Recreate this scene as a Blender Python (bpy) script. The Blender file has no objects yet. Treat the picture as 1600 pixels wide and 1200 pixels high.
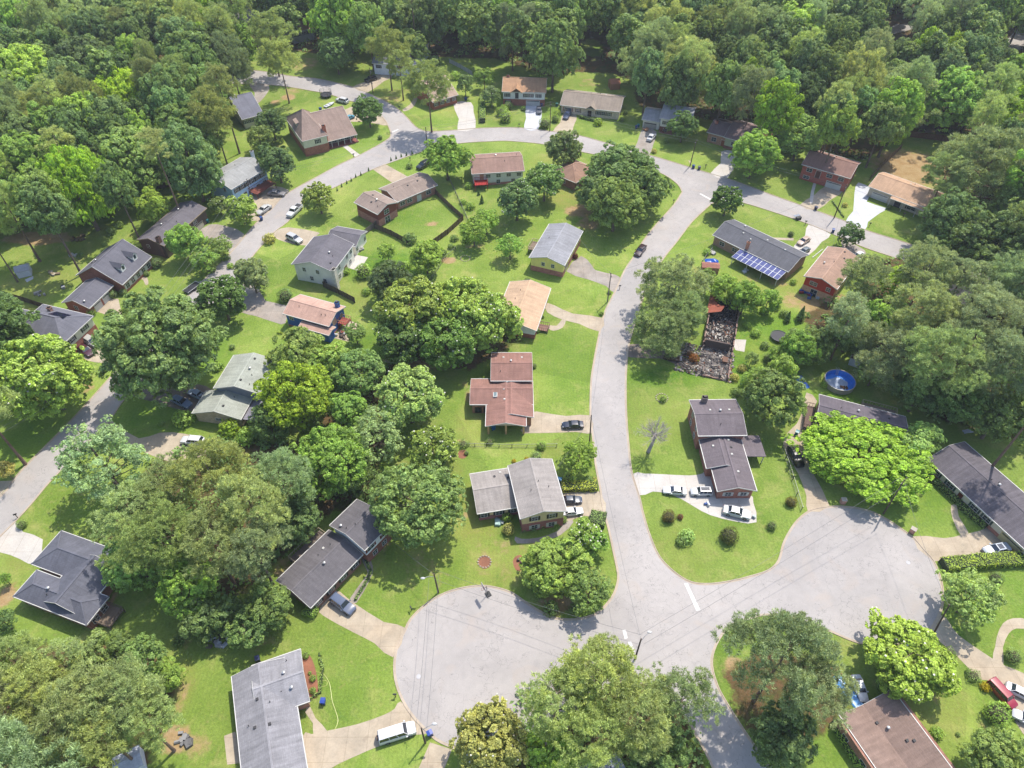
import bpy, math, random
import numpy as np
from mathutils import Vector, Matrix
random.seed(7); RNG = np.random.default_rng(7)
rad = math.radians
scene = bpy.context.scene
COL = scene.collection

# ---------------------------------------------------------------- camera
CAM_H, CAM_PITCH, CAM_F = 118.0, 46.6, 1110.0      # metres, degrees below horizon, focal length in photo pixels
cd = bpy.data.cameras.new('camera'); cam = bpy.data.objects.new('camera', cd); COL.objects.link(cam)
cam.location = (0, 0, CAM_H); cam.rotation_euler = (rad(90-CAM_PITCH), 0, 0)
cd.sensor_width = 36; cd.lens = 36*CAM_F/1600; cd.clip_start = 1; cd.clip_end = 9000
scene.camera = cam
# ---------------------------------------------------------------- light
SUN_AZ, SUN_EL = 53.0, 62.0                        # direction towards the sun (degrees from +x, above horizon)
w = bpy.data.worlds.new('World'); scene.world = w; w.use_nodes = True
nt = w.node_tree; bg = nt.nodes['Background']
sky = nt.nodes.new('ShaderNodeTexSky'); sky.sky_type = 'NISHITA'; sky.sun_disc = False
sky.sun_elevation = rad(SUN_EL); sky.sun_rotation = rad(90-SUN_AZ); sky.air_density = 1.0; sky.dust_density = 1.5
nt.links.new(sky.outputs[0], bg.inputs[0]); bg.inputs[1].default_value = 0.15
sd = bpy.data.lights.new('sun', 'SUN'); sd.energy = 3.1; sd.angle = rad(0.53); sd.color = (1.0, 0.94, 0.84)
sun = bpy.data.objects.new('sun', sd); COL.objects.link(sun)
sv = Vector((math.cos(rad(SUN_AZ))*math.cos(rad(SUN_EL)), math.sin(rad(SUN_AZ))*math.cos(rad(SUN_EL)), math.sin(rad(SUN_EL))))
sun.rotation_euler = sv.to_track_quat('Z', 'Y').to_euler(); sun.location = (0, 0, 300)
vs = scene.view_settings; vs.view_transform = 'Standard'; vs.look = 'None'; vs.exposure = 1.1; vs.gamma = 1; vs.use_curve_mapping = False
cy = scene.cycles; cy.max_bounces = 5; cy.diffuse_bounces = 3; cy.transmission_bounces = 3; cy.glossy_bounces = 2; cy.transparent_max_bounces = 4

# ---------------------------------------------------------------- measuring: photo point -> place on the ground (or on a plane z)
_a = rad(CAM_PITCH); _F = np.array([0, math.cos(_a), -math.sin(_a)]); _U = np.array([0, math.sin(_a), math.cos(_a)])
def G(px, py, z=0.0):
    d = _F*CAM_F + np.array([1.0, 0, 0])*(px-800) + _U*(600-py)
    if d[2] > -120: d[2] = -120
    t = (z-CAM_H)/d[2]
    return Vector((d[0]*t, d[1]*t, z))
def depth(p):
    v = np.array(p)-np.array([0, 0, CAM_H]); return float(v@_F)
def PX(p):
    v = np.array(p)-np.array([0, 0, CAM_H]); s = float(v@_F); return 800+CAM_F*v[0]/s, 600-CAM_F*float(v@_U)/s

# ---------------------------------------------------------------- materials
KEXP = 1.82
def lin(c):
    c /= 255.0; return c/12.92 if c <= 0.04045 else ((c+0.055)/1.055)**2.4
def C(r, g, b, k=KEXP): return tuple(min(0.82, lin(x)/k) for x in (r, g, b))+(1.0,)
class NT:
    def __init__(s, name):
        s.m = bpy.data.materials.new(name); s.m.use_nodes = True; s.t = s.m.node_tree; s.b = s.t.nodes['Principled BSDF']
    def n(s, typ, **kw):
        nd = s.t.nodes.new(typ)
        for k, v in kw.items():
            if k.startswith('i_'):
                key = k[2:].replace('_', ' ')
                nd.inputs[int(key) if key.isdigit() else key].default_value = v
            else: setattr(nd, k, v)
        return nd
    def l(s, a, b): s.t.links.new(a, b)
    def noise(s, vec, scale, detail=4, rough=0.6, dist=0.0):
        nd = s.n('ShaderNodeTexNoise'); nd.inputs['Scale'].default_value = scale; nd.inputs['Detail'].default_value = detail
        nd.inputs['Roughness'].default_value = rough; nd.inputs['Distortion'].default_value = dist
        if vec is not None: s.l(vec, nd.inputs['Vector'])
        return nd.outputs['Fac']
    def rng(s, fac, a, b, c, d):
        nd = s.n('ShaderNodeMapRange'); nd.inputs[1].default_value = a; nd.inputs[2].default_value = b
        nd.inputs[3].default_value = c; nd.inputs[4].default_value = d; s.l(fac, nd.inputs[0]); return nd.outputs[0]
    def mix(s, fac, a, b, mode='MIX'):
        nd = s.n('ShaderNodeMix'); nd.data_type = 'RGBA'; nd.blend_type = mode
        for v, i in ((fac, 0), (a, 6), (b, 7)):
            if isinstance(v, (int, float)): nd.inputs[i].default_value = v
            elif isinstance(v, tuple): nd.inputs[i].default_value = v
            else: s.l(v, nd.inputs[i])
        return nd.outputs[2]
    def mul(s, a, b):
        nd = s.n('ShaderNodeMath'); nd.operation = 'MULTIPLY'
        for v, i in ((a, 0), (b, 1)):
            if isinstance(v, (int, float)): nd.inputs[i].default_value = v
            else: s.l(v, nd.inputs[i])
        return nd.outputs[0]
    def scale(s, col, fac):          # colour * scalar
        nd = s.n('ShaderNodeVectorMath'); nd.operation = 'SCALE'; s.l(col, nd.inputs[0])
        if isinstance(fac, (int, float)): nd.inputs['Scale'].default_value = fac
        else: s.l(fac, nd.inputs['Scale'])
        return nd.outputs[0]
    def bump(s, h, strength=0.3, dist=0.1):
        nd = s.n('ShaderNodeBump'); nd.inputs['Strength'].default_value = strength; nd.inputs['Distance'].default_value = dist
        s.l(h, nd.inputs['Height']); s.l(nd.outputs[0], s.b.inputs['Normal'])
    def stretch(s, vec, sc):
        nd = s.n('ShaderNodeMapping'); nd.inputs['Scale'].default_value = sc; s.l(vec, nd.inputs[0]); return nd.outputs[0]
    def pos(s): return s.n('ShaderNodeNewGeometry').outputs['Position']
    def uv(s): return s.n('ShaderNodeUVMap').outputs[0]
_mc = {}
def cached(f):
    def g(*a):
        k = (f.__name__,)+a
        if k not in _mc: _mc[k] = f(*a)
        return _mc[k]
    return g
@cached
def m_plain(col, rough=0.7, metal=0.0, name='painted_surface'):
    t = NT(name); n = t.noise(t.pos(), 1.3, 5); f = t.rng(n, 0.3, 0.7, 0.86, 1.1)
    c = t.n('ShaderNodeRGB'); c.outputs[0].default_value = col
    t.l(t.scale(c.outputs[0], f), t.b.inputs['Base Color']); t.b.inputs['Roughness'].default_value = rough; t.b.inputs['Metallic'].default_value = metal
    return t.m
@cached
def m_roof(col, streak=0.25, rough=0.85):
    t = NT('asphalt_shingles'); uv = t.uv()
    n1 = t.noise(t.stretch(uv, (1.6, 0.16, 1)), 1.0, 5, 0.65)          # streaks running down the slope
    n2 = t.noise(t.pos(), 0.35, 4, 0.6); n3 = t.noise(t.stretch(uv, (3.0, 7.0, 1)), 1.0, 3, 0.7)
    br = t.n('ShaderNodeTexBrick'); br.offset = 0.5; t.l(uv, br.inputs['Vector']); br.inputs['Scale'].default_value = 1
    br.inputs['Brick Width'].default_value = 0.95; br.inputs['Row Height'].default_value = 0.30; br.inputs['Mortar Size'].default_value = 0.028
    br.inputs['Color1'].default_value = (0.92, 0.92, 0.92, 1); br.inputs['Color2'].default_value = (1.08, 1.08, 1.08, 1); br.inputs['Mortar'].default_value = (0.88, 0.88, 0.88, 1)
    col = tuple(min(.8, x*1.12) for x in col[:3])+(1,); c = t.n('ShaderNodeRGB'); c.outputs[0].default_value = col
    v = t.scale(c.outputs[0], t.rng(n1, 0.3, 0.72, 1-streak*.8, 1+streak*0.5)); v = t.scale(v, t.rng(n2, 0.3, 0.7, 0.86, 1.12)); v = t.scale(v, t.rng(n3, 0.3, 0.7, 0.86, 1.14))
    v = t.mix(0.8, v, br.outputs['Color'], 'MULTIPLY')
    t.l(v, t.b.inputs['Base Color']); t.b.inputs['Roughness'].default_value = rough; t.b.inputs['Specular IOR Level'].default_value = 0.3
    t.bump(br.outputs['Fac'], 0.35, -0.02); return t.m
@cached
def m_brick(col):
    col = tuple(min(.7, x*1.5+.012) for x in col[:3])+(1,); t = NT('brick'); uv = t.uv(); br = t.n('ShaderNodeTexBrick'); t.l(uv, br.inputs['Vector']); br.inputs['Scale'].default_value = 1
    br.inputs['Brick Width'].default_value = 0.42; br.inputs['Row Height'].default_value = 0.16; br.inputs['Mortar Size'].default_value = 0.018
    br.inputs['Color1'].default_value = tuple(x*0.75 for x in col[:3])+(1,); br.inputs['Color2'].default_value = tuple(min(.8, x*1.25) for x in col[:3])+(1,)
    br.inputs['Mortar'].default_value = tuple(min(0.6, x*1.15+0.05) for x in col[:3])+(1,)
    n = t.noise(t.pos(), 0.9, 4)
    t.l(t.scale(br.outputs['Color'], t.rng(n, 0.3, 0.7, 0.8, 1.15)), t.b.inputs['Base Color']); t.b.inputs['Roughness'].default_value = 0.9; return t.m
@cached
def m_siding(col):
    t = NT('lap_siding'); uv = t.uv(); wv = t.n('ShaderNodeTexWave'); wv.wave_type = 'BANDS'; wv.bands_direction = 'Y'; wv.wave_profile = 'SAW'
    wv.inputs['Scale'].default_value = 1.6; t.l(uv, wv.inputs['Vector'])
    n = t.noise(t.stretch(uv, (0.9, 0.5, 1)), 1.0, 4); col = tuple(min(.8, x*1.7) for x in col[:3])+(1,); c = t.n('ShaderNodeRGB'); c.outputs[0].default_value = col
    v = t.scale(c.outputs[0], t.rng(wv.outputs['Fac'], 0, 1, 0.86, 1.04)); v = t.scale(v, t.rng(n, 0.3, 0.7, 0.86, 1.06))
    t.l(v, t.b.inputs['Base Color']); t.b.inputs['Roughness'].default_value = 0.6; return t.m
@cached
def m_wood(col):
    t = NT('weathered_boards'); uv = t.uv(); wv = t.n('ShaderNodeTexWave'); wv.bands_direction = 'X'; wv.wave_profile = 'SAW'; wv.inputs['Scale'].default_value = 2.2; wv.inputs['Distortion'].default_value = 0.4
    t.l(uv, wv.inputs['Vector']); n = t.noise(t.stretch(uv, (6, 0.7, 1)), 1.0, 4); c = t.n('ShaderNodeRGB'); c.outputs[0].default_value = col
    v = t.scale(c.outputs[0], t.rng(wv.outputs['Fac'], 0, 1, 0.7, 1.1)); v = t.scale(v, t.rng(n, 0.3, 0.7, 0.7, 1.2))
    t.l(v, t.b.inputs['Base Color']); t.b.inputs['Roughness'].default_value = 0.85; return t.m
@cached
def m_glass(col=(0.02, 0.03, 0.04, 1)):
    t = NT('dark_glass'); t.b.inputs['Base Color'].default_value = col; t.b.inputs['Roughness'].default_value = 0.08; t.b.inputs['Specular IOR Level'].default_value = 0.9; return t.m
@cached
def m_paint():
    t = NT('vehicle_paint'); oi = t.n('ShaderNodeObjectInfo'); t.l(oi.outputs['Color'], t.b.inputs['Base Color'])
    t.b.inputs['Roughness'].default_value = 0.28; t.b.inputs['Coat Weight'].default_value = 0.7; t.b.inputs['Coat Roughness'].default_value = 0.05; return t.m
@cached
def m_leaf(name, transl=0.3, hue=0.5, nsc=.45):
    t = NT(name); transl += .1; oi = t.n('ShaderNodeObjectInfo'); tc = t.n('ShaderNodeTexCoord'); ge = t.n('ShaderNodeNewGeometry')
    n = t.noise(tc.outputs['Object'], nsc, 3, 0.6)
    v = t.scale(oi.outputs['Color'], t.rng(n, 0.32, 0.68, 0.72, 1.3)); v = t.scale(v, t.rng(ge.outputs['Random Per Island'], 0, 1, 0.62, 1.38))
    n2 = t.noise(tc.outputs['Object'], nsc*2, 2, 0.5)
    v = t.mix(t.rng(n2, 0.45, 0.7, 0, hue), v, t.mix(1.0, v, (1.32, 1.12, 0.72, 1), 'MULTIPLY'))
    t.l(v, t.b.inputs['Base Color']); t.b.inputs['Roughness'].default_value = 0.55; t.b.inputs['Specular IOR Level'].default_value = 0.35
    tr = t.n('ShaderNodeBsdfTranslucent'); t.l(t.mix(1.0, v, (1.35, 1.2, 0.9, 1), 'MULTIPLY'), tr.inputs[0])
    mx = t.n('ShaderNodeMixShader'); mx.inputs[0].default_value = transl; t.l(t.b.outputs[0], mx.inputs[1]); t.l(tr.outputs[0], mx.inputs[2])
    t.l(mx.outputs[0], t.t.nodes['Material Output'].inputs[0]); return t.m
@cached
def m_bark(col):
    t = NT('bark'); tc = t.n('ShaderNodeTexCoord'); n = t.noise(t.stretch(tc.outputs['Object'], (4, 4, 0.8)), 1, 5, 0.7)
    c = t.n('ShaderNodeRGB'); c.outputs[0].default_value = col; t.l(t.scale(c.outputs[0], t.rng(n, 0.3, 0.7, 0.5, 1.3)), t.b.inputs['Base Color']); t.b.inputs['Roughness'].default_value = 0.95
    t.bump(n, 0.6, 0.05); return t.m
@cached
def m_concrete(col, stain=0.25, joint=1):
    t = NT('concrete_slab'); p = t.pos(); n = t.noise(p, 0.35, 6, 0.65, 0.4); n2 = t.noise(p, 3.0, 4, 0.7); n3 = t.noise(p, 0.12, 3)
    c = t.n('ShaderNodeRGB'); c.outputs[0].default_value = col
    v = t.scale(c.outputs[0], t.rng(n, 0.3, 0.72, 1-stain, 1+stain*0.5)); v = t.scale(v, t.rng(n2, 0.3, 0.7, 0.9, 1.08))
    v = t.mix(t.rng(n3, 0.45, 0.7, 0, 0.35), v, t.mix(1.0, v, (1.0, 0.86, 0.72, 1), 'MULTIPLY'))
    st = t.noise(p, 0.55, 2, 0.4); v = t.mix(t.rng(st, 0.68, 0.76, 0, 0.35), v, t.mix(1.0, v, (0.45, 0.42, 0.4, 1), 'MULTIPLY'))
    if joint:
        uv = t.uv(); br = t.n('ShaderNodeTexBrick'); br.offset = 0.0; t.l(p, br.inputs['Vector']); br.inputs['Scale'].default_value = 1
        br.inputs['Brick Width'].default_value = 3.2; br.inputs['Row Height'].default_value = 3.6; br.inputs['Mortar Size'].default_value = 0.03
        br.inputs['Color1'].default_value = (1, 1, 1, 1); br.inputs['Color2'].default_value = (0.93, 0.93, 0.92, 1); br.inputs['Mortar'].default_value = (0.6, 0.57, 0.5, 1)
        v = t.mix(0.8, v, br.outputs['Color'], 'MULTIPLY')
    t.l(v, t.b.inputs['Base Color']); t.b.inputs['Roughness'].default_value = 0.9; t.bump(n2, 0.15, 0.02); return t.m

# ---------------------------------------------------------------- mesh helper
class MB:
    def __init__(s): s.v = []; s.f = []; s.mi = []; s.cur = 0
    def add(s, vs_, fs):
        o = len(s.v); s.v += [tuple(p) for p in vs_]; s.f += [tuple(i+o for i in f) for f in fs]; s.mi += [s.cur]*len(fs); return s
    def box(s, x0, x1, y0, y1, z0, z1, M=None):
        p = [(x0,y0,z0),(x1,y0,z0),(x1,y1,z0),(x0,y1,z0),(x0,y0,z1),(x1,y0,z1),(x1,y1,z1),(x0,y1,z1)]
        if M: p = [M @ Vector(q) for q in p]
        return s.add(p, [(0,3,2,1),(4,5,6,7),(0,1,5,4),(1,2,6,5),(2,3,7,6),(3,0,4,7)])
    def bar(s, p, q, w_, h_=None):      # box beam from p to q
        p = Vector(p); q = Vector(q); d = q-p; L = d.length
        if L < 1e-6: return s
        M = Matrix.Translation(p) @ d.to_track_quat('X', 'Z').to_matrix().to_4x4(); h_ = h_ or w_
        return s.box(0, L, -w_/2, w_/2, -h_/2, h_/2, M)
    def tube(s, pts, rs, n=8, cap=True):
        rings = []; pts = [Vector(p) for p in pts]
        if not hasattr(rs, '__len__'): rs = [rs]*len(pts)
        o = len(s.v); vs_ = []
        for i, p in enumerate(pts):
            d = (pts[min(i+1, len(pts)-1)]-pts[max(i-1, 0)]); d = d.normalized() if d.length > 1e-9 else Vector((0,0,1))
            a = d.orthogonal().normalized() if i == 0 else (a-d*a.dot(d)).normalized(); b = d.cross(a)
            for k in range(n):
                t = 2*math.pi*k/n; vs_.append(p+(a*math.cos(t)+b*math.sin(t))*rs[i])
        fs = [(i*n+k, i*n+(k+1) % n, (i+1)*n+(k+1) % n, (i+1)*n+k) for i in range(len(pts)-1) for k in range(n)]
        if cap: fs += [tuple(range(n))[::-1], tuple((len(pts)-1)*n+k for k in range(n))]
        return s.add(vs_, fs)
    def ball(s, c, r, n=10, m=6, sz=(1,1,1), jit=0.0):
        vs_ = []; 
        for i in range(m+1):
            ph = math.pi*i/m
            for k in range(n):
                t = 2*math.pi*k/n; j = 1+random.uniform(-jit, jit)
                vs_.append((c[0]+r*sz[0]*math.sin(ph)*math.cos(t)*j, c[1]+r*sz[1]*math.sin(ph)*math.sin(t)*j, c[2]+r*sz[2]*math.cos(ph)*j))
        return s.add(vs_, [(i*n+k, (i+1)*n+k, (i+1)*n+(k+1) % n, i*n+(k+1) % n) for i in range(m) for k in range(n)])
    def prism(s, poly, z0, z1):          # closed outline, ccw
        n = len(poly); vs_ = [(p[0], p[1], z0) for p in poly]+[(p[0], p[1], z1) for p in poly]
        return s.add(vs_, [tuple(range(n))[::-1], tuple(range(n, 2*n))]+[(i, (i+1) % n, n+(i+1) % n, n+i) for i in range(n)])
    def extr(s, prof, axis, u0, u1, y=None):        # profile [(v,z)] extruded along x ('x') or y
        n = len(prof)
        P = (lambda u, v, z: (u, v, z)) if axis == 'x' else (lambda u, v, z: (v, u, z))
        vs_ = [P(u0, v, z) for v, z in prof]+[P(u1, v, z) for v, z in prof]
        fs = [tuple(range(n)), tuple(range(n, 2*n))[::-1]]+[(i, n+i, n+(i+1) % n, (i+1) % n) for i in range(n)]
        return s.add(vs_, fs)
    def build(s, name, mats, parent=None, smooth=False, uv=True, loc=None):
        me = bpy.data.meshes.new(name); me.from_pydata(s.v, [], s.f)
        if not isinstance(mats, (list, tuple)): mats = [mats]
        for m in mats: me.materials.append(m)
        if len(mats) > 1: me.polygons.foreach_set('material_index', s.mi)
        import bmesh
        bm = bmesh.new(); bm.from_mesh(me); bmesh.ops.recalc_face_normals(bm, faces=bm.faces)
        if uv:
            ul = bm.loops.layers.uv.new('UVMap'); Z = Vector((0,0,1))
            for f in bm.faces:
                n = f.normal; t = Z.cross(n)
                t = Vector((1,0,0)) if t.length < 0.05 else t.normalized(); q = n.cross(t)
                for lp in f.loops: lp[ul].uv = (lp.vert.co.dot(t), lp.vert.co.dot(q))
        bm.to_mesh(me); bm.free()
        if smooth:
            me.polygons.foreach_set('use_smooth', [True]*len(me.polygons)); me.set_sharp_from_angle(angle=rad(38))
        o = bpy.data.objects.new(name, me); COL.objects.link(o)
        if parent: o.parent = parent
        if loc is not None: o.location = loc
        return o
def tag(o, label=None, cat=None, group=None, kind=None):
    if label: o['label'] = label
    if cat: o['category'] = cat
    if group: o['group'] = group
    if kind: o['kind'] = kind
    return o
THINGS = []
def thing(name, label, cat, loc=(0,0,0), rz=0, group=None):
    o = bpy.data.objects.new(name, None); COL.objects.link(o); o.empty_display_size = 0.5
    o.location = loc; o.rotation_euler = (0, 0, rz); tag(o, label, cat, group); return o
def clone(root, loc, rz=0, label=None, group=None, sc=None, color=None):
    def cp(o, par):
        c = o.copy(); COL.objects.link(c); c.parent = par
        if color is not None and c.get('_col'): c.color = color
        for ch in o.children: cp(ch, c)
        return c
    r = cp(root, None); r.location = loc; r.rotation_euler = (0, 0, rz)
    if sc is not None: r.scale = (sc,)*3 if not hasattr(sc, '__len__') else sc
    if label: r['label'] = label
    if group: r['group'] = group
    return r
def drop(root):
    for c in list(root.children): drop(c)
    bpy.data.objects.remove(root)
def catmull(P, n=4, closed=False):
    out = []; N = len(P)
    for i in range(N if closed else N-1):
        p0 = P[(i-1) % N] if closed or i > 0 else P[0]; p1 = P[i]; p2 = P[(i+1) % N]; p3 = P[(i+2) % N] if closed or i+2 < N else P[-1]
        for k in range(n):
            t = k/n
            out.append(0.5*((2*p1)+(p2-p0)*t+(2*p0-5*p1+4*p2-p3)*t*t+(3*p1-p0-3*p2+p3)*t**3))
    if not closed: out.append(P[-1])
    return out
# ================================================================ GROUND, ROADS, DRIVEWAYS
def px_blobs(xs, ys, blobs):
    out = np.zeros(xs.shape, np.float32)
    for b in blobs:
        c = G(b[0], b[1]); e = G(b[0]+b[2], b[1]); r = (e-c).length; ry = r*(b[4] if len(b) > 4 else 1.0); st = b[3] if len(b) > 3 else 1.0
        d = ((xs-c.x)/r)**2+((ys-c.y)/ry)**2
        out = np.maximum(out, st*np.clip(1.45-d, 0, 1).astype(np.float32))
    return out
def in_poly(xs, ys, poly):
    ins = np.zeros(xs.shape, bool); n = len(poly)
    for i in range(n):
        x0, y0 = poly[i]; x1, y1 = poly[(i+1) % n]
        if y0 == y1: continue
        c = ((y0 > ys) != (y1 > ys)) & (xs < (x1-x0)*(ys-y0)/(y1-y0)+x0); ins ^= c
    return ins
WOODS = [   # pixel outlines of wooded ground
 [(-200,-60),(372,-60),(376,95),(345,150),(325,240),(318,275),(240,300),(190,312),(100,345),(-200,400)],
 [(372,-60),(1850,-60),(1850,215),(1600,228),(1500,212),(1424,205),(1350,250),(1250,235),(1100,185),(995,165),(990,125),(900,112),(860,120),(780,92),(700,90),(575,72),(540,92),(470,80),(440,70),(378,60)],
 [(1470,330),(1480,230),(1850,215),(1850,700),(1600,690),(1450,650),(1400,600),(1370,560),(1300,540),(1250,500),(1290,470),(1330,470),(1370,405),(1420,400),(1500,440),(1600,482),(1600,450),(1500,408)],
 [(150,830),(240,720),(330,690),(470,690),(560,600),(630,560),(640,620),(590,700),(590,790),(520,800),(440,870),(380,930),(300,930),(220,900),(160,900)],
 [(-150,1010),(200,1010),(260,1040),(270,1100),(180,1300),(-150,1300)],
 [(720,1200),(760,1130),(830,1080),(930,1040),(1060,1080),(1100,1180),(1100,1300),(700,1300)],
 [(1130,1050),(1200,1010),(1300,1040),(1320,1110),(1250,1180),(1150,1130)],
 [(600,460),(800,460),(815,530),(735,580),(640,560),(595,520)],
]
DIRT = [(430,160,9,.7),(450,152,12,.8),(60,372,55,1,.35),(40,560,0.1),(1425,262,62,1.0,.9),(1390,250,22,.8),(1300,470,40,.9,.5),(905,330,24,.8,.8),(920,350,18,.7),(700,407,14,.9,.6),(740,385,18,.5,.4),
 (675,350,10,.8,.7),(715,770,9,.6),(757,878,9,.2),(275,1155,24,.8),(310,1165,20,.6),(280,1090,14,.5,2.),(135,605,14,.7),(520,545,10,.5),(290,1000,16,.5),(10,930,14,1,1.6),(175,935,6,.7,2.6),(140,970,6,.6),
 (1150,1045,20,.8),(1170,1090,24,.9),(1185,1130,22,.7),(870,945,28,.9,.6),(895,560,0.1),(660,560,60,.8,.5),(980,60,14,.3),(1350,940,0.1),(1465,1095,8,.6),(1540,1140,14,.5),(1210,410,22,.6,.7),(1175,435,12,.4),
 (735,620,7,.6,2.4),(726,600,8,.5),(718,690,12,.5,.5),(728,800,6,.5,2.5),(1050,590,0.1),(455,905,22,.5,1.4),(445,885,20,.6),(640,140,10,.4),(610,155,20,.5,.5),(920,130,20,.35),(1085,420,12,.4),(660,880,30,.25),
 (640,912,12,.4),(690,905,14,.35),(785,860,20,.2),(600,850,10,.7),(1120,860,10,.15),(440,1045,20,.3),(405,1000,26,.45,.5),(1230,145,10,.5),(1240,100,8,.5),(800,870,70,.22,.7),(515,430,22,.5,.6),(375,520,0.1),
 (1560,1085,0.1),(650,955,8,.3),(1240,470,20,.6),(1275,480,30,.8),(985,1165,16,.8),(865,1120,14,.6),(460,140,16,.5),(475,100,25,.5),(650,25,30,.5),(560,120,0.1),(1215,440,16,.5)]
DRY = [(440,1050,45,.7,.7),(745,800,40,.7,1.5),(790,880,60,.6,.7),(700,740,25,.5,1.6),(60,440,60,.5,.7),(30,480,40,.6,.6),(880,300,30,.9,1.4),(855,250,25,.5),(1020,650,60,.35),(1060,860,60,.3,.7),(280,1080,20,.8,2.5),(1450,1080,60,.4),
 (1190,450,60,.6),(1240,430,30,.6),(130,380,40,.3),(610,130,50,.4),(625,150,30,.6),(700,170,30,.4),(500,440,40,.3),(575,445,25,.6),(545,470,30,.5),(1330,310,15,.3),(770,180,40,.4,.6),(240,870,40,.4),(40,870,30,.5),(740,660,30,.6,1.5),(840,700,60,.35,.4),
 (970,620,25,.3),(120,330,30,.3),(490,300,60,.2),(740,460,40,.4,.5),(1195,560,40,.4,1.2),(1130,400,40,.3),(580,890,30,.4),(660,870,50,.4,.6)]
LUSH = [(600,415,70,1,.6),(1180,560,60,1,1.2),(1040,590,60,1,.35),(960,85,40,.6),(640,340,60,.6,.5),(1200,500,50,.9),(1160,440,60,.5),(560,1040,60,.4,1.2),(420,1160,50,.4),(1430,780,60,.6),(1300,630,50,1,.6),(1390,560,40,.8),(560,960,60,.4),(600,540,60,.8,.6),
 (300,560,60,.6),(250,660,80,.6,.5),(60,690,60,.5,.8),(1570,930,60,.4),(1290,1150,50,.7),(470,270,60,.2),(880,560,50,.5,1.2),(120,340,60,.5,.5),(1110,1190,60,.7),(1150,1180,50,.8)]
def make_ground():
    x0, x1, y0, y1, st = -330, 330, -20, 560, 1.0
    nx, ny = int((x1-x0)/st)+1, int((y1-y0)/st)+1
    gx, gy = np.meshgrid(np.linspace(x0, x1, nx), np.linspace(y0, y1, ny)); X = gx.ravel(); Y = gy.ravel()
    co = np.zeros((nx*ny, 3), np.float32); co[:, 0] = X; co[:, 1] = Y
    idx = np.arange(nx*ny).reshape(ny, nx)
    q = np.stack([idx[:-1, :-1], idx[:-1, 1:], idx[1:, 1:], idx[1:, :-1]], -1).reshape(-1, 4)
    # far skirt to the horizon
    B = 6000; ext = np.array([(-B,-B,0),(B,-B,0),(B,B,0),(-B,B,0)], np.float32); n0 = nx*ny; co = np.vstack([co, ext])
    c = [idx[0,0], idx[0,-1], idx[-1,-1], idx[-1,0]]
    loops = list(q.ravel()); starts = list(range(0, len(loops), 4))
    sides = [(list(idx[0, :]), n0, n0+1), (list(idx[:, -1]), n0+1, n0+2), (list(idx[-1, ::-1]), n0+2, n0+3), (list(idx[::-1, 0]), n0+3, n0)]
    for pts, a, b in sides:
        starts.append(len(loops)); loops += [a, b]+[int(i) for i in pts[::-1]]
    me = bpy.data.meshes.new('ground'); me.vertices.add(len(co)); me.vertices.foreach_set('co', co.ravel())
    me.loops.add(len(loops)); me.loops.foreach_set('vertex_index', np.array(loops, np.int32))
    me.polygons.add(len(starts)); me.polygons.foreach_set('loop_start', np.array(starts, np.int32))
    me.update(calc_edges=True)
    woods = np.zeros(X.shape, np.float32)
    for w_ in WOODS:
        woods = np.maximum(woods, in_poly(X, Y, [tuple(G(*p)[:2]) for p in w_]).astype(np.float32))
    woods[Y > 300] = 1
    W2 = woods.reshape(ny, nx).copy()
    for _ in range(3):
        W2[1:-1, 1:-1] = (W2[1:-1, 1:-1]*2+W2[:-2, 1:-1]+W2[2:, 1:-1]+W2[1:-1, :-2]+W2[1:-1, 2:])/6
    lawn_gap = px_blobs(X, Y, [(925,75,18,1,2.),(935,125,40,1,.7),(1560,20,30,.8)])
    W2 = np.maximum(0, W2.ravel()-lawn_gap)
    data = np.ones((len(co), 4), np.float32); data[:, 0] = 1; data[:, 1] = 0; data[:, 2] = 0
    data[:n0, 0] = np.maximum(W2, 0); data[:n0, 1] = px_blobs(X, Y, [d for d in DIRT if d[2] > 1]); data[:n0, 2] = px_blobs(X, Y, DRY); data[:n0, 3] = px_blobs(X, Y, LUSH)
    at = me.color_attributes.new('cover', 'FLOAT_COLOR', 'POINT'); at.data.foreach_set('color', data.ravel())
    t = NT('lawn_and_soil'); a = t.n('ShaderNodeAttribute'); a.attribute_name = 'cover'; sp = t.n('ShaderNodeSeparateColor'); t.l(a.outputs['Color'], sp.inputs[0]); p = t.pos()
    nA = t.noise(p, 0.07, 5, 0.6); nB = t.noise(p, 0.45, 5, 0.7); nC = t.noise(p, 2.2, 4, 0.75); nD = t.noise(p, 0.2, 4, 0.65, 0.6)
    g = t.mix(t.rng(nA, 0.35, 0.65, 0, 1), C(124,154,60), C(156,178,84))
    g = t.mix(t.rng(nD, 0.52, 0.72, 0, 0.75), g, C(182,184,108)); g = t.mix(t.rng(nB, 0.5, 0.72, 0, 0.5), g, C(108,142,54))
    g = t.mix(t.mul(a.outputs['Alpha'], 0.85), g, t.mix(t.rng(nB, 0.35, 0.65, 0, 1), C(84,132,38), C(128,164,52)))
    g = t.mix(t.mul(sp.outputs[2], t.rng(nB, 0.35, 0.6, 0.3, 1.0)), g, t.mix(t.rng(nC, 0.4, 0.6, 0, 1), C(176,172,98), C(150,160,74)))
    vo = t.n('ShaderNodeTexVoronoi'); vo.inputs['Scale'].default_value = 0.034; vo.inputs['Randomness'].default_value = .8; t.l(p, vo.inputs['Vector'])
    vs2 = t.n('ShaderNodeSeparateColor'); t.l(vo.outputs['Color'], vs2.inputs[0])
    g = t.mix(t.rng(vs2.outputs[0], .3, 1, 0, .4), g, t.mix(1.0, g, (1.22, 1.08, 1.15, 1), 'MULTIPLY')); g = t.scale(g, t.rng(vs2.outputs[1], 0, 1, .88, 1.1))
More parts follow.
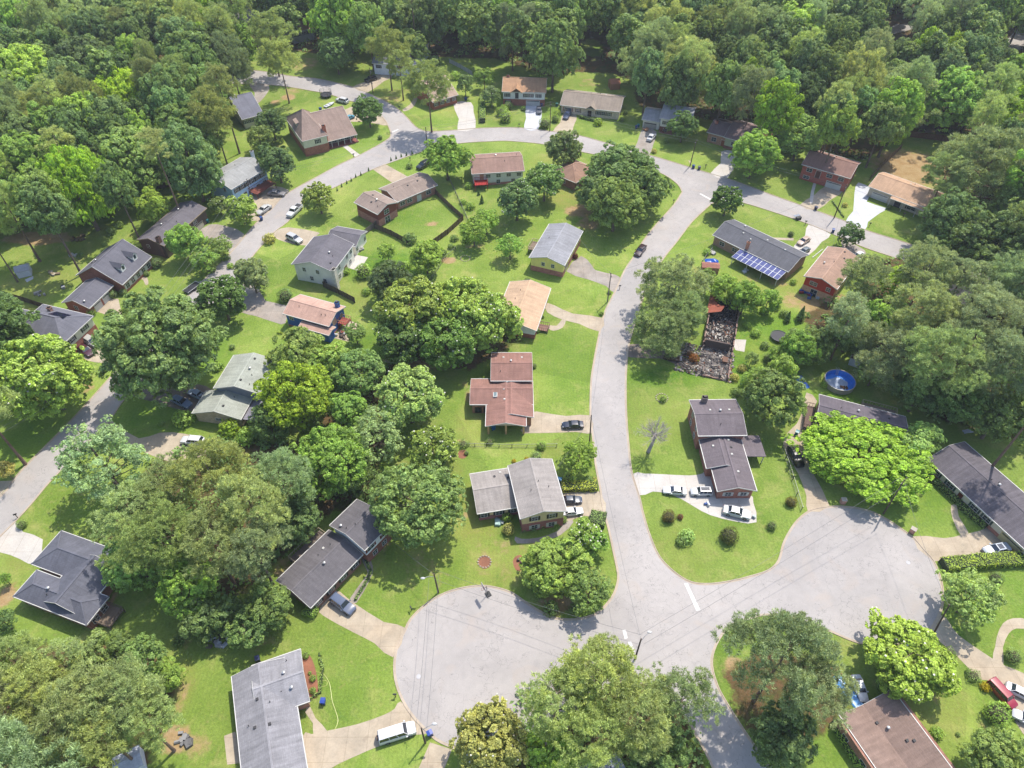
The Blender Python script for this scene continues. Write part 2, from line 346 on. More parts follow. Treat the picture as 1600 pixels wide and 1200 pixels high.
    wv = t.n('ShaderNodeTexWave'); wv.inputs['Scale'].default_value = .45; wv.inputs['Distortion'].default_value = 3.5; wv.inputs['Detail'].default_value = 2; wv.inputs['Detail Scale'].default_value = .3; t.l(p, wv.inputs['Vector'])
    g = t.scale(g, t.rng(wv.outputs['Fac'], 0, 1, .975, 1.02))
    nE = t.noise(p, .13, 6, .75, .8); g = t.mix(t.rng(nE, .58, .72, 0, .5), g, C(188,178,112)); nF = t.noise(t.stretch(p, (1,1,1)), .31, 5, .7, 1.2); g = t.mix(t.rng(nF, .62, .74, 0, .4), g, C(196,172,126)); g = t.mix(t.rng(nF, .3, .4, .45, 0), g, C(92,132,50))
    def edge(v, amt, lo, hi):        # break up the soft edge of a patch with noise
        m = t.n('ShaderNodeMath'); m.operation = 'ADD'; t.l(v, m.inputs[0]); t.l(t.rng(amt, 0.25, 0.75, -0.45, 0.45), m.inputs[1]); return t.rng(m.outputs[0], lo, hi, 0, 1)
    soil = t.mix(t.rng(nB, 0.35, 0.65, 0, 1), C(186,142,104), C(208,176,138)); soil = t.mix(t.rng(nC, 0.45, 0.7, 0, .5), soil, C(150,120,84))
    g = t.mix(t.mul(edge(sp.outputs[1], nB, 0.25, 0.75), 0.85), g, soil)
    fl = t.mix(t.rng(nB, 0.4, 0.6, 0, 1), C(92,84,52), C(122,96,66)); fl = t.mix(t.rng(nD, 0.5, 0.65, 0, .8), fl, C(84,104,46))
    g = t.mix(edge(sp.outputs[0], nB, 0.35, 0.7), g, fl)
    g = t.scale(g, t.rng(nC, 0.28, 0.72, 0.74, 1.24)); g = t.scale(g, t.rng(t.noise(p, 4.7, 3, 0.7), 0.3, 0.7, 0.88, 1.1))
    t.l(g, t.b.inputs['Base Color']); t.b.inputs['Roughness'].default_value = 0.95; t.b.inputs['Specular IOR Level'].default_value = 0.15; t.bump(nC, 0.9, 0.15)
    me.materials.append(t.m); o = bpy.data.objects.new('ground', me); COL.objects.link(o); tag(o, kind='structure')
make_ground()

def sheet(name, pts, z, mat, thick=0.0, smooth=0, kind='structure', parent=None):
    P = [G(*p) for p in pts]
    if smooth: P = catmull(P, smooth, True)
    import mathutils.geometry as mg
    vs_ = [Vector((p.x, p.y, 0)) for p in P]; tris = mg.tessellate_polygon([vs_]); mb = MB()
    mb.add([(p.x, p.y, z) for p in vs_], [])
    o = 0; mb.f = [tuple(t) for t in tris]; mb.mi = [0]*len(mb.f)
    if thick:                      # visible edge
        n = len(vs_); mb.v += [(p.x, p.y, z-thick) for p in vs_]
        mb.f += [(i, (i+1) % n, n+(i+1) % n, n+i) for i in range(n)]; mb.mi += [0]*n
    ob = mb.build(name, mat, parent)
    me = ob.data; 
    if me.polygons and sum(p.normal.z*p.area for p in me.polygons[:len(tris)]) < 0: me.flip_normals()
    tag(ob, kind=kind); return ob
def asphalt():
    t = NT('weathered_asphalt'); p = t.pos(); n1 = t.noise(p, 0.05, 5, 0.6, 0.5); n2 = t.noise(p, 0.6, 5, 0.7); n3 = t.noise(p, 14, 2, 0.8)
    vo = t.n('ShaderNodeTexVoronoi'); vo.feature = 'DISTANCE_TO_EDGE'; vo.inputs['Scale'].default_value = 0.085; 
    nd = t.n('ShaderNodeMix'); nd.data_type = 'VECTOR'; nd.inputs[0].default_value = 0.12; t.l(p, nd.inputs[4]); 
    nn = t.n('ShaderNodeTexNoise'); nn.inputs['Scale'].default_value = 0.25; nn.inputs['Detail'].default_value = 6; t.l(p, nn.inputs['Vector'])
    sc = t.n('ShaderNodeVectorMath'); sc.operation = 'SCALE'; sc.inputs['Scale'].default_value = 30; t.l(nn.outputs['Color'], sc.inputs[0])
    ad = t.n('ShaderNodeVectorMath'); ad.operation = 'ADD'; t.l(p, ad.inputs[0]); t.l(sc.outputs[0], ad.inputs[1]); t.l(ad.outputs[0], vo.inputs['Vector'])
    g = t.mix(t.rng(n1, 0.35, 0.65, 0, 1), C(181,175,171), C(199,192,187)); g = t.scale(g, t.rng(n2, 0.3, 0.7, 0.93, 1.05)); g = t.scale(g, t.rng(n3, 0.3, 0.7, 0.9, 1.1))
    crack = t.rng(vo.outputs['Distance'], 0.0, 0.009, 0.75, 0); g = t.mix(crack, g, C(126,122,122)); n4 = t.noise(t.stretch(p, (.5,.5,1)), .22, 6, .72, 2.2); g = t.mix(t.rng(n4, .56, .68, 0, .22), g, C(150,146,146)); n5 = t.noise(p, 1.1, 3, .6); g = t.mix(t.rng(n5, .7, .76, 0, .35), g, C(138,134,134))
    st = t.noise(t.stretch(p, (1, 1, 1)), 0.18, 3, 0.5, 1.0); g = t.mix(t.rng(st, 0.56, 0.72, 0, 0.45), g, C(196,182,170))
    t.l(g, t.b.inputs['Base Color']); t.b.inputs['Roughness'].default_value = 0.92; t.bump(n3, 0.2, 0.01); return t.m
ASPH = asphalt()
EA1 = [(-120,850),(-60,815),(0,775),(22,747),(42,725),(75,692),(107,660),(135,630),(162,600),(235,520),(300,455),(335,420),(355,400),(400,348),(425,325),(440,308),(462,294),(497,275),(530,257),(562,242),(600,221),(610,211),(605,195),(597,183),(585,172),(570,163),(547,158),(512,147),(485,142),(457,137),(420,133),(370,131),(330,128),(250,120)]
EA2 = [(250,102),(330,108),(370,109),(400,110),(430,114),(457,119),(492,122),(525,129),(555,137),(585,150),(615,165),(635,182),(647,195),(657,202),(672,205),(712,203),(750,200),(800,199),(830,201),(862,205),(907,212),(940,221),(990,236),(1025,245),(1055,254),(1107,270),(1150,283),(1200,302),(1267,326),(1320,345),(1355,360),(1425,382),(1500,412),(1600,452),(1750,520)]
EA3 = [(1750,555),(1600,484),(1500,442),(1440,417),(1395,402),(1350,387),(1310,370),(1262,350),(1200,329),(1160,317),(1135,313),(1112,319)]
EA4 = [(1065,300),(1058,288),(1037,273),(1010,263),(980,254),(935,243),(895,235),(852,226),(800,221),(770,221),(712,225),(667,235),(620,251),(585,264),(550,280),(517,296),(490,306),(472,317),(462,332),(450,347),(430,362),(415,378),(400,395),(385,415),(370,435),(320,490),(262,550),(200,618),(172,657),(130,702),(82,750),(55,782),(30,810),(0,840),(-60,900),(-120,960)]
EB1 = [(1065,300),(1052,320),(1025,350),(1005,375),(990,400),(975,422),(960,455),(947,480),(940,500),(932,537),(925,575),(922,600),(921,650),(924,675),(929,725),(936,762),(942,800),(949,825),(957,862),(964,897),(962,915),(955,932),(940,950),(925,960),(900,966),(870,965),(850,957),(825,942),(800,925),(775,917),(750,914),(715,919),(685,930),(660,947),(640,967),(630,987),(620,1007),(615,1030),(615,1055),(620,1077),(630,1100),(645,1122),(662,1140),(680,1157),(707,1170),(740,1180),(780,1184),(820,1178),(860,1160),(895,1130),(925,1095),(955,1072),(990,1066),(1030,1080),(1060,1108),(1087,1152),(1100,1175),(1112,1200),(1150,1290)]
EB2 = [(1260,1290),(1200,1192),(1175,1157),(1157,1130),(1135,1095),(1122,1070),(1114,1040),(1117,1017),(1130,992),(1150,975),(1175,967),(1200,962),(1240,967),(1290,985),(1325,1000),(1350,1008),(1370,1010),(1400,1008),(1430,1000),(1455,985),(1470,960),(1475,937),(1472,908),(1460,877),(1445,860),(1430,842),(1415,830),(1385,810),(1357,797),(1325,791),(1295,791),(1265,797),(1245,812),(1232,830),(1222,850),(1215,875),(1200,890),(1170,900),(1145,906),(1112,911),(1082,909),(1057,895),(1032,870),(1017,837),(1007,805),(1000,775),(992,750),(987,730),(984,700),(980,650),(979,600),(981,560),(984,537),(995,500),(1010,455),(1035,408),(1060,376),(1082,347),(1112,319)]
def pxc(P, n=3):                # smooth in ground space, back as pixels is not needed: returns world points
    return catmull([G(*p) for p in P], n)
def sheet_w(name, W, z, mat):
    import mathutils.geometry as mg
    tris = mg.tessellate_polygon([[Vector((p.x, p.y, 0)) for p in W]]); mb = MB(); mb.v = [(p.x, p.y, z) for p in W]; mb.f = [tuple(t) for t in tris]; mb.mi = [0]*len(mb.f)
    ob = mb.build(name, mat); 
    if sum(p.normal.z*p.area for p in ob.data.polygons) < 0: ob.data.flip_normals()
    return tag(ob, kind='structure')
wA = pxc(EA1)+pxc(EA2)+pxc(EA3)+pxc(EA4); sheet_w('loop_road', wA, 0.012, ASPH)
wB = pxc(EB1)+pxc(EB2)+[G(1125,306), G(1070,290)]; sheet_w('cul_de_sac_road', wB, 0.016, ASPH)
sheet('far_road', [(1380,48),(1400,38),(1430,36),(1432,44),(1400,52),(1384,56)], 0.012, ASPH)
sheet('far_road', [(1565,70),(1590,45),(1625,40),(1640,60),(1590,78),(1570,84)], 0.012, ASPH)
sheet('far_road', [(1235,30),(1262,20),(1262,28),(1240,36)], 0.012, ASPH)
KERB = m_concrete(C(206,190,170), 0.2, 0)
def kerb(W, flip=1, w_=0.42, h=0.11):
    mb = MB(); n = len(W); L = []
    for i, p in enumerate(W):
        d = W[min(i+1, n-1)]-W[max(i-1, 0)]; d.z = 0; d = d.normalized() if d.length > 0 else Vector((1,0,0)); nn = Vector((-d.y, d.x, 0))*flip
        a = p; b = p+nn*0.16; c = p+nn*w_
        L.append([(c.x, c.y, 0.026), (b.x, b.y, 0.030), (b.x, b.y, h), (a.x, a.y, h), (a.x, a.y, 0.0)])
    for r in L: mb.v += r
    for i in range(n-1):
        for k in range(4): mb.f.append((i*5+k, i*5+k+1, (i+1)*5+k+1, (i+1)*5+k)); mb.mi.append(0)
    o = mb.build('kerb', KERB); tag(o, kind='structure'); return o
# kerb steps sit on the outer side, gutter pan on the road side
kerb(pxc(EA1), -1); kerb(pxc(EA2), -1); kerb(pxc(EA3), -1); kerb(pxc(EA4), -1); kerb(pxc(EB1), 1 ); kerb(pxc(EB2), 1)
CON = {'warm': m_concrete(C(208,192,168)), 'pale': m_concrete(C(222,216,208), 0.12), 'grey': m_concrete(C(186,176,166), 0.3), 'dark': m_concrete(C(150,136,122), 0.3), 'white': m_concrete(C(224,228,236), 0.08)}
DRV = [('pale',[(0,838),(25,815),(36,831),(67,843),(56,882),(30,873),(0,863),(-40,868),(-60,890)]),('warm',[(-30,753),(20,751),(-4,779),(-30,795)]),
('warm',[(160,665),(172,655),(180,662),(217,685),(250,676),(290,678),(335,695),(318,712),(280,722),(250,717),(218,703),(185,692),(152,678)]),
('dark',[(222,592),(250,600),(300,598),(335,612),(310,640),(280,640),(240,628),(203,616)]),('warm',[(147,485),(163,470),(185,467),(189,485),(215,500),(260,522),(243,536),(172,494)]),
('warm',[(122,532),(160,530),(185,558),(200,568),(190,580),(172,568),(128,562)]),('grey',[(310,365),(327,351),(352,353),(382,366),(358,395),(353,382),(335,376)]),
('warm',[(385,300),(400,292),(425,290),(452,297),(440,308),(425,325),(403,345),(385,340),(395,320)]),('warm',[(430,362),(450,355),(497,363),(495,368),(482,384),(445,378),(428,370)]),
('grey',[(385,418),(400,440),(415,470),(447,477),(446,505),(430,504),(400,494),(372,486),(352,464)]),('warm',[(583,265),(601,256),(637,276),(616,288)]),('pale',[(525,220),(530,218),(563,242),(556,246)]),
('warm',[(528,180),(556,164),(583,170),(605,192),(600,196),(570,190),(540,190)]),('warm',[(551,136),(570,128),(595,114),(620,112),(624,116),(600,127),(575,144)]),('warm',[(585,99),(589,98),(592,104),(598,112),(594,114),(587,106)]),
('warm',[(629,171),(641,163),(647,150),(650,143),(654,144),(651,158),(645,168),(633,174)]),('pale',[(708,161),(736,160),(740,175),(743,201),(715,204),(717,186)]),
('white',[(822,162),(844,165),(846,185),(840,203),(819,201),(822,185)]),('warm',[(882,173),(901,181),(897,195),(890,209),(864,205),(875,192)]),
('grey',[(1006,198),(1026,206),(1021,225),(1013,244),(991,238),(996,222)]),('pale',[(1110,271),(1126,255),(1127,237),(1146,236),(1151,250),(1136,279)]),
('warm',[(1250,320),(1272,305),(1290,291),(1318,298),(1298,312),(1275,329)]),('white',[(1322,345),(1333,330),(1335,302),(1341,285),(1364,298),(1354,315),(1384,325),(1375,333),(1356,347),(1352,358)]),
('pale',[(1263,351),(1298,366),(1284,378),(1262,400),(1240,385),(1258,368)]),('grey',[(1315,374),(1345,387),(1353,396),(1340,407),(1325,405),(1318,390)]),
('grey',[(885,424),(908,400),(925,415),(930,422),(950,427),(970,434),(960,457),(947,447),(920,437)]),('warm',[(852,474),(866,477),(895,490),(943,497),(936,518),(905,506),(880,500),(855,488)]),
('warm',[(878,499),(884,501),(879,512),(865,517),(857,513),(858,508),(870,509)]),('warm',[(830,644),(850,645),(885,650),(922,649),(925,677),(900,675),(818,677),(820,665)]),
('warm',[(876,772),(936,768),(946,806),(912,806),(895,812),(875,812)]),('grey',[(805,838),(815,842),(842,840),(870,830),(888,811),(896,816),(876,836),(843,847),(808,849)]),
('pale',[(990,740),(1007,740),(1035,741),(1077,743),(1097,740),(1110,733),(1118,770),(1170,772),(1177,785),(1182,816),(1150,815),(1110,805),(1085,792),(1065,780),(1045,772),(1020,768),(999,774)]),
('warm',[(1260,613),(1277,627),(1264,650),(1257,695),(1266,732),(1296,790),(1262,799),(1260,775),(1247,740),(1225,700),(1227,680),(1245,662),(1254,640)]),
('warm',[(1426,838),(1475,841),(1502,836),(1532,829),(1552,823),(1580,862),(1545,867),(1459,877)]),('warm',[(1486,790),(1495,790),(1498,807),(1513,832),(1502,838),(1488,810)]),
('warm',[(1470,961),(1485,975),(1498,993),(1552,1030),(1570,1040),(1600,1052),(1700,1100),(1700,1210),(1598,1146),(1580,1107),(1550,1064),(1532,1062),(1492,1022),(1454,987)]),
('warm',[(1551,1030),(1555,1010),(1558,993),(1567,974),(1583,966),(1606,968),(1606,982),(1588,982),(1576,990),(1567,1012),(1568,1040)]),
('warm',[(472,1151),(487,1147),(510,1142),(557,1132),(600,1117),(617,1107),(626,1096),(652,1125),(667,1146),(650,1148),(600,1163),(550,1184),(510,1205),(480,1240)]),
('warm',[(477,1113),(484,1103),(493,1122),(511,1142),(490,1148),(489,1130)]),('warm',[(500,950),(522,922),(540,932),(550,940),(600,972),(633,981),(614,1027),(585,1005),(550,987),(505,962)]),
('grey',[(564,872),(573,868),(580,877),(583,892),(577,908),(557,942),(547,935),(570,903),(574,892)]),('warm',[(672,1160),(706,1171),(700,1187),(690,1210),(650,1210)]),
('dark',[(983,538),(1012,540),(1040,548),(1095,570),(1076,577),(1050,567),(1030,560),(982,558)]),('pale',[(1142,530),(1166,531),(1163,550),(1149,547)]),('warm',[(350,1150),(368,1143),(377,1192),(355,1195)]),
('pale',[(550,397),(575,402),(561,424),(540,417)]),('warm',[(520,528),(545,534),(562,507),(545,500)]),('warm',[(216,433),(222,430),(230,434),(232,444),(227,445),(224,438)]),('white',[(39,437),(52,431),(52,436),(42,441)]),('warm',[(1075,250),(1080,252),(1079,257)]),
('pale',[(1265,317),(1267,300),(1272,284),(1276,284),(1272,300),(1270,316)]),('grey',[(380,120),(395,128),(420,133),(418,145),(405,160),(395,165),(398,145)]),('warm',[(1240,372),(1200,371),(1200,374),(1240,376)]),('warm',[(192,418),(199,420),(199,430),(191,432)])]
for i, (k, p) in enumerate(DRV): sheet('driveway', p, 0.020+0.004*(i % 3), CON[k], smooth=0 if len(p) < 6 else 2)
# painted stop lines
PAINT = m_plain(C(235,232,228), 0.7)
for p in ([(1069,911.5),(1074.5,911.5),(1094.5,953.5),(1088,954.5)],[(972.5,984),(977.5,984),(981,997),(976,999)],[(981,1003),(986,1002),(993,1022),(988,1024)],[(1092.5,303),(1095,302.2),(1114,312.5),(1111.5,313.8)],[(612,205.8),(622,201.5),(623,203),(613,207.4)]):
    sheet('stop_line', p, 0.032, PAINT)
# mulch beds
MULCH = m_concrete(C(168,112,84), 0.4, 0)
for p in ([(748,872),(757,868),(766,872),(766,884),(757,889),(748,883)],[(803,872),(812,867),(820,874),(818,888),(808,892),(802,882)],[(472,1030),(484,1024),(494,1050),(497,1085),(489,1092),(482,1090)],[(716,706),(724,703),(732,707),(726,716),(717,715)],[(1095,795),(1098,797),(1096,799)]):
    sheet('mulch_bed', p, 0.016, MULCH, smooth=3)
# ================================================================ HOUSES
WHITE = C(235,232,225); CREAM = C(222,210,180)
def frame_of(a, b, c, z):
    A = G(*a, z); B = G(*b, z); Cc = G(*c, z); u = (B-A); u.z = 0; u.normalize(); v = Vector((-u.y, u.x, 0))
    if (Cc-A).dot(v) < 0: u = -u; v = -v; A, B = B, A
    return Vector((A.x, A.y, 0)), u, v
class House:
    def __init__(s, name, label, cat, a, b, c, z, short, roofc, wallc, ang=0):
        s.O, s.u, s.v = frame_of(a, b, c, z)
        if ang:
            M = Matrix.Rotation(rad(ang), 3, 'Z'); s.u = M @ s.u; s.v = M @ s.v
        s.root = thing(name, label, cat, s.O, math.atan2(s.u.y, s.u.x)); s.W = []; s.roofc = roofc; s.wallc = wallc; s.rn = 0
        cpx = [(a[i]+b[i])/2*0.5+c[i]*0.5 for i in (0, 1)]; 
        if short: LAND.append((short, cpx[0], cpx[1]))
    def L(s, px, z=0):
        d = G(*px, z)-s.O; return Vector((d.dot(s.u), d.dot(s.v), z))
    def wing(s, pts, ze, kind='gx', pitch=0.32, wall=None, base=None, bh=0, roof=None, ov=0.45, rect=None, trim=WHITE, open_=(), walls=True, z0=0, streak=0.25, brick=False, siding=True, post=None, gable=None):
        if rect: x0, x1, y0, y1 = rect
        else:
            P = [s.L(p, ze) for p in pts]; x0 = min(p.x for p in P); x1 = max(p.x for p in P); y0 = min(p.y for p in P); y1 = max(p.y for p in P)
        wl = dict(x0=x0, x1=x1, y0=y0, y1=y1, ze=ze, ov=ov, kind=kind, z0=z0); s.W.append(wl)
        R = MB(); T = MB(); t_ = 0.16; roofm = m_roof(roof or s.roofc, streak)
        Wd = (y1-y0) if kind in ('gx', 'hip', 'sy') else (x1-x0); rise = pitch*Wd/2; wl['rise'] = rise
        if kind in ('gx', 'gy'):
            lo, hi, ax, u0, u1 = (y0, y1, 'x', x0, x1) if kind == 'gx' else (x0, x1, 'y', y0, y1); m = (lo+hi)/2
            R.extr([(lo, ze), (m, ze+rise), (hi, ze), (hi, ze-t_), (m, ze+rise-t_), (lo, ze-t_)], ax, u0, u1)
            for e, sg in ((lo, -1), (hi, 1)):
                pr = [(e, ze+0.02), (e+sg*0.12, ze+0.02), (e+sg*0.12, ze-0.2), (e, ze-0.2)]
                T.extr(pr, ax, u0-0.03, u1+0.03)
            for u, sg in ((u0, -1), (u1, 1)):
                ua, ub = (u-0.05, u-0.002) if sg < 0 else (u+0.002, u+0.05)
                T.extr([(lo, ze+0.03), (m, ze+rise+0.03), (hi, ze+0.03), (hi, ze-0.22), (m, ze+rise-0.22), (lo, ze-0.22)], ax, ua, ub)
        elif kind in ('sy', 'sx', 'flat'):
            dz = {'sy': pitch*(y1-y0), 'sx': pitch*(x1-x0), 'flat': 0.05}[kind]
            ax, lo, hi, u0, u1 = ('x', y0, y1, x0, x1) if kind != 'sx' else ('y', x0, x1, y0, y1); wl['rise'] = dz
            R.extr([(lo, ze), (hi, ze+dz), (hi, ze+dz-t_), (lo, ze-t_)], ax, u0, u1)
            T.extr([(lo-0.1, ze+0.02), (lo-0.002, ze+0.02), (lo-0.002, ze-0.2), (lo-0.1, ze-0.2)], ax, u0, u1)
        elif kind == 'hip':
            m = (y0+y1)/2; W2 = (y1-y0)/2; a, b = x0+W2, x1-W2
            if a > b: a = b = (x0+x1)/2
            top = [(a, m, ze+rise), (b, m, ze+rise)]; E = [(x0,y0,ze),(x1,y0,ze),(x1,y1,ze),(x0,y1,ze)]; Dn = [(p[0],p[1],ze-t_) for p in E]
            R.add(E+top+Dn, [(0,1,5,4),(1,2,5),(2,3,4,5),(3,0,4),(6,9,8,7),(0,6,7,1),(1,7,8,2),(2,8,9,3),(3,9,6,0)])
            for (p, q) in ((0,1),(1,2),(2,3),(3,0)): T.bar((E[p][0],E[p][1],ze-0.08), (E[q][0],E[q][1],ze-0.08), 0.14, 0.2)
        ro = R.build('roof', roofm, s.root); wl['roof'] = ro
        T.build('roof_trim', m_plain(trim, 0.5), ro)
        # ridge cap
        if kind in ('gx', 'gy', 'hip'):
            K = MB()
            if kind == 'gx': K.bar((x0, (y0+y1)/2, ze+rise-0.01), (x1, (y0+y1)/2, ze+rise-0.01), 0.34, 0.08)
            elif kind == 'gy': K.bar(((x0+x1)/2, y0, ze+rise-0.01), ((x0+x1)/2, y1, ze+rise-0.01), 0.34, 0.08)
            else:
                K.bar(top[0], top[1], 0.3, 0.08)
                for p, q in ((0,0),(3,0),(1,1),(2,1)): K.bar(E[p], top[q], 0.26, 0.08)
            K.build('ridge_cap', m_roof(tuple(min(.8, c*1.12) for c in (roof or s.roofc)[:3])+(1,), 0.1), ro)
        if walls:
            Wm = MB(); wx0, wx1, wy0, wy1 = x0+ov, x1-ov, y0+ov, y1-ov; wl['w'] = (wx0, wx1, wy0, wy1); e = pitch*ov
            if kind == 'gx': Wm.extr([(wy0, z0), (wy0, ze+e-t_-.01), ((wy0+wy1)/2, ze+rise-t_-.03), (wy1, ze+e-t_-.01), (wy1, z0)], 'x', wx0, wx1)
            elif kind == 'gy': Wm.extr([(wx0, z0), (wx0, ze+e-t_-.01), ((wx0+wx1)/2, ze+rise-t_-.03), (wx1, ze+e-t_-.01), (wx1, z0)], 'y', wy0, wy1)
            else: Wm.box(wx0, wx1, wy0, wy1, z0, ze-t_-0.01)
            wc = wall or s.wallc; Wm.build('wall', (m_brick if brick else m_siding)(wc), s.root)
            if base:
                Bm = MB(); Bm.box(wx0-0.05, wx1+0.05, wy0-0.05, wy1+0.05, z0, z0+bh); Bm.build('brick_base', m_brick(base), s.root)
        if post:
            for (px_, py_) in post: Pm = MB(); Pm.box(px_-0.08, px_+0.08, py_-0.08, py_+0.08, 0, ze-t_-0.01); Pm.build('porch_post', m_plain(trim, 0.5), s.root)
        return wl
    def _place(s, wl, side):
        wx0, wx1, wy0, wy1 = wl['w']
        if side == 'F': return lambda t, o, z: Vector((wx0+(wx1-wx0)*t, wy0-o, z)), Vector((1,0,0)), Vector((0,-1,0)), wx1-wx0
        if side == 'B': return lambda t, o, z: Vector((wx1-(wx1-wx0)*t, wy1+o, z)), Vector((-1,0,0)), Vector((0,1,0)), wx1-wx0
        if side == 'L': return lambda t, o, z: Vector((wx0-o, wy1-(wy1-wy0)*t, z)), Vector((0,-1,0)), Vector((-1,0,0)), wy1-wy0
        return lambda t, o, z: Vector((wx1+o, wy0+(wy1-wy0)*t, z)), Vector((0,1,0)), Vector((1,0,0)), wy1-wy0
    def hidden(s, wl, p):
        for o in s.W:
            if o is wl or 'w' not in o: continue
            a, b, c, d = o['w']
            if a-0.1 < p.x < b+0.1 and c-0.1 < p.y < d+0.1 and p.z < o['ze']: return True
        return False
    def win(s, wl, side, ts, z=1.1, w_=1.1, h=1.2, shut=None, kind='window', frame=WHITE):
        pl, tv, nv, L = s._place(wl, side)
        for t in ts:
            c = pl(t, 0, wl['z0']+z)
            if s.hidden(wl, pl(t, 0.15, wl['z0']+z+h/2)): continue
            def bx(mb, a, b, z0, z1, o0, o1):
                M = Matrix(((tv.x, nv.x, 0, c.x), (tv.y, nv.y, 0, c.y), (0, 0, 1, c.z), (0, 0, 0, 1))); mb.box(a, b, o0, o1, z0, z1, M)
            if kind == 'window':
                f = MB(); q = 0.09
                for a, b, z0, z1 in ((-w_/2-q, -w_/2, -q, h+q), (w_/2, w_/2+q, -q, h+q), (-w_/2, w_/2, -q, 0), (-w_/2, w_/2, h, h+q), (-0.03, 0.03, 0, h), (-w_/2, -0.03, h/2-0.025, h/2+0.025), (0.03, w_/2, h/2-0.025, h/2+0.025)): bx(f, a, b, z0, z1, -0.02, 0.09)
                fo = f.build('window', m_plain(frame, 0.5), s.root); g = MB(); bx(g, -w_/2, w_/2, 0, h, -0.02, 0.055); g.build('pane', m_glass(), fo)
                if shut:
                    for a in (-w_/2-q-0.4, w_/2+q+0.02): k = MB(); bx(k, a, a+0.38, -0.05, h+0.05, -0.02, 0.07); k.build('shutter', m_plain(shut, 0.6), fo)
            elif kind == 'garage_door':
                f = MB(); n = 4
                for k in range(n): bx(f, -w_/2, w_/2, k*h/n+0.02, (k+1)*h/n-0.02, -0.02, 0.07)
                bx(f, -w_/2, w_/2, 0, h, -0.02, 0.05); go = f.build('garage_door', m_plain(frame, 0.5), s.root)
                k = MB(); bx(k, -w_/2+.2, w_/2-.2, h*0.8, h*0.92, 0.06, 0.085); k.build('pane', m_glass(), go)
            elif kind == 'door':
                f = MB(); bx(f, -w_/2-0.1, w_/2+0.1, 0, h+0.1, -0.02, 0.06); fo = f.build('door_frame', m_plain(WHITE, 0.5), s.root)
                k = MB(); bx(k, -w_/2, w_/2, 0, h, 0.05, 0.09); k.build('door', m_plain(frame, 0.5), fo)
            elif kind == 'opening':
                k = MB(); bx(k, -w_/2, w_/2, 0, h, -0.02, 0.03); k.build('carport_opening', m_plain((0.01,0.01,0.012,1), 0.9), s.root)
    def chimney(s, px, z, w_=1.0, d=0.8, col=C(150,80,60), top=None, z0=0.0):
        p = s.L(px, z); m = MB(); m.box(p.x-w_/2, p.x+w_/2, p.y-d/2, p.y+d/2, z0, z); m.box(p.x-w_/2-0.06, p.x+w_/2+0.06, p.y-d/2-0.06, p.y+d/2+0.06, z-0.25, z)
        o = m.build('chimney', m_brick(col), s.root); k = MB(); k.box(p.x-w_/4, p.x+w_/4, p.y-d/4, p.y+d/4, z, z+0.25); k.build('flue', m_plain(C(90,80,76)), o)
    def vents(s, wl, spots, col=C(210,208,200)):
        # spots in roof fraction (fx, fy, kind): small roof vents sitting on the slope
        for fx, fy, k in spots:
            x = wl['x0']+(wl['x1']-wl['x0'])*fx; y = wl['y0']+(wl['y1']-wl['y0'])*fy
            if wl['kind'] in ('gx', 'hip'): z = wl['ze']+wl['rise']*(1-abs(fy-0.5)*2)
            elif wl['kind'] == 'gy': z = wl['ze']+wl['rise']*(1-abs(fx-0.5)*2)
            else: z = wl['ze']+wl['rise']*fy
            m = MB()
            if k == 'p': m.tube([(x, y, z-0.1), (x, y, z+0.45)], 0.07, 8); m.build('vent_pipe', m_plain(C(70,68,68)), wl['roof'])
            elif k == 't': m.tube([(x, y, z-0.1), (x, y, z+0.25), (x, y, z+0.26), (x, y, z+0.5), (x, y, z+0.58)], [0.13, 0.13, 0.26, 0.26, 0.08], 12); m.build('roof_turbine', m_plain(C(222,222,222), 0.35, 0.6), wl['roof'])
            elif k == 'b': m.box(x-0.2, x+0.2, y-0.2, y+0.2, z-0.15, z+0.16); m.build('roof_vent', m_plain(col), wl['roof'])
            elif k == 'd': m.box(x-0.2, x+0.2, y-0.2, y+0.2, z-0.15, z+0.2); m.build('roof_vent', m_plain(C(60,58,60)), wl['roof'])
    def deck(s, x0, x1, y0, y1, z, col, rail=None, name='deck'):
        m = MB(); m.box(x0, x1, y0, y1, z-0.14, z); d = m.build(name, m_wood(col), s.root)
        for (x, y) in ((x0+.1, y0+.1), (x1-.1, y0+.1), (x0+.1, y1-.1), (x1-.1, y1-.1)):
            if z > 0.5: k = MB(); k.box(x-0.08, x+0.08, y-0.08, y+0.08, 0, z-0.15); k.build('post', m_wood(col), d)
        k = MB(); rc = rail or col
        for p, q in (((x0,y0),(x1,y0)),((x1,y0),(x1,y1)),((x0,y1),(x0,y0)),((x1,y1),(x0,y1))):
            k.bar((p[0], p[1], z+0.9), (q[0], q[1], z+0.9), 0.1, 0.08)
            n = max(2, int(math.dist(p, q)/0.5))
            for i in range(n+1): a = i/n; X = p[0]+(q[0]-p[0])*a; Y = p[1]+(q[1]-p[1])*a; k.box(X-0.03, X+0.03, Y-0.03, Y+0.03, z, z+0.88)
        k.build('railing', m_wood(rc), d); return d
def ev(n, a=0.12, b=0.88): return [a+(b-a)*i/(n-1) if n > 1 else 0.5 for i in range(n)]
LAND = []
BR = C(146,84,62); BRD = C(120,66,50); BRP = C(170,110,90); SLATE = C(112,111,120); DK = C(100,97,104)
BLK = C(40,40,44)
def H_(name, label, a, b, c, z, short, roofc, wallc, cat='house', ang=0): return House(name, label, cat, a, b, c, z, short, roofc, wallc, ang)

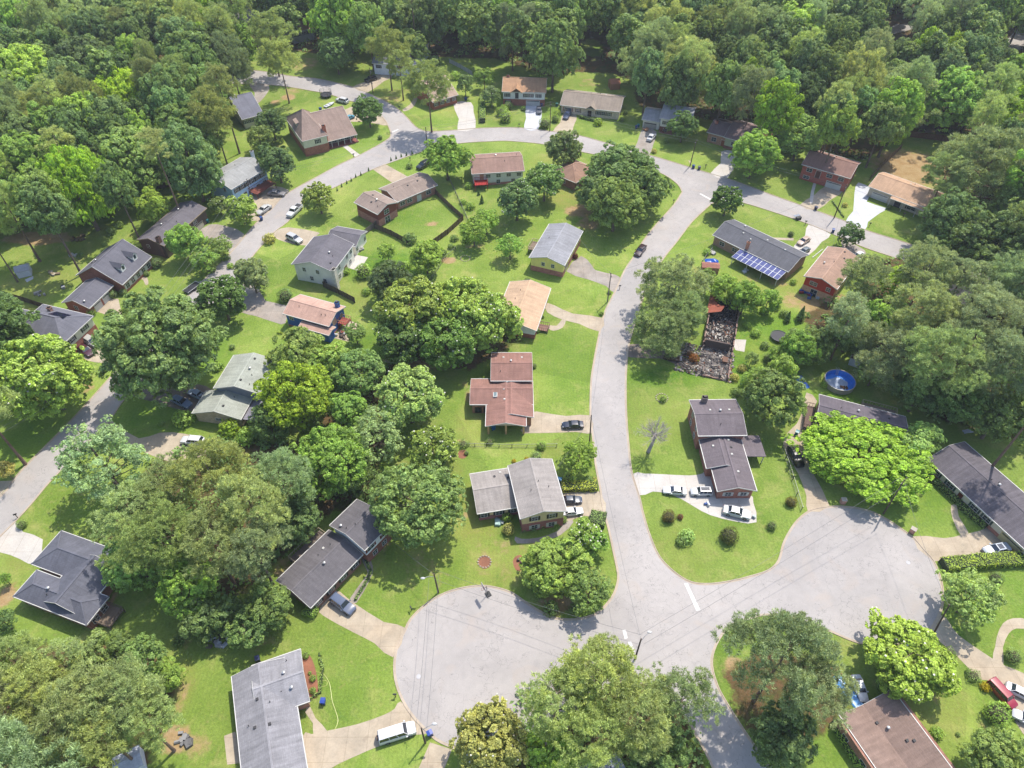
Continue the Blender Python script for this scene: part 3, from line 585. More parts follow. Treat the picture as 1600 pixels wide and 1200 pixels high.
# --- steep brown roof with chimney and porch (top left)
h = H_('porch_house', 'brick and cream house with steep brown roof, tall chimney and long front porch', (481,214), (547,198), (505,172), 5.6, 'steep brown roofed porch house', C(160,138,126), C(206,200,176))
w1 = h.wing([(481,219),(508,206),(452,193),(481,175)], 5.6, 'hip', .62, base=BR, bh=2.9, ov=0.35)
w2 = h.wing([(500,216),(547,198),(512,170),(540,186)], 3.2, 'gx', 0.46, brick=True, wall=C(196,186,160), ov=0.3)
h.win(w1, 'L', ev(3), 3.6, 0.9, 1.2); h.win(w1, 'F', [0.6], 3.6, 1.0, 1.3, BLK); h.win(w2, 'F', ev(5), 0.6, 1.3, 1.6, BLK)
h.chimney((505,196), 8.2, 1.1, 0.9, C(170,92,66)); 
rr = h.wing(None, 2.75, 'sy', 0.42, rect=(w2['x0']+0.6, w2['x1'], w2['y0']-2.6, w2['y0']+0.15), walls=False, post=[(w2['x0']+0.8+i*(w2['x1']-w2['x0']-1.2)/5, w2['y0']-2.4) for i in range(6)])
m = MB(); m.box(w2['x0']+0.6, w2['x1'], w2['y0']-2.7, w2['y0']+0.2, 0, 0.35); m.build('porch_floor', m_brick(C(120,56,46)), h.root)
d = MB(); X = w1['x0']+2.2; Y = (w1['y0']+w1['y1'])/2; d.box(X-1.2, X+2.0, Y-1.6, Y+1.6, 6.0, 7.9); dm = d.build('dormer', m_siding(C(206,200,176)), h.root)
d = MB(); d.extr([(X-1.4, 7.85), (X+2.6, 8.9), (X+2.6, 9.05), (X-1.4, 8.0)], 'y', Y-1.8, Y+1.8); d.build('dormer_roof', m_roof(C(168,146,132)), dm)

# --- pale blue two storey
h = H_('two_storey_house', 'two storey house with grey roof, pale blue gable wall and red brown deck', (361,296), (418,262), (321,277), 5.4, 'pale blue two storey house', C(168,168,166), C(214,222,232))
w1 = h.wing([(361,296),(418,262),(321,277)], 5.4, 'gx', 0.3, wall=C(170,200,232)); h.win(w1, 'F', ev(6), 3.3, 1.1, 1.3, BLK); h.win(w1, 'F', ev(4, .3), 0.6, 1.2, 1.4); h.win(w1, 'L', ev(2, .3, .7), 3.3, 0.9, 1.2)
h.vents(w1, [(0.3,0.6,'p'),(0.6,0.62,'p')]); h.chimney((393,236), 7.6, 0.9, 0.7, C(222,222,224)); x0, x1, y0, y1 = w1['w']; h.deck(x0+5.5, x1-0.5, y0-3.6, y0-0.02, 1.6, C(150,80,62))
# --- dark brown house
h = H_('ranch_house', 'long dark brown house with charcoal roof, brown chimney and basement garage', (260,381), (323,325), (213,375), 4.4, 'dark brown walled house', C(112,107,112), C(78,62,58))
w1 = h.wing([(260,381),(323,325),(213,375)], 4.4, 'gx', 0.34, wall=C(84,68,64), trim=C(170,150,120)); h.win(w1, 'F', [0.1,0.3,.55,.72], 2.5, 1.3, 1.2); h.win(w1, 'F', [0.78], 0.0, 3.4, 2.0, kind='garage_door', frame=C(214,206,184)); h.win(w1, 'L', [.3], 2.2, .8, 1)
h.vents(w1, [(0.35,0.6,'t'),(0.75,0.62,'t'),(.5,.3,'p')]); h.chimney((246,370), 6.6, 1.1, 0.9, C(96,62,52))
# --- brick, two dormers
h = H_('brick_house', 'brick house with dark roof, two white dormers and attached garage', (191,445), (237,401), (137,414), 3.2, 'brick house with two dormers', SLATE, BR)
w1 = h.wing([(191,445),(237,401),(137,414)], 3.2, 'gx', 0.62, brick=True); h.win(w1, 'F', ev(5), 0.9, 1.2, 1.3, WHITE); h.win(w1, 'R', [.5], 3.6, 1, 1.1); h.vents(w1, [(0.3,0.66,'t'),(.32,.8,'d')])
w2 = h.wing([(135,481),(177,446),(104,466)], 2.8, 'gx', 0.42, brick=True); h.win(w2, 'F', [0.3], 0, 2.6, 2.1, kind='garage_door'); h.win(w2, 'F', [0.68], 0, 2.6, 2.1, kind='garage_door'); h.win(w2, 'L', [.4], 1.0, 1, 1.1); h.vents(w2, [(.12,.22,'t')])
for f in (0.33, 0.72):
    X = w1['x0']+(w1['x1']-w1['x0'])*f; Yf = w1['y0']+(w1['y1']-w1['y0'])*0.13; Yb = Yf+3.0; z = 3.2+w1['rise']*0.3
    d = MB(); d.extr([(X-0.75, z-0.4), (X-0.75, z+1.3), (X, z+2.0), (X+0.75, z+1.3), (X+0.75, z-0.4)], 'y', Yf, Yb); dm = d.build('dormer', m_siding(WHITE), h.root)
    d = MB(); d.extr([(X-0.95, z+1.2), (X, z+2.12), (X+0.95, z+1.2), (X+0.95, z+1.1), (X, z+2.0), (X-0.95, z+1.1)], 'y', Yf-0.2, Yb+0.9); d.build('dormer_roof', m_roof(SLATE), dm)
    d = MB(); d.box(X-0.35, X+0.35, Yf-0.05, Yf+0.02, z+0.3, z+1.3); d.build('pane', m_glass(), dm)
p = h.L((131,428), 3); h.deck(w1['x0']-2.8, w1['x0']-0.05, w1['y1']-5.5, w1['y1']-2.2, 0.5, C(176,120,96), name='patio_deck')
# --- slate hip roof
h = H_('hip_roofed_house', 'split level house with slate hip roof, dark solar panels and carport', (21,519), (98,538), (67,475), 4.8, 'slate hip roofed house', C(116,116,126), C(200,198,176), ang=0)
h2 = None
w1 = h.wing([(98,538),(130,501),(67,475),(21,519)], 4.8, 'hip', 0.5, base=BR, bh=2.3); h.win(w1, 'R', [.25,.7], 3.0, 1.4, 1.1, BLK); h.win(w1, 'F', ev(3), 3.0, 1.2, 1.1); h.chimney((76,480), 7.2, 0.9, 0.8, C(150,110,92))
w2 = h.wing(None, 2.9, 'gx', 0.4, rect=(w1['x0']-13, w1['x0']+1.5, w1['y0']+1.0, w1['y1']-1.5), brick=True, wall=BR); h.win(w2, 'F', ev(4), .9, 1.2, 1.2, BLK)
m = MB(); 
for k in range(4):
    x = w1['x0']+(w1['x1']-w1['x0'])*0.46+k*1.1; yy = w1['y0']+(w1['y1']-w1['y0'])*0.66
    zz = 4.8+w1['rise']*(1-abs(0.66-.5)*2)
    s_ = w1['rise']/((w1['y1']-w1['y0'])/2); m.add([(x, yy-1.0, zz+s_*1.0+.1), (x+1.02, yy-1.0, zz+s_*1.0+.1), (x+1.02, yy+1.2, zz-s_*1.2+.1), (x, yy+1.2, zz-s_*1.2+.1), (x, yy-1.0, zz+s_*1.0+.03), (x+1.02, yy-1.0, zz+s_*1.0+.03), (x+1.02, yy+1.2, zz-s_*1.2+.03), (x, yy+1.2, zz-s_*1.2+.03)], [(0,1,2,3),(4,7,6,5),(0,4,5,1),(1,5,6,2),(2,6,7,3),(3,7,4,0)])
m.build('solar_panels', m_glass((0.012,0.013,0.03,1)), h.root)
# --- L shaped brick with red gable
h = H_('brick_house', 'L shaped brick house with tan roof and dark red gable beside a fenced lawn', (590,335), (622,316), (560,312), 4.6, 'L shaped brick house with red gable', C(158,140,128), C(150,98,80))
w1 = h.wing([(590,335),(622,316),(560,312)], 4.6, 'gy', 0.34, wall=C(120,50,48), base=C(160,108,88), bh=2.2); h.win(w1, 'F', [.45], 2.9, 1.7, 1.3); h.win(w1, 'F', [.45], 0.0, 1.8, 2.0, kind='window'); h.vents(w1, [(.45,.4,'t'),(.3,.5,'d'),(.6,.7,'d'),(.25,.2,'p')])
h = H_('brick_house_wing', 'x', (622,316), (681,291), (600,292), 3.0, None, C(160,142,130), C(158,110,90))
w2 = h.wing([(620,316),(681,290),(655,269)], 3.0, 'gx', 0.3, brick=True); h.win(w2, 'F', [.12,.3,.8], 1.0, 1.6, 1.1); h.win(w2, 'F', [.55], 0, 1.4, 2.0, kind='door'); h.vents(w2, [(.2,.6,'p'),(.45,.4,'d'),(.7,.42,'d')])
LJOIN = (h.root, 'L shaped brick house')
# --- white two storey
h = H_('two_storey_house', 'white two storey house with charcoal gable roof and pale stone chimney', (520,425), (553,381), (460,407), 5.3, 'white two storey house', C(114,110,116), C(226,222,210))
w1 = h.wing([(520,425),(553,381),(460,407)], 5.3, 'gx', 0.34); h.win(w1, 'L', [.25,.6], 3.4, .8, 1.1); h.win(w1, 'L', [.4,.75], 0.8, .8, 1.2); h.win(w1, 'F', [.3,.7,.9], 3.3, .9, 1.2); h.win(w1, 'F', [.55], 0, 1.6, 2.1, kind='door', frame=C(120,90,70)); h.win(w1, 'F', [.25,.8], 0.8, 1.0, 1.2)
h.vents(w1, [(.45,.3,'t'),(.4,.2,'p'),(.2,.15,'d')]); h.chimney((521,420), 6.6, 1.2, 0.8, C(206,196,180))
w2 = h.wing([(569,368),(542,356),(553,385),(520,362)], 3.2, 'gy', 0.34); h.win(w2, 'F', ev(2), 1, 1, 1.1)
# --- bright blue house
h = H_('blue_house', 'bright blue house with salmon roof, raised red deck and patio', (446,491), (514,510), (469,460), 4.2, 'bright blue house', C(204,166,148), C(30,92,170))
w1 = h.wing([(446,491),(514,510),(469,460)], 4.2, 'gx', 0.36, base=BRP, bh=.5); h.win(w1, 'F', ev(3), 2.4, 1.1, 1.0); h.win(w1, 'R', [.35], 2.3, 1.5, 1.6, kind='door', frame=C(226,190,170)); h.win(w1, 'R', [.8], 2.2, .8, 1.1); h.vents(w1, [(.25,.35,'p'),(.75,.28,'p'),(.83,.3,'p')])
x0, x1, y0, y1 = w1['w']; h.deck(x1+0.08, x1+2.5, y0+3.4, y0+5.8, 2.0, C(176,86,70), rail=C(196,150,110)); h.chimney((526,472), 6.2, .9, .9, C(40,84,150))
w2 = h.wing([(470,506),(514,524),(484,500)], 3.0, 'gx', 0.3, wall=C(30,92,170))
# --- grey green split level
h = H_('split_level_house', 'split level house with two pale grey green roofs and lean-to', (372,655), (395,614), (307,634), 3.6, 'grey green split level house', C(176,180,168), C(168,158,138))
w1 = h.wing([(372,655),(396,620),(307,634)], 3.0, 'gx', 0.3, ov=.4, brick=True, wall=C(176,156,132)); h.win(w1, 'L', [.5], 1.2, 1.4, .7); h.vents(w1, [(.3,.4,'d'),(.75,.3,'p')])
w2 = h.wing([(393,614),(434,563),(340,596)], 5.4, 'gx', 0.3, wall=C(120,126,138)); h.vents(w2, [(.2,.45,'d'),(.85,.42,'d'),(.55,.4,'t'),(.15,.25,'p'),(.4,.3,'p'),(.3,.15,'p')]); h.win(w2, 'F', ev(4), 3.4, 1, 1.1); h.win(w2, 'F', ev(4), .8, 1, 1.1)
w3 = h.wing(None, 2.5, 'flat', 0.05, rect=(w1['x0']+0.5, w1['x1']+2.5, w1['y0']-4.2, w1['y0']-0.1), walls=False, roof=C(142,140,150), post=[(w1['x0']+.8, w1['y0']-4), (w1['x1']+2.2, w1['y0']-4), ((w1['x0']+w1['x1'])/2+1, w1['y0']-4)])
# --- dark split level with white wall
h = H_('split_level_house', 'dark roofed split level house with white upper wall and rear deck', (485,950), (567,866), (437,902), 3.1, 'dark roofed house with white upper wall', C(112,108,112), C(150,110,90))
w1 = h.wing([(485,950),(567,866),(437,902)], 3.1, 'gx', 0.3, brick=True, wall=C(136,92,72)); h.win(w1, 'F', ev(4), .9, 1.2, 1.1, BLK); h.vents(w1, [(.55,.42,'t'),(.72,.72,'b'),(.82,.66,'p'),(.6,.68,'p')])
w2 = h.wing([(571,858),(612,817),(515,821)], 5.4, 'gx', 0.3, wall=C(226,228,234), base=C(128,70,50), bh=2.6); h.win(w2, 'F', [.2,.8], 3.3, 1.6, 1.2, C(120,36,40)); h.vents(w2, [(.12,.75,'t'),(.15,.6,'p'),(.35,.5,'p')]); h.win(w2, 'F', [.3,.7], .7, 1, 1.2)
h.deck(w1['x1']-8.0, w1['x1']-0.5, w1['y1']+0.02, w1['y1']+2.6, 1.2, C(130,116,104), rail=C(196,180,150))
def TRECT(P, k):
    xs = [P[0].x, P[6].x]; far = P[6].x+ (8 if P[6].x > P[0].x else -8); y = (P[1].y+P[2].y)/2
    if k == 0: return (min(P[0].x, far), max(P[0].x, far), 0, y)
    x = [P[4].x, P[5].x, P[3].x]; return ((P[3].x+P[4].x)/2, P[5].x, y*.35, P[4].y) if P[5].x > P[4].x else (P[5].x, (P[3].x+P[4].x)/2, y*.35, P[4].y)
# --- grey T shaped
h = H_('ranch_house', 'house with long weathered grey T shaped roof and patio at the rear', (362,1057), (377,1200), (465,1102), 3.1, 'grey T roofed house', C(152,150,154), C(156,112,92))
Pp = [h.L(q, 3.1) for q in ((362,1057),(465,1102),(478,1197),(405,1035),(470,1016),(485,1095),(377,1200))]; print('T', [tuple(round(c,1) for c in q) for q in Pp])
w1 = h.wing(None, 3.1, 'gx', 0.3, streak=.35, brick=True, rect=TRECT(Pp, 0)); h.vents(w1, [(.25,.8,'p'),(.3,.6,'p'),(.25,.4,'d'),(.45,.55,'d'),(.43,.3,'d'),(.4,.2,'p')]); h.win(w1, 'R', ev(4), .9, 1.3, 1.2, BLK); h.win(w1, 'L', ev(5), .9, 1.1, 1.2)
w2 = h.wing(None, 3.15, 'gy', 0.3, roof=C(160,158,162), streak=.3, brick=True, rect=TRECT(Pp, 1)); h.vents(w2, [(.4,.62,'t'),(.7,.72,'t'),(.15,.7,'p')])
# --- charcoal hip
h = H_('hip_roofed_house', 'brick house with charcoal hip roof in an L plan and small rear deck', (20,932), (135,977), (54,877), 3.2, 'charcoal hip roofed house', C(108,109,120), C(130,76,58))
w1 = h.wing([(20,932),(135,977),(166,931)], 3.2, 'hip', 0.55, brick=True); h.win(w1, 'R', [.3,.75], 1.0, 1.2, 1.2); h.win(w1, 'F', ev(5), .9, 1.1, 1.2); h.vents(w1, [(.38,.52,'t'),(.4,.35,'p')])
P = [h.L(p, 3.2) for p in ((54,877),(67,844),(96,829),(166,854))]
w2 = h.wing(None, 3.2, 'hip', 0.5, rect=(P[0].x-.2, max(P[3].x, P[0].x+14), (P[0].y+P[1].y)/2-2.6, max(P[2].y, P[3].y)), brick=True)
w3 = h.wing(None, 3.2, 'gy', 0.5, rect=(w1['x0']+5.2, w1['x1']-2.0, w1['y1']-4.5, w2['y0']+4.5), brick=True)
h.win(w2, 'L', [.5], 0, 4.6, 2.1, kind='garage_door'); h.deck(w1['x1']-.4, w1['x1']+2.4, w1['y1']-4.0, w1['y1']-.4, .9, C(140,122,104))
# --- brown roof, red deck (bottom right)
h = H_('ranch_house', 'house with wide brown gable roof and narrow red side deck', (1312,1116), (1397,1075), (1365,1200), 3.3, 'brown roofed house with red deck', C(150,126,114), C(140,96,76))
P = [h.L(p, 3.3) for p in ((1312,1116),(1397,1075),(1365,1200),(1485,1200))]
x0, x1 = (P[0].x+P[2].x)/2, (P[1].x+P[3].x)/2; yy = [p.y for p in P[:2]]; far = sum(yy)/2
w1 = h.wing(None, 3.3, 'gy', 0.3, rect=(x0, x1, min(P[2].y, P[3].y)-9, far) if P[2].y < far else (x0, x1, far, max(P[2].y, P[3].y)+9), brick=True, streak=.3)
h.vents(w1, [(.52,.86,'d'),(.6,.8,'t'),(.6,.7,'p'),(.72,.68,'d'),(.8,.66,'d'),(.66,.6,'p'),(.52,.5,'d'),(.55,.44,'t'),(.78,.78,'p')] if P[2].y < far else [(.52,.14,'d'),(.6,.2,'t'),(.72,.32,'d'),(.8,.34,'d'),(.52,.5,'d')])
h.deck(w1['x1']-.35, w1['x1']+1.7, w1['y1']-16, w1['y1']-9.2, 1.0, C(186,48,52), rail=C(214,196,150)); h.win(w1, 'L', ev(5), .9, 1.1, 1.2)
# --- long charcoal, right edge
h = H_('ranch_house', 'long low house with streaked charcoal roof behind clipped hedges', (1452,721), (1597,854), (1507,690), 3.0, 'long charcoal roofed house', C(108,102,108), C(196,186,150))
w1 = h.wing([(1452,721),(1612,868),(1507,690)], 3.0, 'gx', 0.3, streak=.4, wall=C(206,198,176), base=BRP, bh=.9); h.win(w1, 'F', [.1,.25,.5,.62], 1.1, 1.5, 1.1, C(60,84,80)); h.win(w1, 'F', [.36], 0, 1, 2.1, kind='door', frame=C(120,50,44)); h.win(w1, 'F', [.86], 0, 4.6, 2.1, kind='garage_door', frame=C(222,206,150)); h.vents(w1, [(.46,.6,'t'),(.44,.66,'p'),(.4,.56,'p')])
# --- behind lime tree
h = H_('ranch_house', 'dark brown roofed house half hidden behind a bright lime green tree', (1274,663), (1412,700), (1283,617), 3.4, 'house behind the lime green tree', C(112,104,112), C(128,84,70))
w1 = h.wing([(1274,663),(1413,698),(1283,617),(1415,652)], 3.4, 'gx', 0.3, brick=True); h.vents(w1, [(.45,.66,'t'),(.8,.7,'d'),(.25,.6,'p')]); h.win(w1, 'F', ev(5), 1, 1.2, 1.2); h.win(w1, 'L', [.4], 1, 1.2, 1.2)
h.deck(w1['x0']+9.2, w1['x1']-1.5, w1['y1']-.3, w1['y1']+2.5, 2.0, C(150,130,110), rail=C(200,180,150)); h.deck(w1['x0']-1.9, w1['x0']-.1, w1['y0']+.5, w1['y1']-2, 1.3, C(120,96,84), name='side_stairs')
# --- split level with carport
h = H_('split_level_house', 'brown roofed split level house with three roof levels and small carport', (1091,681), (1162,680), (1081,625), 4.9, 'brown roofed house with carport', C(120,110,114), C(150,92,74))
w1 = h.wing([(1091,681),(1162,680),(1082,625),(1150,625)], 5.0, 'gx', 0.25, brick=True); h.vents(w1, [(.35,.62,'b'),(.75,.62,'b'),(.55,.58,'t'),(.5,.25,'p')]); h.chimney((1102,620), 6.8, 1.1, .8, C(120,104,96)); h.win(w1, 'L', [.3,.7], 3.1, 1, 1.1); h.win(w1, 'L', [.3,.7], .8, 1, 1.1)
w2 = h.wing([(1121,767),(1180,767),(1157,684),(1112,690)], 3.1, 'gy', 0.32, brick=True); h.win(w2, 'F', [.3,.75], 1.0, 1.1, 1.0, WHITE); h.vents(w2, [(.6,.9,'b'),(.58,.62,'b'),(.62,.76,'d'),(.62,.3,'b')])
w3 = h.wing([(1097,687),(1104,732),(1150,690)], 3.3, 'gy', 0.3, brick=True); h.vents(w3, [(.3,.7,'b')])
w4 = h.wing([(1158,680),(1187,681),(1191,712),(1163,713)], 2.7, 'sx', -0.04, walls=False, trim=C(150,140,130)); x0, x1, y0, y1 = w4['x0'], w4['x1'], w4['y0'], w4['y1']
for X, Y in ((x1-.3, y0+.3), (x1-.3, y1-.3)): m = MB(); m.box(X-.08, X+.08, Y-.08, Y+.08, 0, 2.5); m.build('carport_post', m_plain(WHITE), h.root)
# --- red roofed
h = H_('red_roofed_house', 'brick house with red brown cross gable roof, skylight and open carport', (760,666), (819,666), (767,552), 3.3, 'red roofed house', C(158,118,106), C(160,112,84))
w1 = h.wing([(767,594),(832,595),(768,551),(831,551)], 4.6, 'gx', 0.28, brick=True); h.vents(w1, [(.48,.55,'t'),(.75,.75,'b'),(.3,.75,'b'),(.23,.25,'p')])
w2 = h.wing([(762,665),(819,666),(761,600),(821,600)], 3.3, 'gy', 0.26, walls=False, streak=.35); w2['w'] = (w2['x0']+.4, w2['x1']-.4, w2['y0']+4.8, w2['y1']-.3); m = MB(); a, b, c_, d_ = w2['w']; m.box(a, b, c_, d_, 0, 3.2); m.build('wall', m_brick(C(160,112,84)), h.root)
for k in (w2['x0']+.5, (w2['x0']+w2['x1'])/2, w2['x1']-.5): m = MB(); m.box(k-.2, k+.2, w2['y0']+.5, w2['y0']+.9, 0, 3.1 if k != (w2['x0']+w2['x1'])/2 else 3.9); m.build('carport_pillar', m_brick(C(200,160,110)), h.root)
m = MB(); m.extr([(w2['x0']+.05, 3.2), ((w2['x0']+w2['x1'])/2, 3.2+w2['rise']-.2), (w2['x1']-.05, 3.2)], 'y', w2['y0']+.3, w2['y0']+.5); m.build('gable_wall', m_siding(C(206,190,170)), h.root)
h.vents(w2, [(.46,.55,'b'),(.44,.8,'b'),(.52,.97,'b')])
w3 = h.wing([(734,632),(780,632),(737,592),(832,592)], 3.35, 'gx', 0.28, brick=True); h.win(w3, 'F', ev(3,.1,.4), .3, 1.3, 1.6, frame=C(60,50,40)); h.win(w3, 'R', [.4], .9, 1.4, 1.2)
w4 = h.wing(None, 3.3, 'gy', 0.24, rect=((w2['x0']+w2['x1'])/2-3.6, w3['x1']+.0, w3['y0']-3.6, w3['y1']-.5), brick=True)
m = MB(); X = w3['x0']+(w3['x1']-w3['x0'])*.4; Y = w3['y0']+(w3['y1']-w3['y0'])*.3; m.box(X-.45, X+.45, Y-.7, Y+.7, 3.6, 4.15); sk = m.build('skylight', m_plain(WHITE), h.root); m = MB(); m.box(X-.33, X+.33, Y-.55, Y+.55, 4.1, 4.18); m.build('pane', m_glass((.1,.14,.14,1)), sk)
# --- tan roofed
h = H_('tan_roofed_house', 'white sided house with tan roof and small brick entry porch', (785,508), (838,517), (797,442), 3.2, 'tan roofed house', C(208,176,144), C(222,222,220))
w1 = h.wing([(783,506),(838,517),(859,452),(797,440)], 3.2, 'gy', 0.3, base=BR, bh=1.3, ov=.5); h.vents(w1, [(.35,.75,'p'),(.3,.55,'p')]); h.win(w1, 'F', [.5], 1.4, 1.1, 1); h.win(w1, 'R', [.3,.8], 1.2, 1.2, 1.1)
h.deck(w1['x1']-.4, w1['x1']+2.2, w1['y0']+3.2, w1['y0']+5.4, .7, C(160,120,104), name='entry_porch')
# --- yellow gabled
h = H_('yellow_house', 'yellow house with grey gable roof, brick base and small rear deck', (882,415), (911,361), (831,395), 4.3, 'yellow gabled house', C(160,160,164), C(232,220,128))
w1 = h.wing([(882,415),(911,361),(831,395)], 4.3, 'gx', 0.3, base=BRP, bh=1.6, streak=.35); h.win(w1, 'L', [.38,.68], 2.4, .8, 1.0); h.win(w1, 'F', ev(3), 2.4, 1.1, 1.1); h.win(w1, 'F', [.2], 0, 2.6, 2.0, kind='garage_door', frame=C(200,190,150)); h.vents(w1, [(.55,.75,'p')])
h.deck(w1['x0']+7, w1['x0']+11, w1['y1']-.4, w1['y1']+2.8, 1.6, C(150,130,110), rail=C(206,190,160))
# --- pink roofed with red deck
h = H_('pink_roofed_house', 'pale sided house with pinkish roof and bright red rear deck', (737,271), (815,266), (812,237), 4.4, 'pink roofed house', C(160,128,114), C(206,204,196))
w1 = h.wing([(737,272),(815,266),(812,237),(736,243)], 4.4, 'gx', 0.32, base=BRP, bh=.8); h.win(w1, 'F', ev(4,.3,.92), 2.6, 1.3, 1.0); h.win(w1, 'F', [.17], 2.0, 1.2, 1.9, kind='door', frame=C(200,150,120)); h.win(w1, 'F', [.5,.8], .5, 1.1, 1.2); h.vents(w1, [(.5,.65,'t'),(.65,.35,'p'),(.9,.62,'p')])
x0, x1, y0, y1 = w1['w']; h.deck(x0+.2, x0+4.2, y0-3.0, y0-.08, 2.0, C(196,40,36), rail=C(186,50,44))
# --- small brown among trees
h = H_('small_house', 'small brown hip roofed house tucked between the trees', (900,285), (927,266), (876,262), 3.0, 'small brown roofed house', C(166,132,112), C(130,84,64))
w1 = h.wing([(900,286),(930,262),(876,262),(893,248)], 3.0, 'hip', .5, brick=True); h.vents(w1, [(.3,.3,'p')]); h.win(w1, 'L', [.5], 1, 1, 1.1); h.win(w1, 'F', ev(3), 1, 1, 1.1)
# --- orange roofed white
h = H_('two_storey_house', 'white two storey house with orange brown roof and wide white garage', (784,143), (852,145), (855,122), 5.2, 'orange roofed white house', C(190,148,112), C(222,220,214))
w1 = h.wing([(784,143),(852,145),(855,122),(790,120)], 5.2, 'gx', 0.42, base=BR, bh=2.4); h.win(w1, 'F', [.1,.55,.66,.85], 3.2, 1.2, 1.2, BLK); h.win(w1, 'F', [.72], 0, 5.0, 2.1, kind='garage_door'); h.win(w1, 'F', [.33], 2.6, 1.2, 2.1, kind='door', frame=C(60,60,80)); h.win(w1, 'F', [.12], .6, 1.4, 1.2, BLK); h.chimney((794,118), 8.2, 1, .8)
m = MB(); X = w1['x0']+(w1['x1']-w1['x0'])*.33; m.extr([(X-2.2, 5.3), (X, 6.9), (X+2.2, 5.3), (X+2.2, 5.15), (X, 6.7), (X-2.2, 5.15)], 'y', w1['y0']-1.0, w1['y0']+3.5); m.build('porch_roof', m_roof(C(190,148,112)), h.root)
# --- long beige brick
h = H_('ranch_house', 'long beige brick house with taupe roof and small central gable', (877,163), (970,174), (976,150), 3.1, 'long beige brick house', C(160,146,132), C(196,178,152))
w1 = h.wing([(877,163),(969,175),(976,150),(886,140)], 3.1, 'gx', .36, brick=True); h.win(w1, 'F', [.12], 1, 2.6, 1.2, C(160,80,64)); h.win(w1, 'F', [.3,.65,.74,.83], 1, 1.1, 1.2, C(100,84,70)); h.win(w1, 'F', [.5], 0, 1.4, 2.1, kind='door', frame=C(60,44,40)); h.vents(w1, [(.45,.6,'p'),(.7,.62,'b'),(.6,.64,'p')])
m = MB(); X = w1['x0']+(w1['x1']-w1['x0'])*.52; m.extr([(X-1.9, 3.1), (X, 4.5), (X+1.9, 3.1), (X+1.9, 2.95), (X, 4.3), (X-1.9, 2.95)], 'y', w1['y0']-.9, w1['y0']+3.2); m.build('porch_roof', m_roof(C(166,152,138)), h.root)
# --- grey split, white siding
h = H_('split_level_house', 'split level house with light grey roofs and white siding over garage', (1005,186), (1031,190), (1012,167), 3.0, 'grey split level house', C(178,176,178), C(216,212,200))
w1 = h.wing([(1005,187),(1033,191),(1012,167)], 3.0, 'gx', .36); h.win(w1, 'F', [.45], 0, 4.4, 2.1, kind='garage_door', frame=C(200,194,180))
w2 = h.wing([(1032,184),(1080,192),(1041,160),(1088,167)], 5.4, 'gx', .36, base=BRD, bh=2.4); h.win(w2, 'F', [.2,.8], 3.3, 1.6, 1.1, BLK); h.vents(w2, [(.5,.6,'b')]); h.win(w2, 'F', [.2,.6], .7, 1.2, 1.2)
# --- brown roof green siding
h = H_('split_level_house', 'house with purplish brown roof, brick left half and pale green siding', (1111,208), (1170,224), (1187,198), 3.6, 'brown roofed house with green siding', C(140,118,116), C(164,170,140))
w1 = h.wing([(1111,208),(1143,216),(1151,192),(1122,187)], 3.6, 'gx', .36, brick=True, wall=C(170,126,100)); h.win(w1, 'F', [.3], .9, 1.6, 1.3); h.win(w1, 'F', [.72], 0, 1.2, 2.1, kind='door', frame=C(170,90,50))
w2 = h.wing([(1142,217),(1171,224),(1187,196),(1152,190)], 3.9, 'gx', .36, base=BRD, bh=1.0); h.win(w2, 'F', [.4], 1.6, 1.6, 1.2); h.chimney((1121,188), 6.2, .9, .8)
# --- red brick, white garage
h = H_('brick_house', 'red brick raised house with maroon roof and white basement garage', (1254,257), (1329,279), (1340,256), 5.0, 'red brick house with white garage', C(152,118,106), C(160,74,54))
w1 = h.wing([(1254,257),(1329,279),(1340,256),(1271,233)], 5.0, 'gx', .36, brick=True); h.win(w1, 'F', [.16,.6,.85], 3.1, 1.6, 1.1); h.win(w1, 'F', [.36], 1.8, 1.4, 2.4, kind='door', frame=C(110,60,50)); h.win(w1, 'F', [.74], 0, 4.6, 2.1, kind='garage_door'); h.win(w1, 'F', [.14], .7, 1.8, .9); h.vents(w1, [(.5,.6,'b'),(.52,.7,'p')])
# --- tan roof porch
h = H_('ranch_house', 'tan roofed house with white porch columns and white garage door', (1362,293), (1457,328), (1380,269), 3.3, 'tan roofed porch house', C(206,170,140), C(176,166,152))
w1 = h.wing([(1362,293),(1457,328),(1380,269),(1472,301)], 3.3, 'gx', .34, wall=C(180,168,150)); h.win(w1, 'F', [.2], 0, 4.8, 2.1, kind='garage_door'); h.win(w1, 'F', [.5], 0, 1.8, 2.1, kind='door', frame=C(40,36,60)); h.win(w1, 'F', [.72], .7, 2.4, 1.3, BLK); h.vents(w1, [(.5,.6,'b'),(.55,.7,'p'),(.78,.64,'p'),(.8,.64,'p')])
x0, x1, y0, y1 = w1['w']; rr = h.wing(None, 3.05, 'sy', .1, rect=(x0+(x1-x0)*.38, x1-.3, y0-2.0, y0-.1), walls=False, post=[(x0+(x1-x0)*f, y0-1.8) for f in (.39, .6, .82)])
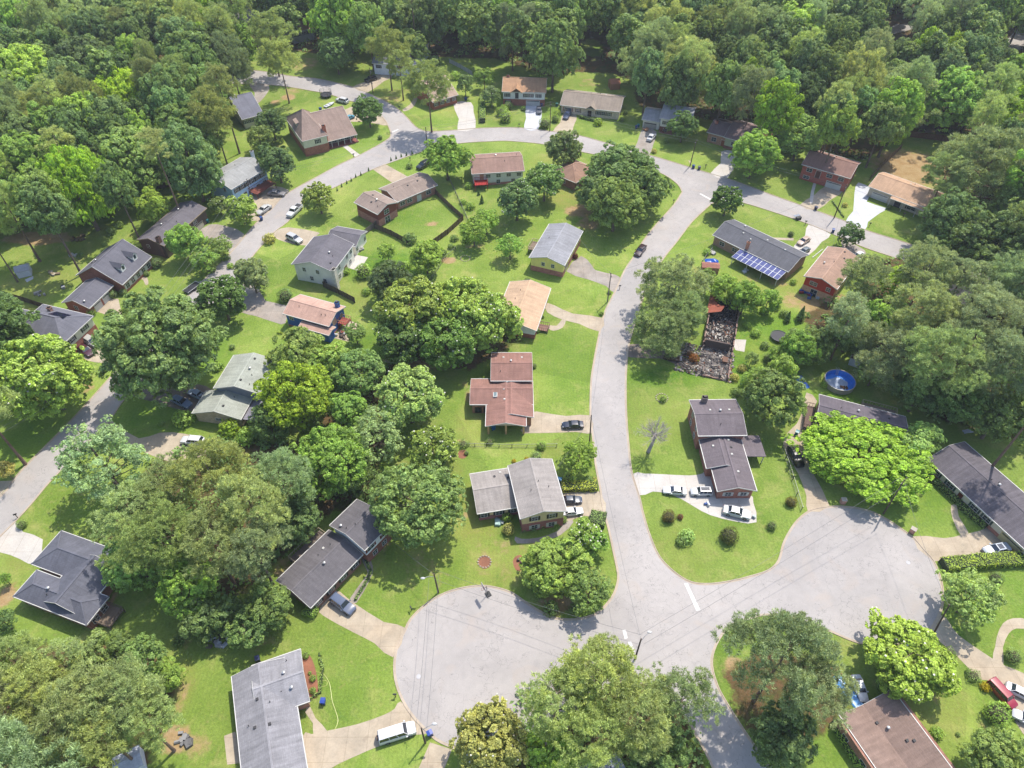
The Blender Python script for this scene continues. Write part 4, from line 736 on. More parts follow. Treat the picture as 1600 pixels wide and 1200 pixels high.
# --- solar patio
h = H_('solar_roof_house', 'charcoal roofed brick house with glass solar panel patio cover', (1120,370), (1232,425), (1147,343), 3.2, 'house with solar patio roof', C(106,106,112), C(160,124,100))
w1 = h.wing([(1120,370),(1232,425),(1147,343),(1259,396)], 3.2, 'gx', .36, brick=True); h.vents(w1, [(.2,.8,'t'),(.4,.35,'b'),(.55,.6,'b'),(.28,.42,'b'),(.8,.5,'b')]); h.win(w1, 'F', [.12,.3], 1, 1.4, 1.1); h.chimney((1170,378), 5.6, .7, .7, C(196,130,100), z0=3)
P = [h.L(p, 2.9) for p in ((1157,393),(1155,405),(1165,418),(1218,440),(1232,425))]
xa, xb = P[0].x-.6, P[4].x-.4; ya = w1['y0']-.05
pf = MB(); pg = MB(); n = 10; dx = (xb-xa)/n
for i in range(n):
    rows = 3 if (i < 3 or i > 6) else 2
    for r_ in range(2 if 3 <= i <= 6 else 2):
        yb = ya-r_*2.0; s_ = 0.12
        for (mb, g_, dz) in ((pg, .10, .06), (pf, 0.0, 0)):
            x0, x1, y1, y0 = xa+i*dx+g_, xa+(i+1)*dx-g_, yb-g_, yb-2.0+g_
            za, zb = 2.98-(ya-y1)*s_+dz, 2.98-(ya-y0)*s_+dz
            mb.add([(x0,y0,zb),(x1,y0,zb),(x1,y1,za),(x0,y1,za),(x0,y0,zb-.05),(x1,y0,zb-.05),(x1,y1,za-.05),(x0,y1,za-.05)], [(0,1,2,3),(4,7,6,5),(0,4,5,1),(1,5,6,2),(2,6,7,3),(3,7,4,0)])
fo = pf.build('patio_roof_frame', m_plain(C(214,220,228), .4), h.root); pg.build('solar_panels', m_plain(C(62,74,140), .15), fo)
for i in range(4): m = MB(); X = xa+.3+i*(xb-xa-.6)/3; m.box(X-.07, X+.07, ya-3.8, ya-3.66, 0, 2.4); m.build('patio_post', m_plain(WHITE), h.root)
# --- red sided
h = H_('red_house', 'red sided house over brick basement with salmon tan roof', (1308,452), (1345,402), (1259,428), 5.0, 'red sided house', C(176,144,124), C(176,44,30))
w1 = h.wing([(1308,452),(1340,402),(1259,428),(1295,391)], 5.0, 'gx', .3, wall=C(176,44,30), base=C(190,146,116), bh=2.3); h.win(w1, 'L', [.3], 3.1, 1.8, 1.0); h.win(w1, 'L', [.4], 0, 1.6, 2, kind='window'); h.win(w1, 'L', [.8], 3.1, 1.0, 1.0); h.vents(w1, [(.45,.75,'t'),(.52,.52,'p'),(.75,.35,'d'),(.9,.45,'d')])
# --- beige with shutters
h = H_('two_storey_house', 'beige and brick two storey house with black shutters and lower left wing', (813,810), (879,799), (801,726), 5.4, 'beige house with black shutters', C(166,158,152), C(220,198,148))
w1 = h.wing([(813,810),(879,800),(801,728),(862,717)], 5.4, 'gy', .3, base=C(150,90,84), bh=2.7); h.win(w1, 'F', [.3,.72], 3.4, 1.1, 1.2, BLK); h.win(w1, 'F', [.3,.72], .6, 1.1, 1.2, WHITE); h.vents(w1, [(.55,.55,'p'),(.75,.45,'p'),(.35,.42,'p')]); h.win(w1, 'R', [.5], 3.2, 1.1, 1.1)
w2 = h.wing([(745,800),(805,793),(739,740),(800,732)], 3.1, 'gx', .26, base=C(150,90,84), bh=1.2, wall=C(214,190,150)); h.vents(w2, [(.55,.8,'d'),(.7,.9,'b'),(.85,.7,'d')]); h.win(w2, 'F', ev(3), 1, 1.2, 1.1, BLK)
# --- houses glimpsed at the edges / in woods
def simple(name, label, a, b, c, z, short, roofc, wallc, kind='gx', pitch=.35, **k):
    h = H_(name, label, a, b, c, z, short, roofc, wallc); w = h.wing([a, b, c], z, kind, pitch, **k); h.win(w, 'F', ev(4), z-1.9, 1.2, 1.1, BLK); h.win(w, 'L', [.3,.7], z-1.9, 1, 1.1); h.win(w, 'R', [.3,.7], z-1.9, 1, 1.1); h.vents(w, [(.3,.6,'t'),(.7,.65,'p')]); return h, w
simple('wooded_house', 'slate roofed house beside the road, half covered by woodland trees', (378,187), (412,178), (362,152), 3.6, 'slate roofed house by the woods', C(128,128,140), C(200,190,160), 'gx', .45)
simple('wooded_house', 'orange roofed house deep in the woods above the bend', (455,52), (490,44), (462,30), 4.6, 'orange roofed house in the woods', C(206,158,120), C(150,156,160))
simple('wooded_house', 'white house among pines behind a dark pickup and blue car', (604,100), (650,103), (605,64), 4.4, 'white house among the pines', C(150,150,160), C(222,224,232))
h, w = simple('wooded_house', 'tan roofed house with brown gable over a white garage', (676,160), (716,148), (668,124), 3.2, 'tan house with white garage', C(186,160,140), C(150,84,60), 'gx', .5); h.win(w, 'R', [.5], 0, 4.6, 2.1, kind='garage_door')
simple('edge_house', 'brown roofed house cut by the left edge of the photo', (-60,1165), (8,1139), (-50,1090), 3.2, None, C(134,118,118), C(140,96,76))
simple('edge_house', 'pale roofed house under pines at the bottom edge', (925,1250), (985,1225), (905,1200), 3.4, None, C(160,164,178), C(200,196,190))
simple('wooded_house', 'cream house almost hidden under the pines on the right', (1470,462), (1512,476), (1478,432), 3.4, 'cream house under the pines', C(206,180,160), C(222,214,196))
simple('wooded_house', 'dark roofed house at the top edge in the woods', (372,36), (402,30), (368,14), 3.4, None, C(140,134,134), C(190,186,176))
simple('wooded_house', 'grey roofed house at the top edge beyond the trees', (1545,8), (1580,4), (1545,-12), 3.4, None, C(130,130,140), C(190,186,176))

# merge the long wing of the L shaped house into its house
LR = [o for o in COL.objects if o.get('label') == 'x'][0]; main = [o for o in COL.objects if o.get('label', '').startswith('L shaped brick')][0]
bpy.context.view_layer.update()
for ch in list(LR.children):
    mw = LR.matrix_world @ ch.matrix_local; ch.parent = main; ch.matrix_parent_inverse = Matrix.Identity(4); ch.matrix_local = main.matrix_world.inverted() @ mw
bpy.data.objects.remove(LR)
# ================================================================ VEHICLES
GL = m_glass((0.015,0.02,0.03,1)); TYRE = m_plain((0.02,0.02,0.02,1), .9); RIM = m_plain(C(170,170,175), .3, .7)
def loft(mb, secs):               # secs: list of rings with equal counts
    n = len(secs[0]); o = len(mb.v)
    mb.v += [p for s_ in secs for p in s_]
    for i in range(len(secs)-1):
        for k in range(n): mb.f.append((o+i*n+k, o+i*n+(k+1) % n, o+(i+1)*n+(k+1) % n, o+(i+1)*n+k)); mb.mi.append(0)
    mb.f += [tuple(o+k for k in range(n))[::-1], tuple(o+(len(secs)-1)*n+k for k in range(n))]; mb.mi += [0, 0]
def ring(x, w_, z0, z1, cr=0.0, tum=0.9):
    return [(x, -w_*0.94, z0), (x, -w_, z0+(z1-z0)*0.45), (x, -w_*0.97, z0+(z1-z0)*0.8), (x, -w_*tum, z1), (x, -w_*0.45, z1+cr), (x, w_*0.45, z1+cr), (x, w_*tum, z1), (x, w_*0.97, z0+(z1-z0)*0.8), (x, w_, z0+(z1-z0)*0.45), (x, w_*0.94, z0)]
TYPES = {   # body stations (x, halfwidth, top z), greenhouse (x0 base rear, x1 roof rear, x2 roof front, x3 base front), roof z
 'sedan': dict(L=4.75, W=.91, st=[(-2.37,.72,.72),(-2.25,.84,.88),(-1.6,.90,.94),(-0.8,.91,.93),(0.6,.91,.92),(1.5,.88,.86),(2.15,.82,.74),(2.37,.66,.6)], gh=(-1.72,-1.0,.25,1.0), rz=1.42, bz=.9),
 'suv': dict(L=4.7, W=.93, st=[(-2.35,.82,.95),(-2.25,.88,1.02),(-1.6,.92,1.04),(0.8,.93,1.03),(1.5,.9,.99),(2.15,.86,.88),(2.35,.72,.7)], gh=(-2.25,-1.85,.35,1.0), rz=1.68, bz=1.0),
 'van': dict(L=5.3, W=.99, st=[(-2.65,.92,1.1),(-2.6,.95,1.12),(0.8,.98,1.12),(1.7,.95,1.08),(2.4,.9,.95),(2.62,.78,.75)], gh=(-2.62,-2.45,.95,1.5), rz=1.92, bz=1.08),
 'pickup': dict(L=5.6, W=.98, st=[(-2.8,.93,.98),(-2.7,.96,1.0),(0.0,.98,1.02),(1.3,.97,1.04),(2.2,.94,1.0),(2.7,.88,.9),(2.8,.78,.75)], gh=(-.75,-.55,.75,1.25), rz=1.72, bz=1.0)}
def car_proto(kind):
    T = TYPES[kind]; r = thing('car', '', 'car'); r['_t'] = kind
    m = MB(); loft(m, [ring(x, w_, .28, z, .035) for x, w_, z in T['st']])
    b = m.build('body', m_paint(), r, smooth=True); b['_col'] = 1
    a0, a1, a2, a3 = T['gh']; W = T['W']; g = MB(); rz = T['rz']; bz = T['bz']-.06
    lower = [(a0, -W*.86), (a3, -W*.86), (a3, W*.86), (a0, W*.86)]; up = [(a1, -W*.68), (a2, -W*.68), (a2, W*.68), (a1, W*.68)]
    g.add([(x, y, bz) for x, y in lower]+[(x, y, rz-.04) for x, y in up], [(0,1,5,4),(1,2,6,5),(2,3,7,6),(3,0,4,7),(4,5,6,7)]); g.build('windows', GL, r)
    m = MB(); xs = np.linspace(a1-.04, a2+.04, 5); loft(m, [ring(float(x), W*.72, rz-.06, rz-(.02 if k in (0, 4) else 0), .02, .88) for k, x in enumerate(xs)])
    ro = m.build('roof', m_paint(), r, smooth=True); ro['_col'] = 1
    pl = MB()
    for sy in (-1, 1):
        for f in ((0, .0), (.36, .36), (.68, .68)) if kind in ('suv', 'van') else ((0, 0), (.52, .5)):
            xb = a0+(a3-a0)*f[0]; xt = a1+(a2-a1)*f[1]; pl.bar((xb, sy*W*.875, bz+.02), (xt, sy*W*.69, rz-.04), .09, .06)
        pl.bar((a3, sy*W*.87, bz+.03), (a2, sy*W*.69, rz-.04), .08, .06)
    p_ = pl.build('pillars', m_paint(), r); p_['_col'] = 1
    if kind == 'pickup':
        m = MB(); m.box(-2.68, -.86, -.8, .8, 1.0, 1.045); m.build('bed', m_plain((0.02,0.02,0.022,1), .7), r)
        k = MB(); [k.box(-2.74, -.82, s_*.88-.06, s_*.88+.06, .95, 1.12) for s_ in (-1, 1)]; k.box(-2.78, -2.68, -.9, .9, .9, 1.12); q = k.build('bed_rails', m_paint(), r); q['_col'] = 1
    for sx in (-1, 1):
        for sy in (-1, 1):
            X = sx*T['L']*.29+(0.05 if sx > 0 else 0); Y = sy*(W-.1); w_ = MB(); w_.tube([(X, Y-.12, .34), (X, Y+.12, .34)], .34, 14); ty = w_.build('wheel', TYRE, r)
            w_ = MB(); w_.tube([(X, Y+sy*.10, .34), (X, Y+sy*.135, .34)], .2, 10); w_.build('rim', RIM, ty)
    for sy in (-1, 1):
        xf = T['L']/2-.1; k = MB(); k.box(xf-.28, xf-.02, sy*W*.66-.15, sy*W*.66+.15, .62, .75); k.build('headlight', m_plain(C(225,225,230), .15), r)
        k = MB(); k.box(-xf-.06, -xf+.1, sy*W*.72-.13, sy*W*.72+.13, .68, .86); k.build('tail_light', m_plain(C(150,20,20), .2), r)
        k = MB(); xm = a3-.25; k.box(xm-.1, xm+.12, sy*(W+.09)-.09, sy*(W+.09)+.09, bz+.02, bz+.17); q = k.build('mirror', m_paint(), r); q['_col'] = 1
    k = MB(); k.box(T['L']/2-.06, T['L']/2+.0, -.45, .45, .42, .58); k.build('grille', m_plain((0.015,)*3+(1,), .4), r)
    return r
PROTO = {k: car_proto(k) for k in TYPES}
def car(kind, tail, nose, col, label, group=None, sc=None, cat='car', sun=0, z=0.04):
    a = G(*tail, .7); b = G(*nose, .7); d = b-a; c = (a+b)/2
    L = TYPES[kind]['L']; s_ = sc or min(1.12, max(.92, d.length/L)); nm = {'sedan': 'parked_sedan', 'suv': 'parked_suv', 'van': 'parked_van', 'pickup': 'pickup_truck'}[kind]
    r = clone(PROTO[kind], (c.x, c.y, z), math.atan2(d.y, d.x), label, group, s_, color=tuple(col)); r.name = nm; r['category'] = cat
    if sun:
        T = TYPES[kind]; m = MB(); a1, a2 = T['gh'][1:3]; m.box(a1+.25, a2-.1, -.45, .45, T['rz']-.01, T['rz']+.03); m.build('sunroof', GL, r)
    return r
Wc = C(238,238,238); Bk = C(28,30,36); GP = 'vehicles parked in driveways and along the road'
cars = [
('van',(592,1154),(649,1136),Wc,'long white van with a spare wheel in the driveway of the grey T roofed house','van',0,1.1),
('suv',(519,932),(552,956),C(96,108,132),'grey blue minivan parked by the dark roofed house with white upper wall','minivan',0,0),
('suv',(318,690),(283,687),Wc,'white sport utility vehicle on the wide stained driveway beside the pines','car',0,0),
('sedan',(268,620),(299,635),C(120,140,170),'pale blue sedan in shade beside the grey green split level house','car',0,0),
('pickup',(322,622),(296,611),C(170,186,206),'light blue grey pickup beside the grey green split level house','pickup',0,0),
('suv',(129,526),(157,542),C(200,196,188),'silver tan sport utility vehicle beside the slate hip roofed house','car',0,0),
('sedan',(122,539),(145,555),C(84,34,46),'maroon sedan beside the slate hip roofed house','car',0,0),
('suv',(447,367),(473,379),C(206,206,204),'silver wagon in the driveway of the white two storey house','car',0,0),
('pickup',(472,318),(448,341),Wc,'white pickup truck parked at the kerb on the loop road','pickup',0,0),
('sedan',(423,320),(401,335),C(214,212,206),'pale sedan parked at the kerb across from the white pickup','car',0,0),
('sedan',(419,301),(445,303),C(150,146,146),'grey sedan in front of the pale blue two storey house','car',0,0),
('pickup',(400,289),(414,280),Bk,'dark pickup by the red brown deck of the pale blue house','pickup',0,0),
('suv',(547,160),(522,154),Wc,'white sport utility vehicle on the grass above the porch house','car',0,1.1),
('sedan',(552,181),(537,186),C(96,170,196),'teal car half under the tree by the porch house','car',0,0),
('suv',(588,121),(570,126),Bk,'black car at the mouth of the driveway below the white house among pines','car',0,0),
('pickup',(597,114),(617,103),C(60,66,80),'dark pickup on the upper driveway under tall pines','pickup',0,0),
('sedan',(597,101),(612,96),C(36,80,150),'blue car parked behind the dark pickup under tall pines','car',0,0),
('suv',(672,252),(651,264),Bk,'black sport utility vehicle on the lawn beside a round green tree','car',0,0),
('pickup',(842,166),(842,178),C(110,112,122),'grey pickup on the pale driveway of the orange roofed house','pickup',0,0.92),
('sedan',(890,174),(882,186),C(56,72,104),'dark blue car before the long beige brick house','car',0,0),
('sedan',(1013,220),(1023,208),Wc,'white car on the driveway of the grey split level house','car',0,0),
('sedan',(1008,381),(993,401),C(56,26,32),'dark maroon sedan parked at the kerb of the cul de sac road','car',0,0),
('sedan',(912,663),(878,664),C(30,40,60),'black sedan on the driveway of the red roofed house','car',0,0),
('sedan',(879,781),(906,780),C(48,62,84),'dark blue sedan next to a white one by the beige house','car',0,0),
('sedan',(877,801),(911,797),Wc,'white sedan next to a dark blue one by the beige house','car',0,0),
('sedan',(1073,768),(1036,765),Wc,'white sedan, left of the two facing each other on the shared driveway','car',0,0),
('suv',(1113,768),(1079,768),C(226,226,226),'white wagon with glass sunroof closest to the brown roofed carport house','car',1,0),
('sedan',(1129,795),(1174,806),Wc,'white sedan parked at the corner of the lower driveway pad','car',0,0),
('suv',(1235,697),(1252,730),Bk,'large black sport utility vehicle on the long narrow driveway','car',0,1.1),
('sedan',(1577,854),(1538,862),C(200,208,216),'silver sedan with open sunroof in front of the long charcoal roofed house','car',1,0),
('van',(1549,1066),(1583,1102),C(168,22,46),'red minivan at the end of the bottom right driveway','minivan',0,0),
('sedan',(1578,1073),(1612,1090),Wc,'white car cut by the right edge, beside the red minivan','car',0,0),
('suv',(1620,1130),(1591,1117),C(216,216,222),'white vehicle at the right edge below the red minivan','car',0,0),
('sedan',(1338,1058),(1350,1092),Wc,'white car beneath the big pine by the brown roofed house','car',0,0),
('sedan',(1264,371),(1248,381),C(206,180,160),'tan sedan by the house with solar patio roof','car',0,0),
('sedan',(1262,388),(1251,395),C(110,120,124),'grey sedan in the shade by the house with solar patio roof','car',0,0),
('pickup',(1456,395),(1430,387),C(150,186,206),'pale blue pickup on the road under the right hand trees','pickup',0,0),
('sedan',(1347,394),(1334,403),Wc,'white car by the red sided house, half under a pine','car',0,0),
]
for k, t, n_, c, lb, cat, su, sc in cars: car(k, t, n_, c, lb, GP, sc or None, cat, su)
# burnt out car
r = car('sedan', (1037,556), (1066,561), C(120,70,50), 'burnt out rusted car on the driveway of the burnt house', None, None, 'car'); r.name = 'burnt_car'
for ch in list(r.children):
    if ch.name.startswith(('roof', 'windows', 'wheel', 'headlight', 'tail', 'mirror')): drop(ch)
    elif ch.name.startswith(('body', 'pillars')): ch.color = tuple(C(88,64,56))
for k in PROTO.values(): drop(k)
# spare wheel of van
v = [o for o in COL.objects if o.get('label', '').startswith('long white van')][0]; m = MB(); m.tube([(-2.7, 0, .95), (-2.9, 0, .95)], .36, 14); m.build('spare_wheel', m_plain(C(120,96,84)), v)
# utility trailer
c = G(301,452); d = G(309,446)-G(294,457); t = thing('utility_trailer', 'black flat trailer with pale frame on the driveway above the big oak', 'trailer', c, math.atan2(d.y, d.x))
m = MB(); m.box(-2.2,2.2,-1.0,1.0,.5,.6); m.build('bed', m_plain(C(30,32,44)), t); m = MB(); [m.bar((-2.2, s_*1.0, .8), (2.2, s_*1.0, .8), .1) for s_ in (-1,1)]; m.bar((2.2,-1,.8),(2.2,1,.8),.1); m.bar((2.2,-.6,.5),(3.2,0,.5),.1); m.bar((2.2,.6,.5),(3.2,0,.5),.1); [m.box(x-.04,x+.04,s_-.04,s_+.04,.5,.8) for x in (-2.2,0,2.2) for s_ in (-1,1)]; m.build('frame', m_plain(C(206,206,206), .4), t)
for s_ in (-1,1): m = MB(); m.tube([(0, s_*1.12-.1, .33), (0, s_*1.12+.1, .33)], .33, 12); m.build('wheel', TYRE, t)
# small boat on the lawn
c = G(515,165); d = G(521,162)-G(508,169); t = thing('small_boat', 'small white boat lying on the grass behind the porch house', 'boat', c, math.atan2(d.y, d.x))
m = MB(); loft(m, [[(x, -w_, .55), (x, -w_*.7, .12), (x, w_*.7, .12), (x, w_, .55)] for x, w_ in ((-2.3,.8),(-1,.9),(.6,.85),(1.7,.5),(2.4,.05))]); m.build('hull', m_plain(C(226,228,230), .4), t); m = MB(); [m.box(x-.15,x+.15,-.7,.7,.5,.62) for x in (-1.5,0)]; m.build('seat', m_plain(C(120,130,140)), t)
# ================================================================ VEGETATION
def leaf_mesh(name, Pn, Nn, size, mat, kind='leaf', jit=0.9, rng=RNG):
    """many small bent leaf quads: Pn centres, Nn outward directions"""
    n = len(Pn); N = Nn+rng.normal(0, jit*0.5, (n, 3)); N[:, 2] += 0.25; N /= np.linalg.norm(N, axis=1)[:, None]+1e-9
    R = rng.normal(0, 1, (n, 3)); T = np.cross(N, R); T /= np.linalg.norm(T, axis=1)[:, None]+1e-9; B = np.cross(N, T)
    s = size*(0.6+0.8*rng.random(n))[:, None]
    if kind == 'leaf':
        v = np.stack([Pn-T*s*.5, Pn-B*s*.33+N*s*.1, Pn+T*s*.5, Pn+B*s*.33+N*s*.1], 1); k = 4
    else:          # needle spray: two crossed thin triangles
        v = np.stack([Pn-B*s*.12, Pn+B*s*.12, Pn+(N*.75+T*.45)*s], 1); k = 3
    co = v.reshape(-1, 3).astype(np.float32); me = bpy.data.meshes.new(name)
    me.vertices.add(len(co)); me.vertices.foreach_set('co', co.ravel()); me.loops.add(len(co)); me.loops.foreach_set('vertex_index', np.arange(len(co), dtype=np.int32))
    me.polygons.add(n); me.polygons.foreach_set('loop_start', np.arange(0, len(co), k, dtype=np.int32)); me.update(calc_edges=True); me.materials.append(mat); return me
def sph(n, rng):
    v = rng.normal(0, 1, (n, 3)); return v/np.linalg.norm(v, axis=1)[:, None]
def crown_pts(R, Bz, npuff, pr, per, rng, flat=0.75, hollow=0.45, lopsided=0.18, pine=False):
    """puffs spread through an uneven ellipsoid; returns leaf centres, outward normals, puff centres"""
    d = sph(npuff*3, rng); d = d[d[:, 2] > -0.75][:npuff]; rr = hollow+(1-hollow)*rng.random(len(d))**0.45
    ph = rng.random(3)*6.28; az = np.arctan2(d[:, 1], d[:, 0]); wob = 1+lopsided*(np.sin(az*2+ph[0])+.6*np.sin(az*3+ph[1]))*(1-abs(d[:, 2]))
    out = rng.random(len(d)) < (.22 if lopsided > .18 else (.04 if lopsided < .1 else .10)); rr = np.where(out, rr*(1.08+.22*rng.random(len(d))), rr)
    c = d*rr[:, None]*np.array([R-pr*.6, R-pr*.6, Bz-pr*.5]); c[:, :2] *= wob[:, None]
    rp = pr*(0.6+0.7*rng.random(len(c)))
    P = []; N = []
    for ci, ri in zip(c, rp):
        m = int(per*(ri/pr)**2); q = sph(m, rng); q[:, 2] = np.where(q[:, 2] < -0.3, -q[:, 2], q[:, 2])
        # sub clumps on each puff
        k = sph(9, rng); dots = q@k.T; best = k[dots.argmax(1)]; q = q*0.6+best*0.4; q /= np.linalg.norm(q, axis=1)[:, None]
        rad_ = ri*(0.78+0.28*rng.random(m)); p = ci+q*rad_[:, None]*np.array([1, 1, flat]); P.append(p); N.append(q)
    return np.concatenate(P), np.concatenate(N), c, rp
def trunk_mesh(name, H, r0, limbs, mat, lean=(0, 0), bare=False):
    m = MB(); n = 6; pts = [Vector((lean[0]*(i/n)**1.5, lean[1]*(i/n)**1.5, H*i/n)) for i in range(n+1)]
    m.tube(pts, [r0*(1.25 if i == 0 else 1)*(1-0.72*i/n) for i in range(n+1)], 8)
    for q in limbs:
        q = Vector(q); z = max(H*.3, min(H*.92, q.z-0.35*math.hypot(q.x, q.y)-.3)); f = z/H; a = Vector((lean[0]*f**1.5, lean[1]*f**1.5, z)); mid = (a+q)/2+Vector((0, 0, -0.06*(q-a).length))
        r = r0*(0.18+0.25*(1-f)); m.tube([a, mid, q], [r, r*.6, r*.22], 5, False)
    o = m.build(name, mat); me = o.data; bpy.data.objects.remove(o); return me
LEAFM = m_leaf('foliage_broadleaf', 0.3); PINEM = m_leaf('foliage_pine', 0.25, 0.4); GLOSSM = m_leaf('foliage_glossy', 0.2, 0.3)
FARM = m_leaf('foliage_far', 0.3, .5, .09); BARK = m_bark(C(140,120,104)); BARKP = m_bark(C(146,118,100)); BARKD = m_bark(C(206,196,188)); FLOWER = m_plain(C(236,232,214), .6)
SPEC = {   # radius of prototype, vertical half height, puffs, puff radius, leaves per puff, leaf size, trunk height(total), material, leaf kind
 'oak':  [(5.0,4.6,74,1.35,560,.29),(7.5,6.6,150,1.6,600,.33),(3.0,2.9,42,.95,330,.24)],
 'pine': [(4.6,4.8,74,.92,400,.36),(6.8,6.4,120,1.12,460,.39),(3.2,4.8,46,.75,320,.33)],
 'mag':  [(4.0,3.9,60,1.1,430,.31),(6.0,5.6,115,1.3,480,.34),(2.6,2.7,34,.88,280,.27)],
 'fine': [(4.5,4.1,90,.95,260,.28),(7.0,6.0,190,1.15,280,.34),(2.6,2.4,40,.7,180,.23),(10.0,5.0,330,1.35,260,.36)],
 'thin': [(5.0,4.0,80,.95,130,.27),(7.0,5.6,150,1.05,150,.30)],
}
PT = {}
for sp, vs_ in SPEC.items():
    PT[sp] = []
    for si, (R, Bz, npf, pr, per, ls) in enumerate(vs_):
        var = []
        for k in range(3 if sp in ('oak', 'pine') else 2):
            rng = np.random.default_rng(hash((sp, si, k)) % 99991 if False else (len(sp)*1000+si*17+k*7+ord(sp[0])))
            P, N, c, rp = crown_pts(R, Bz, npf, pr, per, rng, flat={'oak': .8, 'pine': .62, 'mag': .9, 'fine': .7, 'thin': .6}[sp], hollow={'pine': .45, 'thin': .3}.get(sp, .42), lopsided={'pine': .22, 'thin': .25, 'mag': .07, 'fine': .1}.get(sp, .14))
            if sp == 'pine':
                c2 = np.repeat(P[::2], 2, 0); N2 = np.repeat(N[::2], 2, 0); me = leaf_mesh('crown', c2+rng.normal(0, .08, c2.shape), N2, ls, PINEM, 'needle', 1.3, rng)
            else: me = leaf_mesh('crown', P, N, ls, {'mag': GLOSSM}.get(sp, LEAFM), 'leaf', {'mag': 1.3, 'fine': 1.2}.get(sp, 1.0), rng)
            fl = None
            if sp == 'mag':
                q = np.where(P[:, 2]+N[:, 2]*2 > 0)[0]; q = rng.choice(q, 46+40*(R > 5), replace=False); m = MB()
                for i in q:
                    p = P[i]*1.03; m.ball(tuple(p), .17, 6, 3, (1, 1, .6))
                o = m.build('flowers', FLOWER, uv=False); fl = o.data; bpy.data.objects.remove(o)
            lim = c[rng.permutation(len(c))[:(12 if R > 4 else 7)]]
            var.append((me, lim, fl, R, Bz))
        PT[sp].append(var)
TRS = {}
def trunk_for(sp, si, k, H, Bz, lim, r0):
    key = (sp, si, k, round(H))
    if key not in TRS:
        L = [(p[0], p[1], H-Bz+p[2]) for p in lim]; TRS[key] = (trunk_mesh('trunk', H-Bz*.35, r0, L, BARKP if sp == 'pine' else BARK), H)
    return TRS[key][0]
TREES = []      # x, y, R, for spacing; and label info
def tree(sp, px, py, rpx, col, look, H=None, flower=True, wide=1.0, tall=1.0, auto=None, zc=None):
    if look.startswith('huge vivid'): wide = 1.28
    """px,py = middle of the crown in the photo, rpx its half width there"""
    z = 8.0
    for _ in range(4):
        c = G(px, py, z); R = rpx*depth(c)/CAM_F
        Hh = H or {'pine': min(27, max(12, 7.5+R*2.3)), 'mag': max(3, 2.05*R+.6), 'fine': max(3, 1.85*R+1.2), 'thin': max(5, 1.7*R+2)}.get(sp, max(3, 2.05*R+1.0))
        var0 = PT[sp][0][0]; 
        bz = min(R*{'pine': 1.05, 'mag': .98, 'fine': .9, 'thin': .85}.get(sp, .88 if auto else .98)*tall, Hh*.475); z = Hh-bz
    opts = PT[sp]; si = min(range(len(opts)), key=lambda i: abs(math.log(opts[i][0][3]/R))); k = random.randrange(len(opts[si])); me, lim, fl, R0, B0 = opts[si][k]
    s = R/R0*1.04; Hl = Hh/s; sz = bz/B0/s
    root = thing(sp+'_tree', '', 'tree', (c.x, c.y, 0), random.uniform(0, 6.28) if wide == 1.0 else -.12); root.scale = (s*wide, s, s)
    root.name = {'oak': 'broadleaf_tree', 'pine': 'pine_tree', 'mag': 'magnolia_tree', 'fine': 'maple_tree', 'thin': 'sparse_tree'}[sp]
    cr = bpy.data.objects.new('crown', me); COL.objects.link(cr); cr.parent = root; cr.location = (0, 0, Hl-B0*sz); cr.scale = (1, 1, sz)
    v = random.uniform(.84, 1.18) if not auto else random.uniform(.72, 1.32); cr.color = (col[0]*v*random.uniform(.92, 1.08), col[1]*v, col[2]*v*random.uniform(.85, 1.15), 1)
    tr = bpy.data.objects.new('trunk', trunk_for(sp, si, k, Hl, B0*sz, lim, max(.16, .055*R0) if sp != 'pine' else .26)); COL.objects.link(tr); tr.parent = root
    if fl and flower: f = bpy.data.objects.new('flowers', fl); COL.objects.link(f); f.parent = cr; tag(f, kind='stuff')
    TREES.append((root, c.x, c.y, R, px, py, look, auto)); return root
